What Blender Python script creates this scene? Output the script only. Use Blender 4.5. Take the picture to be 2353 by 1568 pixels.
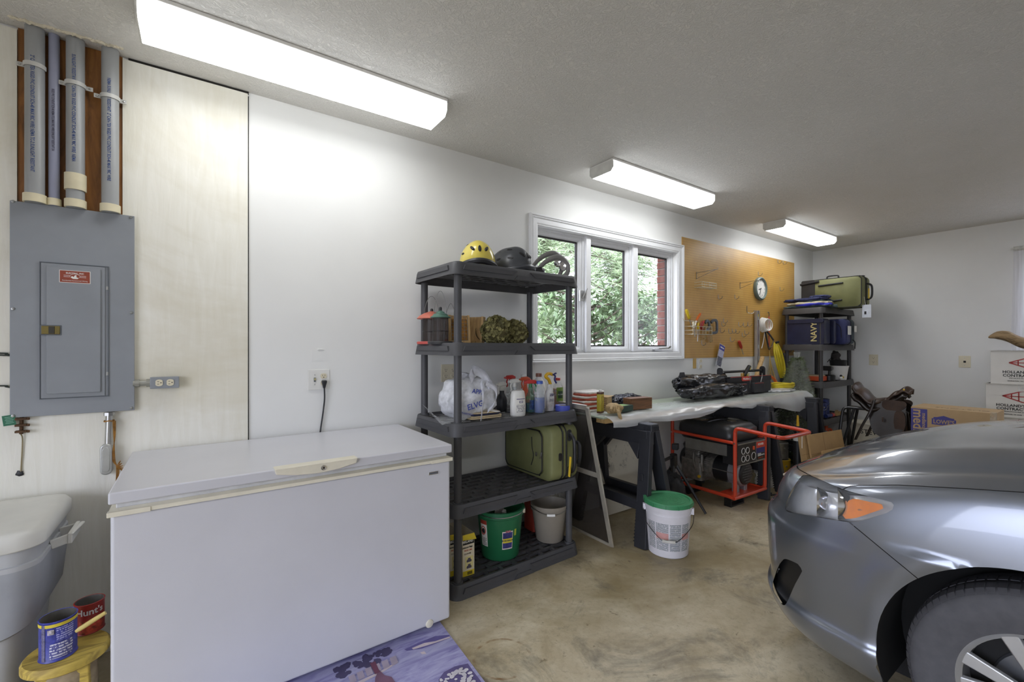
import bpy, bmesh, math, random
from math import pi, sin, cos, radians as R
from mathutils import Vector as V, Matrix, Euler, noise as NZ
for o in list(bpy.data.objects): bpy.data.objects.remove(o)
S = bpy.context.scene
COL = S.collection
# ---------------------------------------------------------------- camera, world, exposure
FPX, CX, CY, HC = 1025.0, 1176.5, 796.0, 1.37
YAW = math.atan(1463.5/1025)                    # angle between the view direction and the workbench wall
DW, XB, CE = 2.69, 7.01, 2.691      # workbench wall y, back wall x, ceiling z
XL, YF = -2.4, -4.3                 # the two walls behind the camera
cam = bpy.data.objects.new('camera', bpy.data.cameras.new('camera')); COL.objects.link(cam)
cam.location = (0, 0, HC); cam.rotation_euler = (pi/2, 0, YAW - pi/2)
cam.data.sensor_width = 36; cam.data.lens = 36*FPX/2353; cam.data.clip_start = .05; cam.data.shift_y = 12/2353
S.camera = cam
S.view_settings.view_transform = 'Standard'; S.view_settings.look = 'None'
S.view_settings.gamma = 1; S.view_settings.use_curve_mapping = False
S.view_settings.exposure = 1.28
wd = bpy.data.worlds.new('overcast_sky'); S.world = wd; wd.use_nodes = True
bg = wd.node_tree.nodes['Background']; bg.inputs[0].default_value = (.79, .84, 1, 1); bg.inputs[1].default_value = 2.6
LAMP = 5.5                          # emission of the fluorescent lenses
# ---------------------------------------------------------------- picture rays (a pixel only gives a direction)
fw = (cos(YAW), sin(YAW)); rt = (sin(YAW), -cos(YAW))
def ray(px, py):
    o = (px-CX)/FPX; return V((fw[0]+o*rt[0], fw[1]+o*rt[1], -(py-CY)/FPX))
def hit(px, py, x=None, y=None, z=None):
    r = ray(px, py)
    t = x/r.x if x is not None else y/r.y if y is not None else (z-HC)/r.z
    return V((0, 0, HC)) + r*t
def wl(px, py, off=0): return hit(px, py, y=DW-off)
def bw(px, py, off=0): return hit(px, py, x=XB-off)
# ---------------------------------------------------------------- materials
def lin(c):
    if isinstance(c, str): c = tuple(int(c[i:i+2], 16) for i in (0, 2, 4))
    return tuple(((v/255)/12.92 if v/255 <= .04045 else ((v/255+.055)/1.055)**2.4) for v in c)
_M = {}
def nm(name):
    m = bpy.data.materials.new(name); m.use_nodes = True
    nt = m.node_tree; return m, nt, nt.nodes['Principled BSDF']
def N(nt, typ, **kw):
    n = nt.nodes.new(typ)
    for k, v in kw.items():
        if k.startswith('i_'):
            s = k[2:]; s = int(s) if s.isdigit() else s.replace('_', ' ')
            n.inputs[s].default_value = v
        else: setattr(n, k, v)
    return n
def ramp(nt, stops, fac, interp='LINEAR'):
    r = nt.nodes.new('ShaderNodeValToRGB'); cr = r.color_ramp; cr.interpolation = interp
    while len(cr.elements) < len(stops): cr.elements.new(.5)
    for e, (p, c) in zip(cr.elements, stops): e.position = p; e.color = (*c, 1) if len(c) == 3 else c
    nt.links.new(fac, r.inputs[0]); return r.outputs[0]
def mixc(nt, fac, a, b, mode='MIX'):
    n = nt.nodes.new('ShaderNodeMix'); n.data_type = 'RGBA'; n.blend_type = mode
    for s, v in ((0, fac), (6, a), (7, b)):
        if isinstance(v, (int, float)): n.inputs[s].default_value = v
        elif isinstance(v, tuple): n.inputs[s].default_value = (*v[:3], 1)
        else: nt.links.new(v, n.inputs[s])
    return n.outputs[2]
def mth(nt, op, a, b=0.):
    n = nt.nodes.new('ShaderNodeMath'); n.operation = op
    for i, v in enumerate((a, b)):
        if isinstance(v, (int, float)): n.inputs[i].default_value = v
        else: nt.links.new(v, n.inputs[i])
    return n.outputs[0]
def co(nt, scale=(1, 1, 1), kind='Object'):
    t = nt.nodes.new('ShaderNodeTexCoord'); mp = nt.nodes.new('ShaderNodeMapping')
    mp.inputs['Scale'].default_value = scale; nt.links.new(t.outputs[kind], mp.inputs[0]); return mp.outputs[0]
def noi(nt, vec, scale, detail=4, rough=.55, dist=0):
    n = nt.nodes.new('ShaderNodeTexNoise'); n.inputs['Scale'].default_value = scale; n.inputs['Detail'].default_value = detail
    n.inputs['Roughness'].default_value = rough; n.inputs['Distortion'].default_value = dist
    nt.links.new(vec, n.inputs['Vector']); return n.outputs['Fac']
def bmp(nt, b, h, strength=.3, dist=.01):
    n = nt.nodes.new('ShaderNodeBump'); n.inputs['Strength'].default_value = strength; n.inputs['Distance'].default_value = dist
    nt.links.new(h, n.inputs['Height']); nt.links.new(n.outputs[0], b.inputs['Normal']); return n
def mat(name, c, rough=.55, metal=0, var=.08, vs=14, bump=0, bs=60, coat=0, alpha=1, spec=.5, emis=0, trans=0, sub=0):
    if name in _M: return _M[name]
    m, nt, b = nm(name); L = lin(c)
    b.inputs['Roughness'].default_value = rough; b.inputs['Metallic'].default_value = metal
    b.inputs['Coat Weight'].default_value = coat; b.inputs['Coat Roughness'].default_value = .05
    b.inputs['Specular IOR Level'].default_value = spec; b.inputs['Alpha'].default_value = alpha
    b.inputs['Transmission Weight'].default_value = trans
    cv = co(nt)
    f = noi(nt, cv, vs)
    d = tuple(v*(1-2*var) for v in L); e = tuple(min(1, v*(1+var)) for v in L)
    c_ = ramp(nt, [(.3, d), (.7, e)], f); nt.links.new(c_, b.inputs['Base Color'])
    if emis: b.inputs['Emission Strength'].default_value = emis; nt.links.new(c_, b.inputs['Emission Color'])
    if bump: bmp(nt, b, noi(nt, cv, bs), bump, .004)
    _M[name] = m; return m
def grain(name, c1, c2, axis=0, scale=6, rough=.6, stretch=12):
    if name in _M: return _M[name]
    m, nt, b = nm(name); s = [scale*stretch/3]*3; s[axis] = scale/3
    cv = co(nt, tuple(s)); f = noi(nt, cv, 1.6, 6, .6, 1.2)
    c_ = ramp(nt, [(.28, lin(c1)), (.55, lin(c2)), (.8, tuple(min(1, v*1.15) for v in lin(c2)))], f)
    nt.links.new(c_, b.inputs['Base Color']); b.inputs['Roughness'].default_value = rough
    bmp(nt, b, f, .15, .003); _M[name] = m; return m
def film(name, c, alpha=.3, rough=.18, bump=.0, vary=.4, fs=18):
    if name in _M: return _M[name]
    m, nt, b = nm(name); b.inputs['Base Color'].default_value = (*lin(c), 1); b.inputs['Roughness'].default_value = rough
    cv = co(nt); f = noi(nt, cv, fs, 3)
    nt.links.new(ramp(nt, [(.3, (alpha*(1-vary),)*3), (.75, (min(1, alpha*(1+vary)),)*3)], f), b.inputs['Alpha'])
    b.inputs['Specular IOR Level'].default_value = .8
    if bump: bmp(nt, b, noi(nt, cv, 30, 4, .6, .6), bump, .01)
    _M[name] = m; return m
def glassy(name, c, alpha=.25, rough=.05): return film(name, c, alpha, rough)
def print_lines(name, bgc, ink, pitch=.008, scale=140, axis=2, cover=.55):
    """rows of small print: ink broken up along each row"""
    if name in _M: return _M[name]
    m, nt, b = nm(name); tc = nt.nodes.new('ShaderNodeTexCoord'); sp = nt.nodes.new('ShaderNodeSeparateXYZ')
    nt.links.new(tc.outputs['Object'], sp.inputs[0])
    row = mth(nt, 'FRACT', mth(nt, 'MULTIPLY', sp.outputs[axis], 1/pitch)); on = mth(nt, 'LESS_THAN', row, .55)
    s = [scale]*3; s[axis] = 1/pitch*.5
    f = noi(nt, co(nt, tuple(s)), 1, 2); w = mth(nt, 'GREATER_THAN', f, 1-cover)
    nt.links.new(mixc(nt, mth(nt, 'MULTIPLY', on, w), lin(bgc), lin(ink)), b.inputs['Base Color'])
    b.inputs['Roughness'].default_value = .5; _M[name] = m; return m
# ---------------------------------------------------------------- mesh builder
class MB:
    def __init__(s): s.v = []; s.f = []; s.m = []
    def add(s, vs, fs, T=None, mi=0):
        k = len(s.v); s.v += [(T @ V(p) if T else V(p)) for p in vs]
        s.f += [tuple(i+k for i in f) for f in fs]; s.m += [mi]*len(fs); return s
    def box(s, c, d, T=None, mi=0, rz=0, taper=1.0):
        x, y, z = (q/2 for q in d); t = taper
        vs = [(-x, -y, -z), (x, -y, -z), (x, y, -z), (-x, y, -z), (-x*t, -y*t, z), (x*t, -y*t, z), (x*t, y*t, z), (-x*t, y*t, z)]
        M = Matrix.Translation(c) @ Matrix.Rotation(rz, 4, 'Z')
        return s.add(vs, [(3, 2, 1, 0), (4, 5, 6, 7), (0, 1, 5, 4), (1, 2, 6, 5), (2, 3, 7, 6), (3, 0, 4, 7)], (T @ M) if T else M, mi)
    def bb(s, a, b, mi=0):   # box by two corners
        return s.box([(a[i]+b[i])/2 for i in range(3)], [abs(b[i]-a[i]) for i in range(3)], None, mi)
    def beam(s, p, q, w, h, mi=0, up=(0, 0, 1), taper=1):
        p, q = V(p), V(q); d = q-p; L = d.length; d.normalize(); u = V(up)
        if abs(d.dot(u)) > .98: u = V((1, 0, 0))
        r = d.cross(u).normalized(); u = r.cross(d)
        vs = []
        for P, k in ((p, 1), (q, taper)):
            for a, b in ((-1, -1), (1, -1), (1, 1), (-1, 1)): vs.append(P+r*a*w/2*k+u*b*h/2*k)
        return s.add(vs, [(3, 2, 1, 0), (4, 5, 6, 7), (0, 1, 5, 4), (1, 2, 6, 5), (2, 3, 7, 6), (3, 0, 4, 7)], None, mi)
    def rings(s, rs, cap=(True, True), mi=0, closed=True, loop=False, T=None):
        n = len(rs[0]); vs = [p for r in rs for p in r]; fs = []; K = len(rs)
        for i in range(K if loop else K-1):
            for j in range(n if closed else n-1):
                a, b = i*n+j, i*n+(j+1) % n; c, d = ((i+1) % K)*n+(j+1) % n, ((i+1) % K)*n+j
                fs.append((a, b, c, d))
        if cap[0]: fs.append(tuple(range(n))[::-1])
        if cap[1]: fs.append(tuple(range((K-1)*n, K*n)))
        return s.add(vs, fs, T, mi)
    def tube(s, pts, r, n=10, loop=False, mi=0, cap=True):
        pts = [V(p) for p in pts]; K = len(pts); rr = r if isinstance(r, (list, tuple)) else [r]*K; rs = []; ref = None
        for i, p in enumerate(pts):
            d = (pts[(i+1) % K]-pts[i-1]) if loop else (pts[min(i+1, K-1)]-pts[max(i-1, 0)])
            d.normalize()
            if ref is None: ref = d.orthogonal().normalized()
            ref = (ref-d*ref.dot(d)).normalized(); b = d.cross(ref)
            rs.append([p+(ref*cos(2*pi*j/n)+b*sin(2*pi*j/n))*rr[i] for j in range(n)])
        return s.rings(rs, (cap and not loop,)*2, mi, True, loop)
    def cyl(s, p, q, r, r2=None, n=20, mi=0): return s.tube([p, q], [r, r if r2 is None else r2], n, False, mi)
    def lathe(s, prof, n=32, c=(0, 0, 0), sx=1, sy=1, T=None, mi=0, cap=(False, False)):
        rs = [[V((c[0]+r*cos(2*pi*j/n)*sx, c[1]+r*sin(2*pi*j/n)*sy, c[2]+z)) for j in range(n)] for r, z in prof]
        return s.rings(rs, cap, mi, True, False, T)
    def prism(s, poly, a, b, ax='z', mi=0, T=None):
        def P(u, v, w): return {'z': (u, v, w), 'y': (u, w, v), 'x': (w, u, v)}[ax]
        n = len(poly); vs = [P(*p, a) for p in poly]+[P(*p, b) for p in poly]
        fs = [tuple(range(n))[::-1], tuple(range(n, 2*n))]+[(i, (i+1) % n, n+(i+1) % n, n+i) for i in range(n)]
        if ax == 'y': fs = [f[::-1] for f in fs]
        return s.add(vs, fs, T, mi)
    def grid(s, fn, nu, nv, mi=0, T=None, cu=False, cv=False):
        vs = [fn(i/(nu if cu else nu-1), j/(nv if cv else nv-1)) for j in range(nv) for i in range(nu)]; fs = []
        for j in range(nv if cv else nv-1):
            for i in range(nu if cu else nu-1):
                i2, j2 = (i+1) % nu, (j+1) % nv; fs.append((j*nu+i, j*nu+i2, j2*nu+i2, j2*nu+i))
        return s.add(vs, fs, T, mi)
    def blob(s, c, r, amp=.0, fq=3, seed=0, nu=24, nv=14, mi=0, flat=None, p=1, T=None):
        r = r if isinstance(r, (tuple, list)) else (r,)*3
        def sg(v, e): return math.copysign(abs(v)**e, v)
        def fn(u, v):
            a, b = u*2*pi, (v-.5)*pi*.999
            d = V((sg(cos(b), p)*sg(cos(a), p), sg(cos(b), p)*sg(sin(a), p), sg(sin(b), p)))
            k = 1+amp*NZ.noise(d*fq+V((seed*7.1, seed*3.3, 0)))*2
            q = V((d.x*r[0]*k, d.y*r[1]*k, d.z*r[2]*k))
            if flat is not None and q.z < flat: q.z = flat
            return q+V(c)
        return s.grid(fn, nu, nv, mi, T, cu=True)
    def mesh(s, name, mats, smooth=35, merge=True):
        me = bpy.data.meshes.new(name); me.from_pydata([tuple(p) for p in s.v], [], s.f)
        mats = mats if isinstance(mats, (list, tuple)) else [mats]
        for m in mats: me.materials.append(m)
        if len(mats) > 1: me.polygons.foreach_set('material_index', s.m)
        bm = bmesh.new(); bm.from_mesh(me)
        if merge: bmesh.ops.remove_doubles(bm, verts=bm.verts, dist=1e-5)
        bmesh.ops.recalc_face_normals(bm, faces=bm.faces); bm.to_mesh(me); bm.free()
        if smooth:
            me.polygons.foreach_set('use_smooth', [True]*len(me.polygons)); me.set_sharp_from_angle(angle=R(smooth))
        me.update(); return me
    def build(s, name, mats, par=None, smooth=35, bev=0, seg=2, solid=0, sub=0, kind=None, label=None, merge=True, loc=None, rot=None):
        return link(name, s.mesh(name, mats, smooth, merge), par, bev, seg, solid, sub, kind, label, loc, rot)
WORLD = set()
def link(name, me, par=None, bev=0, seg=2, solid=0, sub=0, kind=None, label=None, loc=None, rot=None):
    o = bpy.data.objects.new(name, me); COL.objects.link(o)
    if par:
        o.parent = par
        if par.name in WORLD: o.matrix_parent_inverse = par.matrix_basis.inverted()
    if loc: o.location = loc
    if rot: o.rotation_euler = rot
    if solid:
        q = o.modifiers.new('s', 'SOLIDIFY'); q.thickness = solid; q.offset = 0
    if sub:
        q = o.modifiers.new('u', 'SUBSURF'); q.levels = q.render_levels = sub
    if bev:
        q = o.modifiers.new('b', 'BEVEL'); q.width = bev; q.segments = seg; q.limit_method = 'ANGLE'; q.angle_limit = R(40); q.harden_normals = True
    if kind: o['kind'] = kind
    if label: o['label'] = label
    return o
def tag(o, label, cat, group=None):
    o['label'] = label; o['category'] = cat
    if group: o['group'] = group
    return o
def thing(name, label, cat, loc=(0, 0, 0), rz=0, group=None, world=False, rot=None):
    o = bpy.data.objects.new(name, None); COL.objects.link(o); o.empty_display_size = .05
    o.location = loc; o.rotation_euler = rot if rot else (0, 0, rz)
    if world: WORLD.add(o.name); bpy.context.view_layer.update()
    return tag(o, label, cat, group)
def struct(o): o['kind'] = 'structure'; return o
def copy_tree(o, par=None, loc=None, rz=None, label=None):
    c = o.copy(); COL.objects.link(c); c.parent = par
    if loc is not None: c.location = loc
    if rz is not None: c.rotation_euler = (0, 0, rz)
    if label: c['label'] = label
    for ch in o.children: copy_tree(ch, c)
    return c
def rrect(w, d, r, n=5, z=0, c=(0, 0)):
    r = min(r, w/2-1e-4, d/2-1e-4); out = []
    for k, (sx, sy) in enumerate(((1, 1), (-1, 1), (-1, -1), (1, -1))):
        for i in range(n+1):
            a = (k+i/n)*pi/2; out.append(V((c[0]+sx*(w/2-r)+r*cos(a), c[1]+sy*(d/2-r)+r*sin(a), z)))
    return out
def arc(c, r, a0, a1, n, pl='xz'):
    o = []
    for i in range(n+1):
        a = a0+(a1-a0)*i/n; p = {'xz': (r*cos(a), 0, r*sin(a)), 'xy': (r*cos(a), r*sin(a), 0), 'yz': (0, r*cos(a), r*sin(a))}[pl]
        o.append(V(c)+V(p))
    return o
def bez(pts, n=8, loop=False):   # catmull-rom through points
    P = [V(p) for p in pts]; K = len(P); out = []
    for i in range(K if loop else K-1):
        g = lambda j: P[j % K] if loop else P[max(0, min(K-1, j))]
        a, b, c, d = g(i-1), g(i), g(i+1), g(i+2)
        for k in range(n):
            t = k/n; out.append(.5*((2*b)+(c-a)*t+(2*a-5*b+4*c-d)*t*t+(3*b-a-3*c+d)*t**3))
    if not loop: out.append(P[-1])
    return out
def text(s, size, par, mt, T, name='lettering', bold=0, align='CENTER', sx=1, bend=None, depth=.0006, shear=0):
    """flat print: letters as a thin mesh; bend = radius of the cylinder they wrap (about local z of T)"""
    cu = bpy.data.curves.new('t', 'FONT'); cu.body = s; cu.size = size; cu.align_x = align; cu.align_y = 'CENTER'
    cu.offset = bold; cu.shear = shear; cu.resolution_u = 2; cu.extrude = 0 if bend else depth/2
    o = bpy.data.objects.new('t', cu); COL.objects.link(o); bpy.context.view_layer.update()
    me = bpy.data.meshes.new_from_object(o.evaluated_get(bpy.context.evaluated_depsgraph_get()))
    bpy.data.objects.remove(o); bpy.data.curves.remove(cu)
    for v in me.vertices:
        x, y, z = v.co.x*sx, v.co.y, v.co.z
        if bend: v.co = T @ V((bend*sin(x/bend), -bend*cos(x/bend), y))   # faces local -y, up z
        else: v.co = T @ V((x, y, z))
    me.materials.clear(); me.materials.append(mt); me.name = name
    return link(name, me, par)
# text frames: on a face looking to -y (workbench wall side), to -x (back wall side), lying on a top
def FY(p, roll=0): return Matrix.Translation(p) @ Matrix.Rotation(pi/2, 4, 'X') @ Matrix.Rotation(roll, 4, 'Z')
def FXm(p, roll=0): return Matrix.Translation(p) @ Matrix.Rotation(-pi/2, 4, 'Z') @ Matrix.Rotation(pi/2, 4, 'X') @ Matrix.Rotation(roll, 4, 'Z')
def TR(x, y, z): return Matrix.Translation((x, y, z))
def RZ(a): return Matrix.Rotation(a, 4, 'Z')
rnd = random.Random(7)
# common materials
WHITE = mat('white_paint', (238, 237, 233), .45, var=.02)
BLACKP = mat('black_plastic', (38, 38, 41), .45, var=.1, bump=.1, bs=150)
BLKMET = mat('black_metal', (26, 26, 28), .35, var=.1)
STEEL = mat('steel', (190, 190, 188), .28, 1, var=.06)
WIRE = mat('wire_steel', (150, 150, 148), .35, 1)
CHROME = mat('chrome', (225, 225, 228), .1, 1, var=.02)
INK = mat('black_ink', (24, 23, 24), .6, var=0)
PAPER = mat('white_paper', (236, 234, 228), .7, var=.02)
IVORY = mat('ivory_plastic', (222, 213, 186), .4, var=.03)
# ---------------------------------------------------------------- the room
m, nt, b = nm('drywall_paint'); cv = co(nt)
nt.links.new(ramp(nt, [(.3, lin((227, 227, 224))), (.75, lin((236, 236, 233)))], noi(nt, cv, 1.3)), b.inputs['Base Color'])
b.inputs['Roughness'].default_value = .55; bmp(nt, b, noi(nt, cv, 120, 3), .05, .002); DRY = m
m, nt, b = nm('ceiling_stomp_texture'); cv = co(nt)
nt.links.new(ramp(nt, [(.3, lin((234, 232, 226))), (.7, lin((242, 240, 235)))], noi(nt, cv, 1.1)), b.inputs['Base Color'])
f1 = noi(nt, cv, 34, 6, .66, 2.2); f2 = noi(nt, cv, 110, 3, .6)
h_ = mth(nt, 'ADD', ramp(nt, [(.42, (0, 0, 0)), (.56, (1, 1, 1))], f1), mth(nt, 'MULTIPLY', f2, .35))
b.inputs['Roughness'].default_value = .7; bmp(nt, b, h_, .55, .012); CEIL = m
m, nt, b = nm('stained_concrete'); cv = co(nt)
big = noi(nt, cv, .9, 7, .62, .6); med = noi(nt, cv, 3.2, 8, .7, .4); fin = noi(nt, cv, 38, 5, .7)
c1 = ramp(nt, [(.25, lin((150, 134, 104))), (.45, lin((190, 176, 146))), (.6, lin((208, 197, 170))), (.8, lin((220, 213, 192)))], med)
c1 = mixc(nt, ramp(nt, [(.40, (0, 0, 0)), (.60, (.9, .9, .9))], big), c1, lin((146, 130, 94)))
c1 = mixc(nt, ramp(nt, [(.52, (0, 0, 0)), (.68, (.85, .85, .85))], noi(nt, cv, 1.9, 8, .74, .9)), c1, lin((96, 92, 80)))
c1 = mixc(nt, ramp(nt, [(.62, (0, 0, 0)), (.66, (.6, .6, .6))], noi(nt, cv, 16, 6, .75, .5)), c1, lin((92, 78, 54)))
c1 = mixc(nt, ramp(nt, [(.5, (0, 0, 0)), (.7, (.35, .35, .35))], fin), c1, lin((130, 116, 90)))
sp = nt.nodes.new('ShaderNodeSeparateXYZ'); nt.links.new(cv, sp.inputs[0])
dx = mth(nt, 'SUBTRACT', sp.outputs[0], 1.09); dy = mth(nt, 'SUBTRACT', sp.outputs[1], 1.63)
rr_ = mth(nt, 'SQRT', mth(nt, 'ADD', mth(nt, 'MULTIPLY', dx, dx), mth(nt, 'MULTIPLY', dy, dy)))
ring = mth(nt, 'LESS_THAN', mth(nt, 'ABSOLUTE', mth(nt, 'SUBTRACT', rr_, .125)), .006)
ring = mth(nt, 'MULTIPLY', ring, ramp(nt, [(.45, (0, 0, 0)), (.6, (.8, .8, .8))], noi(nt, cv, 9, 3)))
c1 = mixc(nt, ring, c1, lin((128, 92, 48)))
nt.links.new(c1, b.inputs['Base Color'])
nt.links.new(ramp(nt, [(.3, (.33,)*3), (.7, (.6,)*3)], med), b.inputs['Roughness'])
bmp(nt, b, fin, .12, .003); CONC = m
m, nt, b = nm('painted_plywood'); cv = co(nt, (9, 9, .9)); cw = co(nt)
g_ = noi(nt, cv, 2.4, 6, .6, 1.4); gb = noi(nt, cw, 1.2, 6, .65, .5)
cc = ramp(nt, [(.3, lin((232, 229, 216))), (.7, lin((240, 238, 228)))], g_)
cc = mixc(nt, ramp(nt, [(.5, (0, 0, 0)), (.75, (.7, .7, .7))], gb), cc, lin((205, 196, 168)))
nt.links.new(cc, b.inputs['Base Color']); b.inputs['Roughness'].default_value = .5
bmp(nt, b, g_, .22, .006); PLY = m
BRICKM = mat('red_brick', (112, 64, 52), .85, var=.2, vs=30, bump=.4, bs=90)
MORTAR = mat('mortar', (140, 134, 124), .9, var=.08)

struct(MB().bb((XL, YF, -.12), (XB, DW, 0)).build('floor', CONC, smooth=0))
struct(MB().bb((XL-.2, YF-.2, CE), (XB+.2, DW+.25, CE+.12)).build('ceiling', CEIL, smooth=0))
WX0, WX1 = wl(1229, 784).x, wl(1556, 784).x      # rough opening of the window
WZ0, WZ1 = 1.318, 2.300
mb = MB(); y0, y1 = DW, DW+.12
mb.bb((XL-.2, y0, 0), (WX0, y1, CE)); mb.bb((WX1, y0, 0), (XB+.2, y1, CE)); mb.bb((WX0, y0, 0), (WX1, y1, WZ0)); mb.bb((WX0, y0, WZ1), (WX1, y1, CE))
wall_left = struct(mb.build('wall_left', DRY, smooth=0))
# brick veneer outside: body as one part, the bricks of the visible reveal one by one
mb = MB(); y0, y1 = DW+.125, DW+.235; BX0, BX1 = WX0-.03, hit(1509, 784, y=DW+.235).x
mb.bb((XL-.2, y0, -.1), (BX0, y1, CE)); mb.bb((BX1+.012, y0, -.1), (XB+.2, y1, CE)); mb.bb((BX0, y0, -.1), (BX1, y1, WZ0-.02)); mb.bb((BX0, y0, WZ1+.02), (BX1, y1, CE))
mb.build('brick_veneer', MORTAR, wall_left, smooth=0)
br = None
for k in range(14):
    z = WZ0-.02+k*.0725; L = .10 if k % 2 else .104
    if br is None:
        br = MB().box((0, 0, 0), (.2, .104, .062)).build('brick', BRICKM, wall_left, bev=.003); b_ = br
    else:
        b_ = br.copy(); COL.objects.link(b_)
    b_.location = (BX1+.1, DW+.18-(.004 if k % 2 else 0), z+.031)
# plywood paneling with the cut-out behind the conduits
SEAM = .209; PX0, PX1, PZ = -.617, -.287, 1.95
mb = MB()
pj = [(XL, 0), (PX0, 0), (PX0, CE-.01), (XL, CE-.01)]
y0, y1 = DW-.012, DW-.0005
mb.bb((XL, y0, .0), (PX0, y1, CE-.012)); mb.bb((PX0, y0, 0), (PX1, y1, PZ)); mb.bb((PX1, y0, 0), (SEAM-.004, y1, CE-.012))
struct(mb.build('wall_left_paneling', PLY, smooth=0))
struct(MB().bb((SEAM-.004, DW-.003, .0), (SEAM+.001, DW-.0003, CE-.02)).build('trim_1', mat('dark_gap', (30, 27, 22), .9), smooth=0))
struct(MB().bb((PX1+.02, DW-.010, CE-.013), (SEAM, DW-.0008, CE-.0005)).build('trim_2', _M['dark_gap'], smooth=0))
tag(MB().bb((PX0+.001, DW-.004, PZ), (PX1-.001, DW-.0004, CE-.002)).build('backing_board', grain('stained_plywood', (92, 56, 22), (158, 104, 48), 2, 5, .5, 7), smooth=0),
    'brown stained plywood board showing behind the conduit pipes', 'board')
# back wall with the curtained window
WY0, WY1 = -.65, .68
mb = MB(); mb.bb((XB, YF-.2, 0), (XB+.15, WY0, CE)); mb.bb((XB, WY1, 0), (XB+.15, DW+.25, CE)); mb.bb((XB, WY0, 0), (XB+.15, WY1, 1.0)); mb.bb((XB, WY0, 2.30), (XB+.15, WY1, CE))
struct(mb.build('wall_back', DRY, smooth=0))
# open bay door on the wall behind the camera (daylight comes in here), closed doors behind the car
OY0, OY1, DH = -2.3, 1.35, 2.15
mb = MB(); mb.bb((XL-.15, YF-.2, 0), (XL, OY0, CE)); mb.bb((XL-.15, OY1, 0), (XL, DW+.2, CE)); mb.bb((XL-.15, OY0, DH), (XL, OY1, CE))
struct(mb.build('wall_front', DRY, smooth=0))
struct(MB().bb((XL-.15, YF-.15, 0), (XB+.15, YF, CE)).build('wall_right', DRY, smooth=0))
d_ = bpy.data.objects.new('door_1', None); COL.objects.link(d_); struct(d_)
for k in range(4):
    MB().bb((1.2, YF+.002, .03+.53*k), (4.5, YF+.04, .55+.53*k)).build('door_panel', WHITE, d_, bev=.006)
GROUND = mat('gravel_drive', (150, 146, 138), .9, var=.15, vs=6, bump=.3)
struct(MB().bb((-30, -40, -.3), (40, 40, -.125)).build('ground_outside', GROUND, smooth=0))
# ---------------------------------------------------------------- window in the workbench wall
def ringframe(mb, x0, x1, z0, z1, prof, mi=0):      # prof: (inset, y)
    rs = []
    for d, y in prof: rs.append([V((x0+d, y, z0+d)), V((x1-d, y, z0+d)), V((x1-d, y, z1-d)), V((x0+d, y, z1-d))])
    mb.rings(rs, (False, False), mi)
WT = mat('window_trim_paint', (236, 237, 238), .35, var=.02)
GASK = mat('dark_gasket', (58, 55, 54), .6)
m, nt, b = nm('window_glass'); nt.nodes.remove(b)
tr = N(nt, 'ShaderNodeBsdfTransparent'); gl = N(nt, 'ShaderNodeBsdfGlossy'); gl.inputs['Roughness'].default_value = .02
lw = N(nt, 'ShaderNodeLayerWeight'); lw.inputs[0].default_value = .5; mx = N(nt, 'ShaderNodeMixShader'); fz = mth(nt, 'ADD', mth(nt, 'MULTIPLY', mth(nt, 'POWER', lw.outputs['Facing'], 4.), .5), .02)
nt.links.new(fz, mx.inputs[0]); nt.links.new(tr.outputs[0], mx.inputs[1]); nt.links.new(gl.outputs[0], mx.inputs[2])
nt.links.new(mx.outputs[0], nt.nodes['Material Output'].inputs[0]); GLASS = m
win = bpy.data.objects.new('window_1', None); COL.objects.link(win); struct(win)
win['label'] = 'white three-pane casement window with wide moulded casing'
A, B_ = wl(1215, 490), wl(1568, 825)
mb = MB(); ringframe(mb, A.x, B_.x, 1.238, 2.380, [(0, DW), (0, DW-.024), (.012, DW-.028), (.020, DW-.020), (.026, DW-.024), (.034, DW-.016), (.066, DW-.014), (.074, DW-.009), (.080, DW-.009), (.080, DW+.11)])
mb.build('casing', WT, win, smooth=20)
yS = DW+.035
ml = [(hit(1345, 784, y=yS).x, hit(1355.5, 784, y=yS).x), (hit(1453, 784, y=yS).x, hit(1463.5, 784, y=yS).x)]
for a, c in ml:
    MB().bb((a, DW+.022, WZ0), (c, DW+.11, WZ1)).build('mullion', WT, win, bev=.003)
xs = [WX0, ml[0][0], ml[0][1], ml[1][0], ml[1][1], WX1]
for k in range(3):
    x0, x1 = xs[2*k], xs[2*k+1]
    mb = MB(); ringframe(mb, x0, x1, WZ0, WZ1, [(0, DW+.05), (.018, DW+.05), (.018, DW+.062), (.034, DW+.062), (.04, DW+.072), (.046, DW+.072), (.05, DW+.084), (.05, DW+.105)])
    sash = mb.build('sash', WT, win, smooth=20)
    mb = MB(); ringframe(mb, x0+.05, x1-.05, WZ0+.05, WZ1-.05, [(0, DW+.086), (.013, DW+.086), (.013, DW+.100)])
    mb.build('gasket', GASK, sash, smooth=0)
    MB().bb((x0+.05, DW+.0965, WZ0+.05), (x1-.05, DW+.0985, WZ1-.05)).build('pane', GLASS, sash, smooth=0)
p = hit(1338, 680, y=DW+.04)
mb = MB().box((p.x, DW+.045, p.z), (.05, .012, .09)); mb.beam((p.x, DW+.035, p.z-.02), (p.x+.03, DW+.01, p.z+.06), .012, .008)
mb.build('latch', STEEL, win, bev=.002)
p = hit(1512, 802, y=DW+.02)
mb = MB().box((p.x, DW+.03, WZ0+.018), (.11, .03, .02)); mb.beam((p.x, DW+.012, WZ0+.028), (p.x+.1, DW-.02, WZ0+.034), .014, .01); mb.cyl((p.x+.1, DW-.02, WZ0+.034), (p.x+.13, DW-.028, WZ0+.05), .009)
mb.build('crank', STEEL, win, bev=.002)
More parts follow.
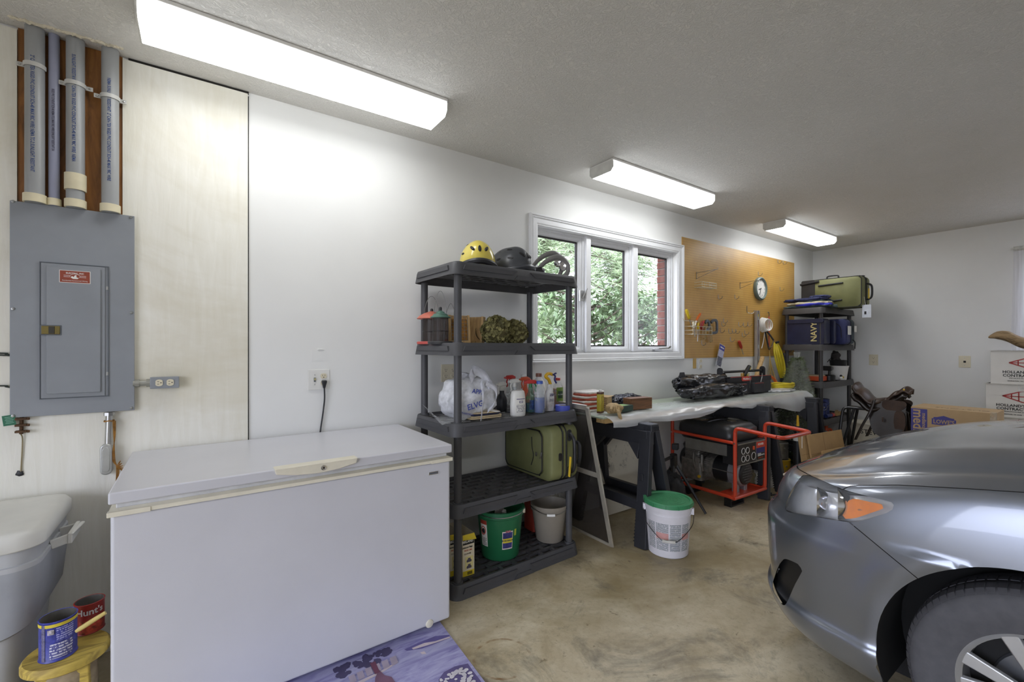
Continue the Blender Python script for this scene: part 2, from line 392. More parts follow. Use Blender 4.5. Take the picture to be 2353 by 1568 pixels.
# curtained window on the back wall
win2 = bpy.data.objects.new('window_2', None); COL.objects.link(win2); struct(win2); win2['label'] = 'white framed window behind the sheer curtain'
mb = MB()
for a, c in (((XB-.015, WY0-.07, .93), (XB+.13, WY0, 2.37)), ((XB-.015, WY1, .93), (XB+.13, WY1+.05, 2.37)), ((XB-.015, WY0, .93), (XB+.13, WY1, 1.0)), ((XB-.015, WY0, 2.3), (XB+.13, WY1, 2.37)), ((XB+.05, WY0, 1.62), (XB+.09, WY1, 1.66))): mb.bb(a, c)
mb.build('frame', WT, win2, smooth=0)
MB().bb((XB+.068, WY0, 1.0), (XB+.072, WY1, 2.3)).build('pane', GLASS, win2, smooth=0)
m, nt, b = nm('sheer_curtain'); nt.nodes.remove(b)
d1 = N(nt, 'ShaderNodeBsdfTranslucent'); d2 = N(nt, 'ShaderNodeBsdfDiffuse'); d3 = N(nt, 'ShaderNodeBsdfTransparent')
for d in (d1, d2): d.inputs[0].default_value = (.86, .86, .9, 1)
cv = co(nt, (1, 40, 1)); fz = noi(nt, cv, 1.0, 2)
m1 = N(nt, 'ShaderNodeMixShader'); m2 = N(nt, 'ShaderNodeMixShader'); m1.inputs[0].default_value = .5
nt.links.new(d1.outputs[0], m1.inputs[1]); nt.links.new(d2.outputs[0], m1.inputs[2])
nt.links.new(ramp(nt, [(.3, (.55,)*3), (.7, (.85,)*3)], fz), m2.inputs[0])
nt.links.new(d3.outputs[0], m2.inputs[1]); nt.links.new(m1.outputs[0], m2.inputs[2]); nt.links.new(m2.outputs[0], nt.nodes['Material Output'].inputs[0]); SHEER = m
ct = thing('sheer_curtain', 'sheer white gathered curtain hanging on the back wall window', 'curtain', (XB-.06, 0, .9), world=True)
def fn(u, v):
    y = .81-u*1.5; zz = .9+v*1.48; sp_ = (1-v)*.03
    return V((XB-.06+.018*sin(u*62+sin(v*3+u*9))*(1-.4*v), y+sp_*cos(u*3.2), zz))
MB().grid(fn, 150, 12).build('fabric', SHEER, ct, smooth=60)
def fn(u, v):
    y = .81-u*1.5; return V((XB-.06+.02*sin(v*2*pi)+.006*sin(u*200), y, 2.385+.022*cos(v*2*pi)))
MB().grid(fn, 120, 9, cv=True).build('heading', mat('curtain_heading', (214, 214, 208), .8, var=.1, vs=60), ct)
MB().cyl((XB-.06, .83, 2.385), (XB-.06, -.75, 2.385), .008).build('rod', WHITE, ct)
# ---------------------------------------------------------------- trees outside
LEAF = mat('magnolia_leaf', (118, 142, 98), .28, var=.3, vs=5); NEED = mat('pine_needles', (176, 196, 150), .6, var=.3, vs=3); BARK = mat('bark', (112, 100, 88), .9, var=.25, vs=20, bump=.5)
def magnolia(x, y, h, n, seed, label, spread=.9):
    r = random.Random(seed); t = thing('magnolia_tree', label, 'tree', (x, y, -.12), world=True, group=None)
    mb = MB(); tips = []
    mb.tube(bez([(x, y, -.13), (x+.05, y, h*.5), (x-.03, y, h)], 6), .07, 8)
    for k in range(26):
        z = .5+r.random()*(h-.4); a = r.random()*6.28; L = spread*(.5+.5*r.random()); e = V((x+cos(a)*L, y+sin(a)*L*.8, z+.35*r.random()))
        mid = V((x+cos(a)*L*.5, y+sin(a)*L*.4, z+.02)); P = bez([(x, y, z-.1), mid, e], 5); mb.tube(P, [.022-.017*i/(len(P)-1) for i in range(len(P))], 6); tips += P[3:]
    mb.build('trunk', BARK, t)
    mb = MB()
    for k in range(n):
        p = r.choice(tips)+V((r.gauss(0, .10), r.gauss(0, .10), r.gauss(0, .09))); L = .10+.07*r.random(); w = L*.2
        T = Matrix.Translation(p) @ Euler((r.uniform(-1.2, .6), r.uniform(-.6, .6), r.random()*6.28)).to_matrix().to_4x4()
        mb.add([(0, 0, 0), (w, L*.45, .012), (0, L, -.01), (-w, L*.45, .012), (0, L*.45, -.006)], [(0, 1, 4), (1, 2, 4), (2, 3, 4), (3, 0, 4)], T)
    mb.build('foliage', LEAF, t, kind='stuff', smooth=60, merge=False)
def pine(x, y, h, n, seed, label, z0=1.5, rad=1.9):
    r = random.Random(seed); t = thing('pine_tree', label, 'tree', (x, y, -.12), world=True)
    mb = MB(); tips = []; mb.tube(bez([(x, y, -.13), (x+.06, y, h*.5), (x, y, h)], 6), .10, 10)
    for k in range(90):
        z = z0+(h-z0)*r.random(); a = r.random()*6.28; L = rad*(.5+.5*r.random()); e = V((x+cos(a)*L, y+sin(a)*L*.6, z-.35+.3*r.random())); P = bez([(x, y, z), (x+cos(a)*L*.5, y+sin(a)*L*.3, z+.08), e], 6)
        mb.tube(P, [.016-.012*i/(len(P)-1) for i in range(len(P))], 5); tips += P[2:]
    mb.build('trunk', BARK, t); mb = MB()
    for k in range(n):
        c = r.choice(tips)+V((r.gauss(0, .14), r.gauss(0, .12), r.gauss(0, .13)))
        for q in range(11):
            d = V((r.gauss(0, 1), r.gauss(0, 1), r.gauss(0, .8)-.3)).normalized()*(.13+.12*r.random()); s_ = d.orthogonal().normalized()*.0075
            mb.add([c-s_, c+s_, c+d], [(0, 1, 2)])
    mb.build('foliage', NEED, t, kind='stuff', smooth=0, merge=False)
magnolia(4.55, 4.75, 2.1, 1500, 3, 'broad-leaved magnolia with large glossy leaves low outside the first window pane')
magnolia(6.75, 5.6, 2.15, 1700, 5, 'broad-leaved magnolia around a thick trunk outside the middle window pane', 1.0)
magnolia(9.3, 6.6, 2.2, 1500, 6, 'broad-leaved magnolia in the shade outside the last window pane', 1.1)
pine(5.3, 6.5, 4.3, 3000, 8, 'feathery green pine tree standing behind the magnolias')
pine(8.3, 7.3, 4.6, 3400, 9, 'feathery green pine tree seen through the pane beside the brick reveal', 1.6, 2.1)
# ---------------------------------------------------------------- ceiling fixtures
m, nt, b = nm('lit_acrylic_lens'); nt.nodes.remove(b); em = N(nt, 'ShaderNodeEmission'); em.inputs[1].default_value = LAMP
cv = co(nt); sp = nt.nodes.new('ShaderNodeSeparateXYZ'); nt.links.new(cv, sp.inputs[0])
band = mth(nt, 'ABSOLUTE', mth(nt, 'SUBTRACT', mth(nt, 'ABSOLUTE', sp.outputs[1]), .055))
nt.links.new(ramp(nt, [(0, (1, 1, 1)), (.03, (.82, .84, .86)), (.05, (.75, .77, .79)), (.0555, (.13, .135, .14))], band), em.inputs[0]); nt.links.new(em.outputs[0], nt.nodes['Material Output'].inputs[0]); LENS = m
CAPM = mat('lens_end_cap', (226, 226, 220), .4, var=.05)
def fixture(x0, x1, label, y=2.26):
    t = thing('ceiling_light', label, 'light', ((x0+x1)/2, y, CE), group='fluorescent fixtures along the ceiling'); L = (x1-x0)/2
    sec = [(-.1, -.012), (-.112, -.02), (-.112, -.062), (-.088, -.088), (.088, -.088), (.112, -.062), (.112, -.02), (.1, -.012)]
    mb = MB(); mb.rings([[V((x, y, z)) for y, z in sec] for x in (-L, L)], (False, False), closed=False); mb.build('lens', LENS, t, smooth=20)
    MB().bb((-L-.004, -.118, -.016), (L+.004, .118, -.0005)).build('housing', WHITE, t, bev=.003)
    for s in (-1, 1):
        mb = MB(); mb.rings([[V((s*(L+e), y*k, z*k2)) for y, z in sec] for e, k, k2 in ((.0005, 1.02, 1.01), (.007, 1.02, 1.01))]); mb.build('end_cap', CAPM, t, bev=.001)
fixture(-.19, 1.08, 'long fluorescent ceiling light over the chest freezer'); fixture(2.37, 3.64, 'fluorescent ceiling light in front of the window'); fixture(4.95, 6.25, 'fluorescent ceiling light in front of the pegboard by the corner')
for x, lb in ((-.19, 'added unseen fluorescent light in a second row over the empty bay'), (2.37, 'added unseen fluorescent light in a second row over the car'), (4.95, 'added unseen fluorescent light in a second row by the curtained window')): fixture(x, x+1.27, lb, -1.3)  # unseen second row, added to even out the light in the room
# ---------------------------------------------------------------- breaker panel
PG = mat('panel_grey_enamel', (142, 146, 151), .42, var=.05, vs=5); PGD = mat('panel_grey_dark', (96, 101, 108), .5)
t = thing('breaker_panel', 'grey steel electrical breaker panel mounted on the painted plywood', 'panel', (-.65, DW-.02, 1.08), world=True)
yp = DW-.034; a, c = hit(22, 460, y=yp), hit(309, 943, y=yp); x0, x1, z0, z1 = a.x, c.x, c.z, a.z
MB().bb((x0+.008, yp+.006, z0+.008), (x1-.008, DW-.013, z1-.008)).build('box', mat('panel_box', (196, 188, 168), .6, var=.15), t, smooth=0)
MB().bb((x0, yp, z0), (x1, yp+.006, z1)).build('cover', PG, t, bev=.002)
a, c = hit(91, 601, y=yp), hit(250, 911, y=yp); dx0, dx1, dz0, dz1 = a.x, c.x, c.z, a.z
mb = MB(); ringframe(mb, dx0, dx1, dz0, dz1, [(0, yp), (0, yp-.005), (.003, yp-.005), (.003, yp-.001)]); mb.build('door_flange', PGD, t, smooth=0)
dr = MB().bb((dx0+.004, yp-.004, dz0+.004), (dx1-.012, yp-.0003, dz1-.004)).bb((dx0+.022, yp-.011, dz0+.022), (dx1-.026, yp-.004, dz1-.018)).build('door', PG, t, bev=.004, seg=3)
a, c = hit(94, 747, y=yp), hit(143, 771, y=yp); ys = yp-.011
MB().bb((a.x, ys-.003, c.z), (c.x, ys+.004, a.z)).build('latch_recess', PGD, dr, bev=.002)
la = MB().bb((a.x+.004, ys-.006, c.z+.004), (c.x-.004, ys-.002, a.z-.004)).build('latch', mat('brass_olive', (122, 108, 58), .4, .5), dr, bev=.002)
MB().bb(((a.x+c.x)/2-.006, ys-.008, c.z+.006), ((a.x+c.x)/2+.012, ys-.005, a.z-.006)).build('latch_slide', mat('dark_olive', (52, 48, 36), .5), dr, bev=.001)
a, c = hit(136, 620, y=ys), hit(208, 653, y=ys); cx_, cz_ = (a.x+c.x)/2, (a.z+c.z)/2
st = MB().bb((a.x, ys-.0006, c.z), (c.x, ys, a.z)).build('sticker', PAPER, dr, smooth=0)
MB().bb((a.x+.002, ys-.0011, c.z+.002), (c.x-.002, ys-.0005, a.z-.002)).build('sticker_field', mat('rust_red', (150, 66, 42), .5), dr, smooth=0)
yt = ys-.0014
text('ELECTRIC, INC', .0085, dr, PAPER, FY((cx_, yt, cz_+.0145)), bold=.0002); text('Residential-Commercial Wiring', .0062, dr, PAPER, FY((cx_, yt, cz_-.017)))
mb = MB(); mb.prism([(-.013, -.006), (-.006, -.011), (.008, -.011), (.012, -.006), (.005, -.004), (.004, .007), (-.001, .004), (-.004, -.003), (-.010, .001)], yt-.0003, yt, 'y', T=TR(cx_, 0, cz_+.002))
mb.tube([(cx_+.016*cos(q*.3), yt, cz_+.002+.010*sin(q*.3)) for q in range(-2, 13)], .0006, 5)
for s in (-1, 1):
    for q in range(2): mb.bb((cx_+s*.026-.009, yt-.0003, cz_+.004-.006*q), (cx_+s*.026+.009, yt, cz_+.0055-.006*q))
mb.build('emblem', PAPER, dr, smooth=0)
for px, py in ((30, 463), (301, 499), (30, 710), (302, 719), (30, 956), (302, 938)):
    q = hit(px, py, y=yp); mb = MB(); mb.lathe([(.0001, -.005), (.005, -.0045), (.0062, -.002), (.0062, 0)], 14, T=Matrix.Translation((q.x, yp, q.z)) @ Matrix.Rotation(-pi/2, 4, 'X') @ Matrix.Scale(-1, 4, (0, 0, 1)) if False else Matrix.Translation((q.x, yp, q.z)) @ Matrix.Rotation(pi/2, 4, 'X') @ Matrix.Scale(-1, 4, (0, 0, 1)))
    sc = mb.build('screw', STEEL, t); MB().box((q.x, yp-.0052, q.z), (.0095, .0008, .0014)).build('slot', PGD, sc, smooth=0)
for py in (663, 859):
    q = hit(247, py, y=yp); MB().bb((q.x-.004, yp-.007, q.z-.008), (q.x+.003, yp, q.z+.008)).build('hinge', STEEL, t, bev=.001)
# conduits above the panel
PVC = mat('grey_pvc', (158, 160, 160), .38, var=.05, vs=4); PVCL = mat('lavender_grey_pvc', (152, 155, 176), .38, var=.05, vs=4); CREAM = mat('cream_coupling', (222, 212, 180), .45, var=.05); BLUEP = mat('blue_print', (74, 104, 168), .6, var=.1); DKP = mat('dark_print', (84, 80, 98), .6)
zt = z1
specs = [(80, .030, PVC, '2" CAN-TEX RIGID PVC CONDUIT SCH-40 MAX 90C WIRE NEMA TC-2 SUNLIGHT RESISTANT', BLUEP, 136, 'leftmost grey'), (124.5, .0175, PVCL, 'RIGID PVC CONDUIT SCH 40 NEMA TC-2 MAX 90C WIRE SUNLIGHT RESISTANT 3/4', DKP, 0, 'slim lavender-grey'), (173.5, .030, PVC, 'SUNLIGHT RESISTANT  2" CAN-TEX RIGID PVC CONDUIT SCH-40 MAX 90C WIRE  NEMA', BLUEP, 155, 'double-coupled grey'), (253.5, .030, PVC, 'NEMA SUNLIGHT RESISTANT  2" CAN-TEX RIGID PVC CONDUIT SCH-40 MAX 90C WIRE', BLUEP, 180, 'grey')]
labs = ['grey conduit pipe with blue print at the end away from the bare plywood', 'slim lavender-grey conduit pipe with dark print over the breaker panel', 'grey conduit pipe with an extra cream coupling over the breaker panel', 'grey conduit pipe with blue print nearest the bare plywood and seam']
for k, (px, r, mt, s, ink, spx, _) in enumerate(specs):
    yc = DW-.012-r+.004; x = hit(px, 200, y=yc).x
    t = thing('conduit_pipe', labs[k], 'pipe', (x, yc, zt), group='conduits above the breaker panel')
    MB().cyl((0, 0, 0), (0, 0, CE-zt-.001), r, n=28).build('pipe', mt, t)
    h = .034 if k != 1 else .03
    mb = MB(); mb.lathe([(r, .001), (r+.0055, .001), (r+.0055, h), (r+.004, h+.001), (r, h+.001)], 28); mb.build('coupling', CREAM, t)
    if k == 2:
        mb = MB(); mb.lathe([(r, .075), (r+.0055, .075), (r+.0055, .145), (r, .145)], 28); mb.build('coupling', CREAM, t)
    T = RZ(R(-28)) @ Matrix.Translation((0, 0, .37 if k != 2 else .42))
    tx = text(s, .017 if k != 1 else .012, t, ink, Matrix.Identity(4), 'print', sx=.62 if k == 1 else .72, bold=.0003)
    for v in tx.data.vertices:
        a_, z_ = v.co.y/(r+.0006)+R(-92), v.co.x; v.co = V(((r+.0006)*cos(a_), (r+.0006)*sin(a_), (.36 if k != 2 else .42)-z_*.94))
    if spx:
        q = hit(px, spx+r*500, y=yc).z-zt; q = {0: .565, 2: .53, 3: .51}[k]
        mb = MB(); rs = []
        for a_ in [pi+.0+pi*i/14 for i in range(15)]:
            rs.append([V(((r+e)*cos(a_), (r+e)*sin(a_), q+z)) for e, z in ((.0008, -.009), (.0045, -.009), (.0045, .009), (.0008, .009))])
        mb.rings(rs)
        for sgn in ((-1, 1) if k != 0 else (-1,)):
            mb.box((sgn*(r+.012), .006, q), (.026, .005, .018))
        sb = mb.build('strap', mat('strap_plastic', (206, 205, 200), .45), t, bev=.001)
        for sgn in ((-1, 1) if k != 0 else (-1,)):
            MB().lathe([(.0001, .004), (.004, .003), (.005, 0)], 12, T=TR(sgn*(r+.015), .0035, q) @ Matrix.Rotation(pi/2, 4, 'X')).build('screw', STEEL, sb)
# torn ceiling edge round the conduits
mb = MB(); r_ = random.Random(3)
for i in range(34):
    x = PX0+(PX1-PX0)*i/33; mb.blob((x, DW-.075-.01*r_.random(), CE-.002), (.008+.006*r_.random(), .008, .004+.004*r_.random()), .3, 3, i, 8, 6)
struct(mb.build('trim_3', mat('torn_plaster', (226, 218, 196), .9, var=.1), smooth=40))
# receptacle box beside the panel
def duplex(mb_par, p, w, h, horiz=False, mt=IVORY, y=None, xface=False):
    """two receptacle faces centred on p; spacing along z (or x)"""
    for s in (-1, 1):
        off = V((s*h, 0, 0)) if horiz else V((0, 0, s*h))
        if xface: off = V((0, s*h, 0)) if horiz else V((0, 0, s*h))
        c = V(p)+off; out = V((-1, 0, 0)) if xface else V((0, -1, 0)); sd = V((0, 1, 0)) if xface else V((1, 0, 0)); up = V((0, 0, 1))
        if horiz: sd, up = up, -sd
        ring = [c+sd*w*cos(a)+up*min(max(w*1.1*sin(a), -w*.85), w*.85) for a in [2*pi*i/20 for i in range(20)]]
        mb = MB(); mb.rings([[q for q in ring], [q+out*.004 for q in ring]]); rc = mb.build('receptacle', mt, mb_par, smooth=30)
        mb = MB(); f = c+out*.0042
        mb.beam(f+sd*w*.38+up*w*.45, f+sd*w*.38-up*w*.02, .0018, .0016, up=out); mb.beam(f-sd*w*.38+up*w*.45, f-sd*w*.38-up*w*.02, .0018, .0016, up=out); mb.cyl(f-up*w*.45-out*.001, f-up*w*.45+out*.0006, w*.16, n=10)
        mb.build('slots', INK, rc, smooth=0)
yb = DW-.055; a, c = hit(345, 868, y=yb), hit(411, 891, y=yb)
t = thing('outlet_box', 'grey metal surface outlet box joined to the breaker panel by conduit', 'outlet', ((a.x+c.x)/2, DW-.013, c.z), world=True)
MB().bb((a.x, yb+.004, c.z), (c.x, DW-.013, a.z)).build('box', PG, t, bev=.004)
MB().bb((a.x-.001, yb, c.z-.001), (c.x+.001, yb+.005, a.z+.001)).build('cover', PG, t, bev=.002)
duplex(t, ((a.x+c.x)/2, yb, (a.z+c.z)/2), .0155, .0205, True)
mb = MB(); q = (a.z+c.z)/2; mb.cyl((x1-.005, DW-.032, q), (a.x+.002, DW-.032, q), .013); mb.cyl((x1+.002, DW-.032, q), (x1+.018, DW-.032, q), .018, n=8); mb.cyl((a.x-.015, DW-.032, q), (a.x, DW-.032, q), .018, n=8); mb.build('connector', mat('zinc', (176, 176, 168), .4, .7), t, smooth=20)
# conduit body hanging under the panel with twine
yb = DW-.035; q = hit(251, 952, y=yb); q2 = hit(245, 1050, y=yb)
t = thing('conduit_elbow', 'cast metal conduit elbow hanging under the breaker panel', 'fitting', (q.x, yb, q2.z-.07), world=True)
ZN = _M['zinc']; mb = MB(); mb.cyl((q.x, yb, q.z+.005), (q.x-.004, yb, q2.z+.03), .0125); mb.cyl((q.x, yb, q.z-.006), (q.x, yb, q.z+.008), .019, n=8); mb.cyl((q.x-.003, yb, q2.z+.03), (q.x-.003, yb, q2.z+.05), .016, n=8); mb.build('nipple', STEEL, t, smooth=25)
pts = [(x, z) for x, z in [(.021*cos(a), (.05+.021*sin(a)) if sin(a) > 0 else (-.045+.021*sin(a))) for a in [2*pi*i/24 for i in range(24)]]]
MB().prism(pts, yb-.018, yb+.02, 'y', T=TR(q2.x, 0, q2.z-.012)).build('body', mat('cast_zinc', (186, 187, 184), .35, .6), t, bev=.006, seg=3)
MB().prism([(x*.62, z*.8) for x, z in pts], yb-.021, yb-.017, 'y', T=TR(q2.x, 0, q2.z-.012)).build('cover', _M['cast_zinc'], t, bev=.002)
TW = mat('jute_twine', (150, 104, 44), .9, var=.2, vs=60)
mb = MB()
for k in range(3):
    o = .004*k; mb.tube(bez([(q.x+.014+o, yb-.012, q.z-.03), (q.x+.017+o*.5, yb-.014, q.z-.1), (q.x+.02-o, yb-.012, q.z-.2), (q.x+.026+o, yb-.01, q.z-.25), (q.x+.02, yb-.012, q.z-.4+o*8)], 6), .002, 6)
mb.tube([(q.x+.0165*cos(a), yb+.0165*sin(a), q.z-.03+.0015*sin(3*a)) for a in [2*pi*i/20 for i in range(20)]], .0028, 6, True)
for k in range(6): mb.tube(bez([(q.x+.025, yb-.012, q.z-.235), (q.x+.04+.004*k, yb-.016, q.z-.21-.012*k), (q.x+.028, yb-.012, q.z-.24)], 5), .0016, 5)
tag(mb.build('jute_twine', TW), 'tangle of brown jute twine hanging from the conduit elbow', 'twine')
# ground clamps, wire and green tag
yb = DW-.03; a = hit(52, 965, y=yb); c = hit(45, 1090, y=yb)
t = thing('ground_clamp', 'rusty ground clamp with a thin wire under the breaker panel', 'clamp', (a.x, yb, c.z), world=True)
RUST = mat('rusty_bronze', (96, 70, 48), .7, .4, var=.25, vs=60)
mb = MB(); mb.cyl((a.x-.004, yb+.008, a.z+.02), (a.x-.006, yb+.008, a.z-.06), .006)
for dz in (.004, -.022, -.048): mb.box((a.x-.004, yb, a.z+dz), (.034, .02, .009)); mb.cyl((a.x+.014, yb-.008, a.z+dz), (a.x+.022, yb-.008, a.z+dz), .006, n=6)
mb.build('clamps', RUST, t, bev=.0015)
MB().tube(bez([(a.x-.006, yb+.006, a.z-.06), (a.x-.003, yb+.012, a.z-.09), (a.x-.008, yb+.014, c.z+.01), (c.x, yb+.017, c.z)], 6), .0025, 6).build('wire', mat('weathered_wire', (150, 136, 104), .6, .3), t)
MB().blob((c.x-.004, DW-.0155, c.z), (.012, .004, .009), .4, 3, 2, 12, 8).build('wall_plug', BLACKP, t)
a = hit(22, 966, y=yb); T = TR(a.x, yb-.006, a.z) @ Matrix.Rotation(-.12, 4, 'Y')
t = thing('green_tag', 'small green paper tag wired below the breaker panel', 'tag', (a.x, yb-.006, a.z-.02), world=True)
MB().box((0, 0, 0), (.036, .0012, .042), T).build('card', mat('green_card', (44, 110, 82), .6), t, smooth=0)
mb = MB(); [mb.box((.001, -.0009, .013-.006*k), (.024-.004*(k % 2), .0004, .0016), T) for k in range(5)]; mb.build('print', mat('tag_print', (150, 196, 176), .6), t, smooth=0)
for py, nme in ((812, 'upper'), (887, 'lower')):
    a = hit(0, py, y=DW-.018); e = hit(24, py+6, y=DW-.018)
    mb = MB().tube(bez([(a.x-.25, DW-.016, a.z+.01), (a.x, DW-.02, a.z), ((a.x+e.x)/2, DW-.017, a.z-.004), (e.x+.012, DW-.016, e.z)], 6), .0032, 6)
    if nme == 'upper': mb.tube(bez([(a.x-.25, DW-.022, a.z-.005), (a.x, DW-.024, a.z-.008), (e.x+.012, DW-.02, e.z-.004)], 6), .003, 6)
    tag(mb.build('cable', mat('dark_cable', (46, 54, 48), .6)), 'dark cable running into the side of the breaker panel, the %s one' % nme, 'cable')
# wall plates
def plate(name, label, p0, p1, n, mt):
    t = thing(name, label, 'wall plate', ((p0.x+p1.x)/2, DW, p1.z), world=True)
    MB().bb((p0.x, DW-.006, p1.z), (p1.x, DW-.0002, p0.z)).build('plate', mt, t, bev=.003, seg=3); return t
PLATE = mat('plate_white', (226, 225, 220), .35, var=.02)
a, c = wl(707, 850), wl(757, 894.5); t = plate('switch_plate', 'white wall plate with a toggle switch and an outlet above the freezer', a, c, 2, PLATE)
xw = a.x+(c.x-a.x)*.31; xo = a.x+(c.x-a.x)*.715; zc = (a.z+c.z)/2
MB().bb((xw-.005, DW-.008, zc-.012), (xw+.005, DW-.005, zc+.012)).build('toggle_slot', PGD, t, smooth=0)
MB().box((xw, DW-.012, zc+.003), (.0075, .014, .011), taper=.8).build('toggle', mat('toggle_olive', (178, 166, 116), .4), t, bev=.001)
for dz in (-.027, .027): MB().cyl((xw, DW-.0072, zc+dz), (xw, DW-.005, zc+dz), .003, n=10).build('screw', STEEL, t)
duplex(t, (xo, DW-.0055, zc), .0165, .0195)
t = thing('power_cord', 'black power cord plugged in above the freezer and dropping behind it', 'cord', (xo, DW-.02, zc-.02), world=True)
mb = MB(); zz = zc-.0195; mb.rings([rrect(w, d, .006, 3, z, (xo, DW-.022)) for w, d, z in ((.012, .014, zz-.028), (.018, .02, zz-.012), (.027, .024, zz+.004), (.027, .024, zz+.012), (.02, .018, zz+.0155))]); mb.build('plug', BLACKP, t, smooth=40)
MB().tube(bez([(xo, DW-.022, zz-.02), (xo+.002, DW-.02, zz-.09), (xo-.005, DW-.014, zz-.17), (xo-.022, DW-.012, .85), (xo-.03, DW-.012, .6)], 6), .0042, 8).build('cord', BLACKP, t)
a, c = wl(716, 803), wl(750, 829)
tag(MB().bb((a.x, DW-.0015, c.z), (c.x, DW-.0002, a.z)).blob(((a.x+c.x)/2+.01, DW-.002, a.z-.002), (.02, .004, .004), .3, 3, 1, 10, 6).build('wall_patch', DRY, bev=.0008), 'painted-over patch in the drywall above the switch plate', 'patch')
a, c = wl(1013, 838), wl(1043, 876); a2 = wl(1013, 838); c = V((a.x+.118, DW, a.z-.116)); t = plate('quad_outlet', 'ivory four-socket outlet plate on the wall behind the grocery bag', a, c, 4, IVORY)
for s in (-.026, .026): duplex(t, ((a.x+c.x)/2+s, DW-.0055, (a.z+c.z)/2), .0165, .0195)
a, c = wl(1592, 824), wl(1599, 847); t = plate('blank_plate', 'narrow mustard-yellow plate under the pegboard', a, c, 1, mat('mustard_plate', (196, 160, 84), .5)); 
a, c = wl(1604, 824), wl(1613.5, 848); t = plate('surface_outlet', 'white narrow outlet strip under the pegboard', a, c, 1, PLATE); duplex(t, ((a.x+c.x)/2, DW-.0055, (a.z+c.z)/2), .02, .03, mt=IVORY)
def bplate(name, label, y0, y1, z0, z1):
    t = thing(name, label, 'wall plate', (XB, (y0+y1)/2, z0), world=True)
    MB().bb((XB-.006, y0, z0), (XB-.0002, y1, z1)).build('plate', IVORY, t, bev=.003, seg=3); return t
a, c = bw(1997, 815), bw(2018, 840); t = bplate('back_outlet', 'ivory duplex outlet on the back wall beside the corner shelves', c.y, a.y, c.z, a.z)
duplex(t, (XB-.0055, (a.y+c.y)/2, (a.z+c.z)/2), .022, .026, xface=True)
a, c = bw(2203, 818), bw(2231, 845.5); t = bplate('phone_jack', 'ivory phone jack plate on the back wall beside the white boxes', c.y, a.y, c.z, a.z)
MB().box((XB-.007, (a.y+c.y)/2, (a.z+c.z)/2), (.004, .02, .022)).build('jack', INK, t, bev=.001)
for dz in (-.04, .04): MB().cyl((XB-.007, (a.y+c.y)/2, (a.z+c.z)/2+dz), (XB-.005, (a.y+c.y)/2, (a.z+c.z)/2+dz), .004, n=10).build('screw', STEEL, t)
# ---------------------------------------------------------------- chest freezer
FW = mat('freezer_enamel', (206, 206, 211), .32, var=.02, vs=3, bump=.06, bs=240); FIV = mat('freezer_trim', (228, 222, 202), .4, var=.04)
FX, FYC, FZ = .382, 2.312, .888
t = thing('chest_freezer', 'large white chest freezer with a lid and a cream handle', 'freezer', (FX, FYC, 0), .009)
W, Dp = 1.262, .71; y_ = -Dp/2; yw = FYC+y_
MB().box((0, .004, (.03+.812)/2), (W-.008, Dp-.016, .782)).build('body', FW, t, bev=.012, seg=3)
MB().box((0, .0, .835), (W-.035, Dp-.045, .05)).build('gasket', mat('gasket_white', (214, 214, 214), .6), t, bev=.004)
mb = MB()
mb.rings([[V((sx*(W/2-.004+e), sy*(Dp/2-.006+e), z)) for sx, sy in ((1, 1), (-1, 1), (-1, -1), (1, -1))] for e, z in ((-.002, .808), (.005, .810), (.005, .823), (-.014, .831))], (False, False)); mb.build('rim_trim', FIV, t, bev=.001)
for sx in (-1, 1): MB().bb((sx*(W/2+.003), y_-.002, .8075), (sx*(W/2-.11), y_+.02, .8245)).build('corner_trim', FIV, t, bev=.002)
MB().box((0, 0, .868), (W, Dp, .040)).build('lid', FW, t, bev=.006, seg=3)
ha, hb = hit(628, 1080, y=yw).x-FX, hit(818, 1055, y=yw).x-FX; hw, hc = (hb-ha)/2, (ha+hb)/2
pr = [(-1, 0), (1, 0), (.97, -.020), (.5, -.034), (0, -.039), (-.5, -.034), (-.97, -.020)]
hd = MB(); hd.prism([(x*hw, z) for x, z in pr], y_-.016, y_+.004, 'y', T=TR(hc, 0, .8905)); hd.box((hc, y_+.008, .8905), (hw*2, .05, .006)); hd = hd.build('handle', FIV, t, bev=.004)
zl = .872
mb = MB(); mb.lathe([(.0001, .004), (.006, .004), (.0065, .002), (.010, .003), (.011, 0)], 20, T=TR(hc+.02, y_-.0165, zl) @ Matrix.Rotation(pi/2, 4, 'X')); mb.build('lock', CHROME, hd)
MB().cyl((hc+.02, y_-.0175, zl), (hc+.02, y_-.0212, zl), .004, n=12).build('keyhole', INK, hd)
q = hit(995, 1088, y=yw+.01); bx_ = q.x-FX
bd = MB().box((bx_, y_+.0085, q.z), (.05, .005, .015)).build('badge', CHROME, t, bev=.002); MB().box((bx_, y_+.0055, q.z), (.038, .002, .006)).build('badge_insert', PGD, bd, smooth=0)
q = hit(987, 1436, y=yw+.01)
mb = MB(); mb.lathe([(.0001, .006), (.014, .006), (.018, .004), (.02, 0)], 20, T=TR(q.x-FX, y_+.0125, q.z) @ Matrix.Rotation(pi/2, 4, 'X')); mb.build('drain_plug', FIV, t)
for sx in (-1, 1):
    for sy in (-1, 1): MB().cyl((sx*(W/2-.08), sy*(Dp/2-.08), 0), (sx*(W/2-.08), sy*(Dp/2-.08), .032), .025, n=14).build('foot', BLACKP, t)
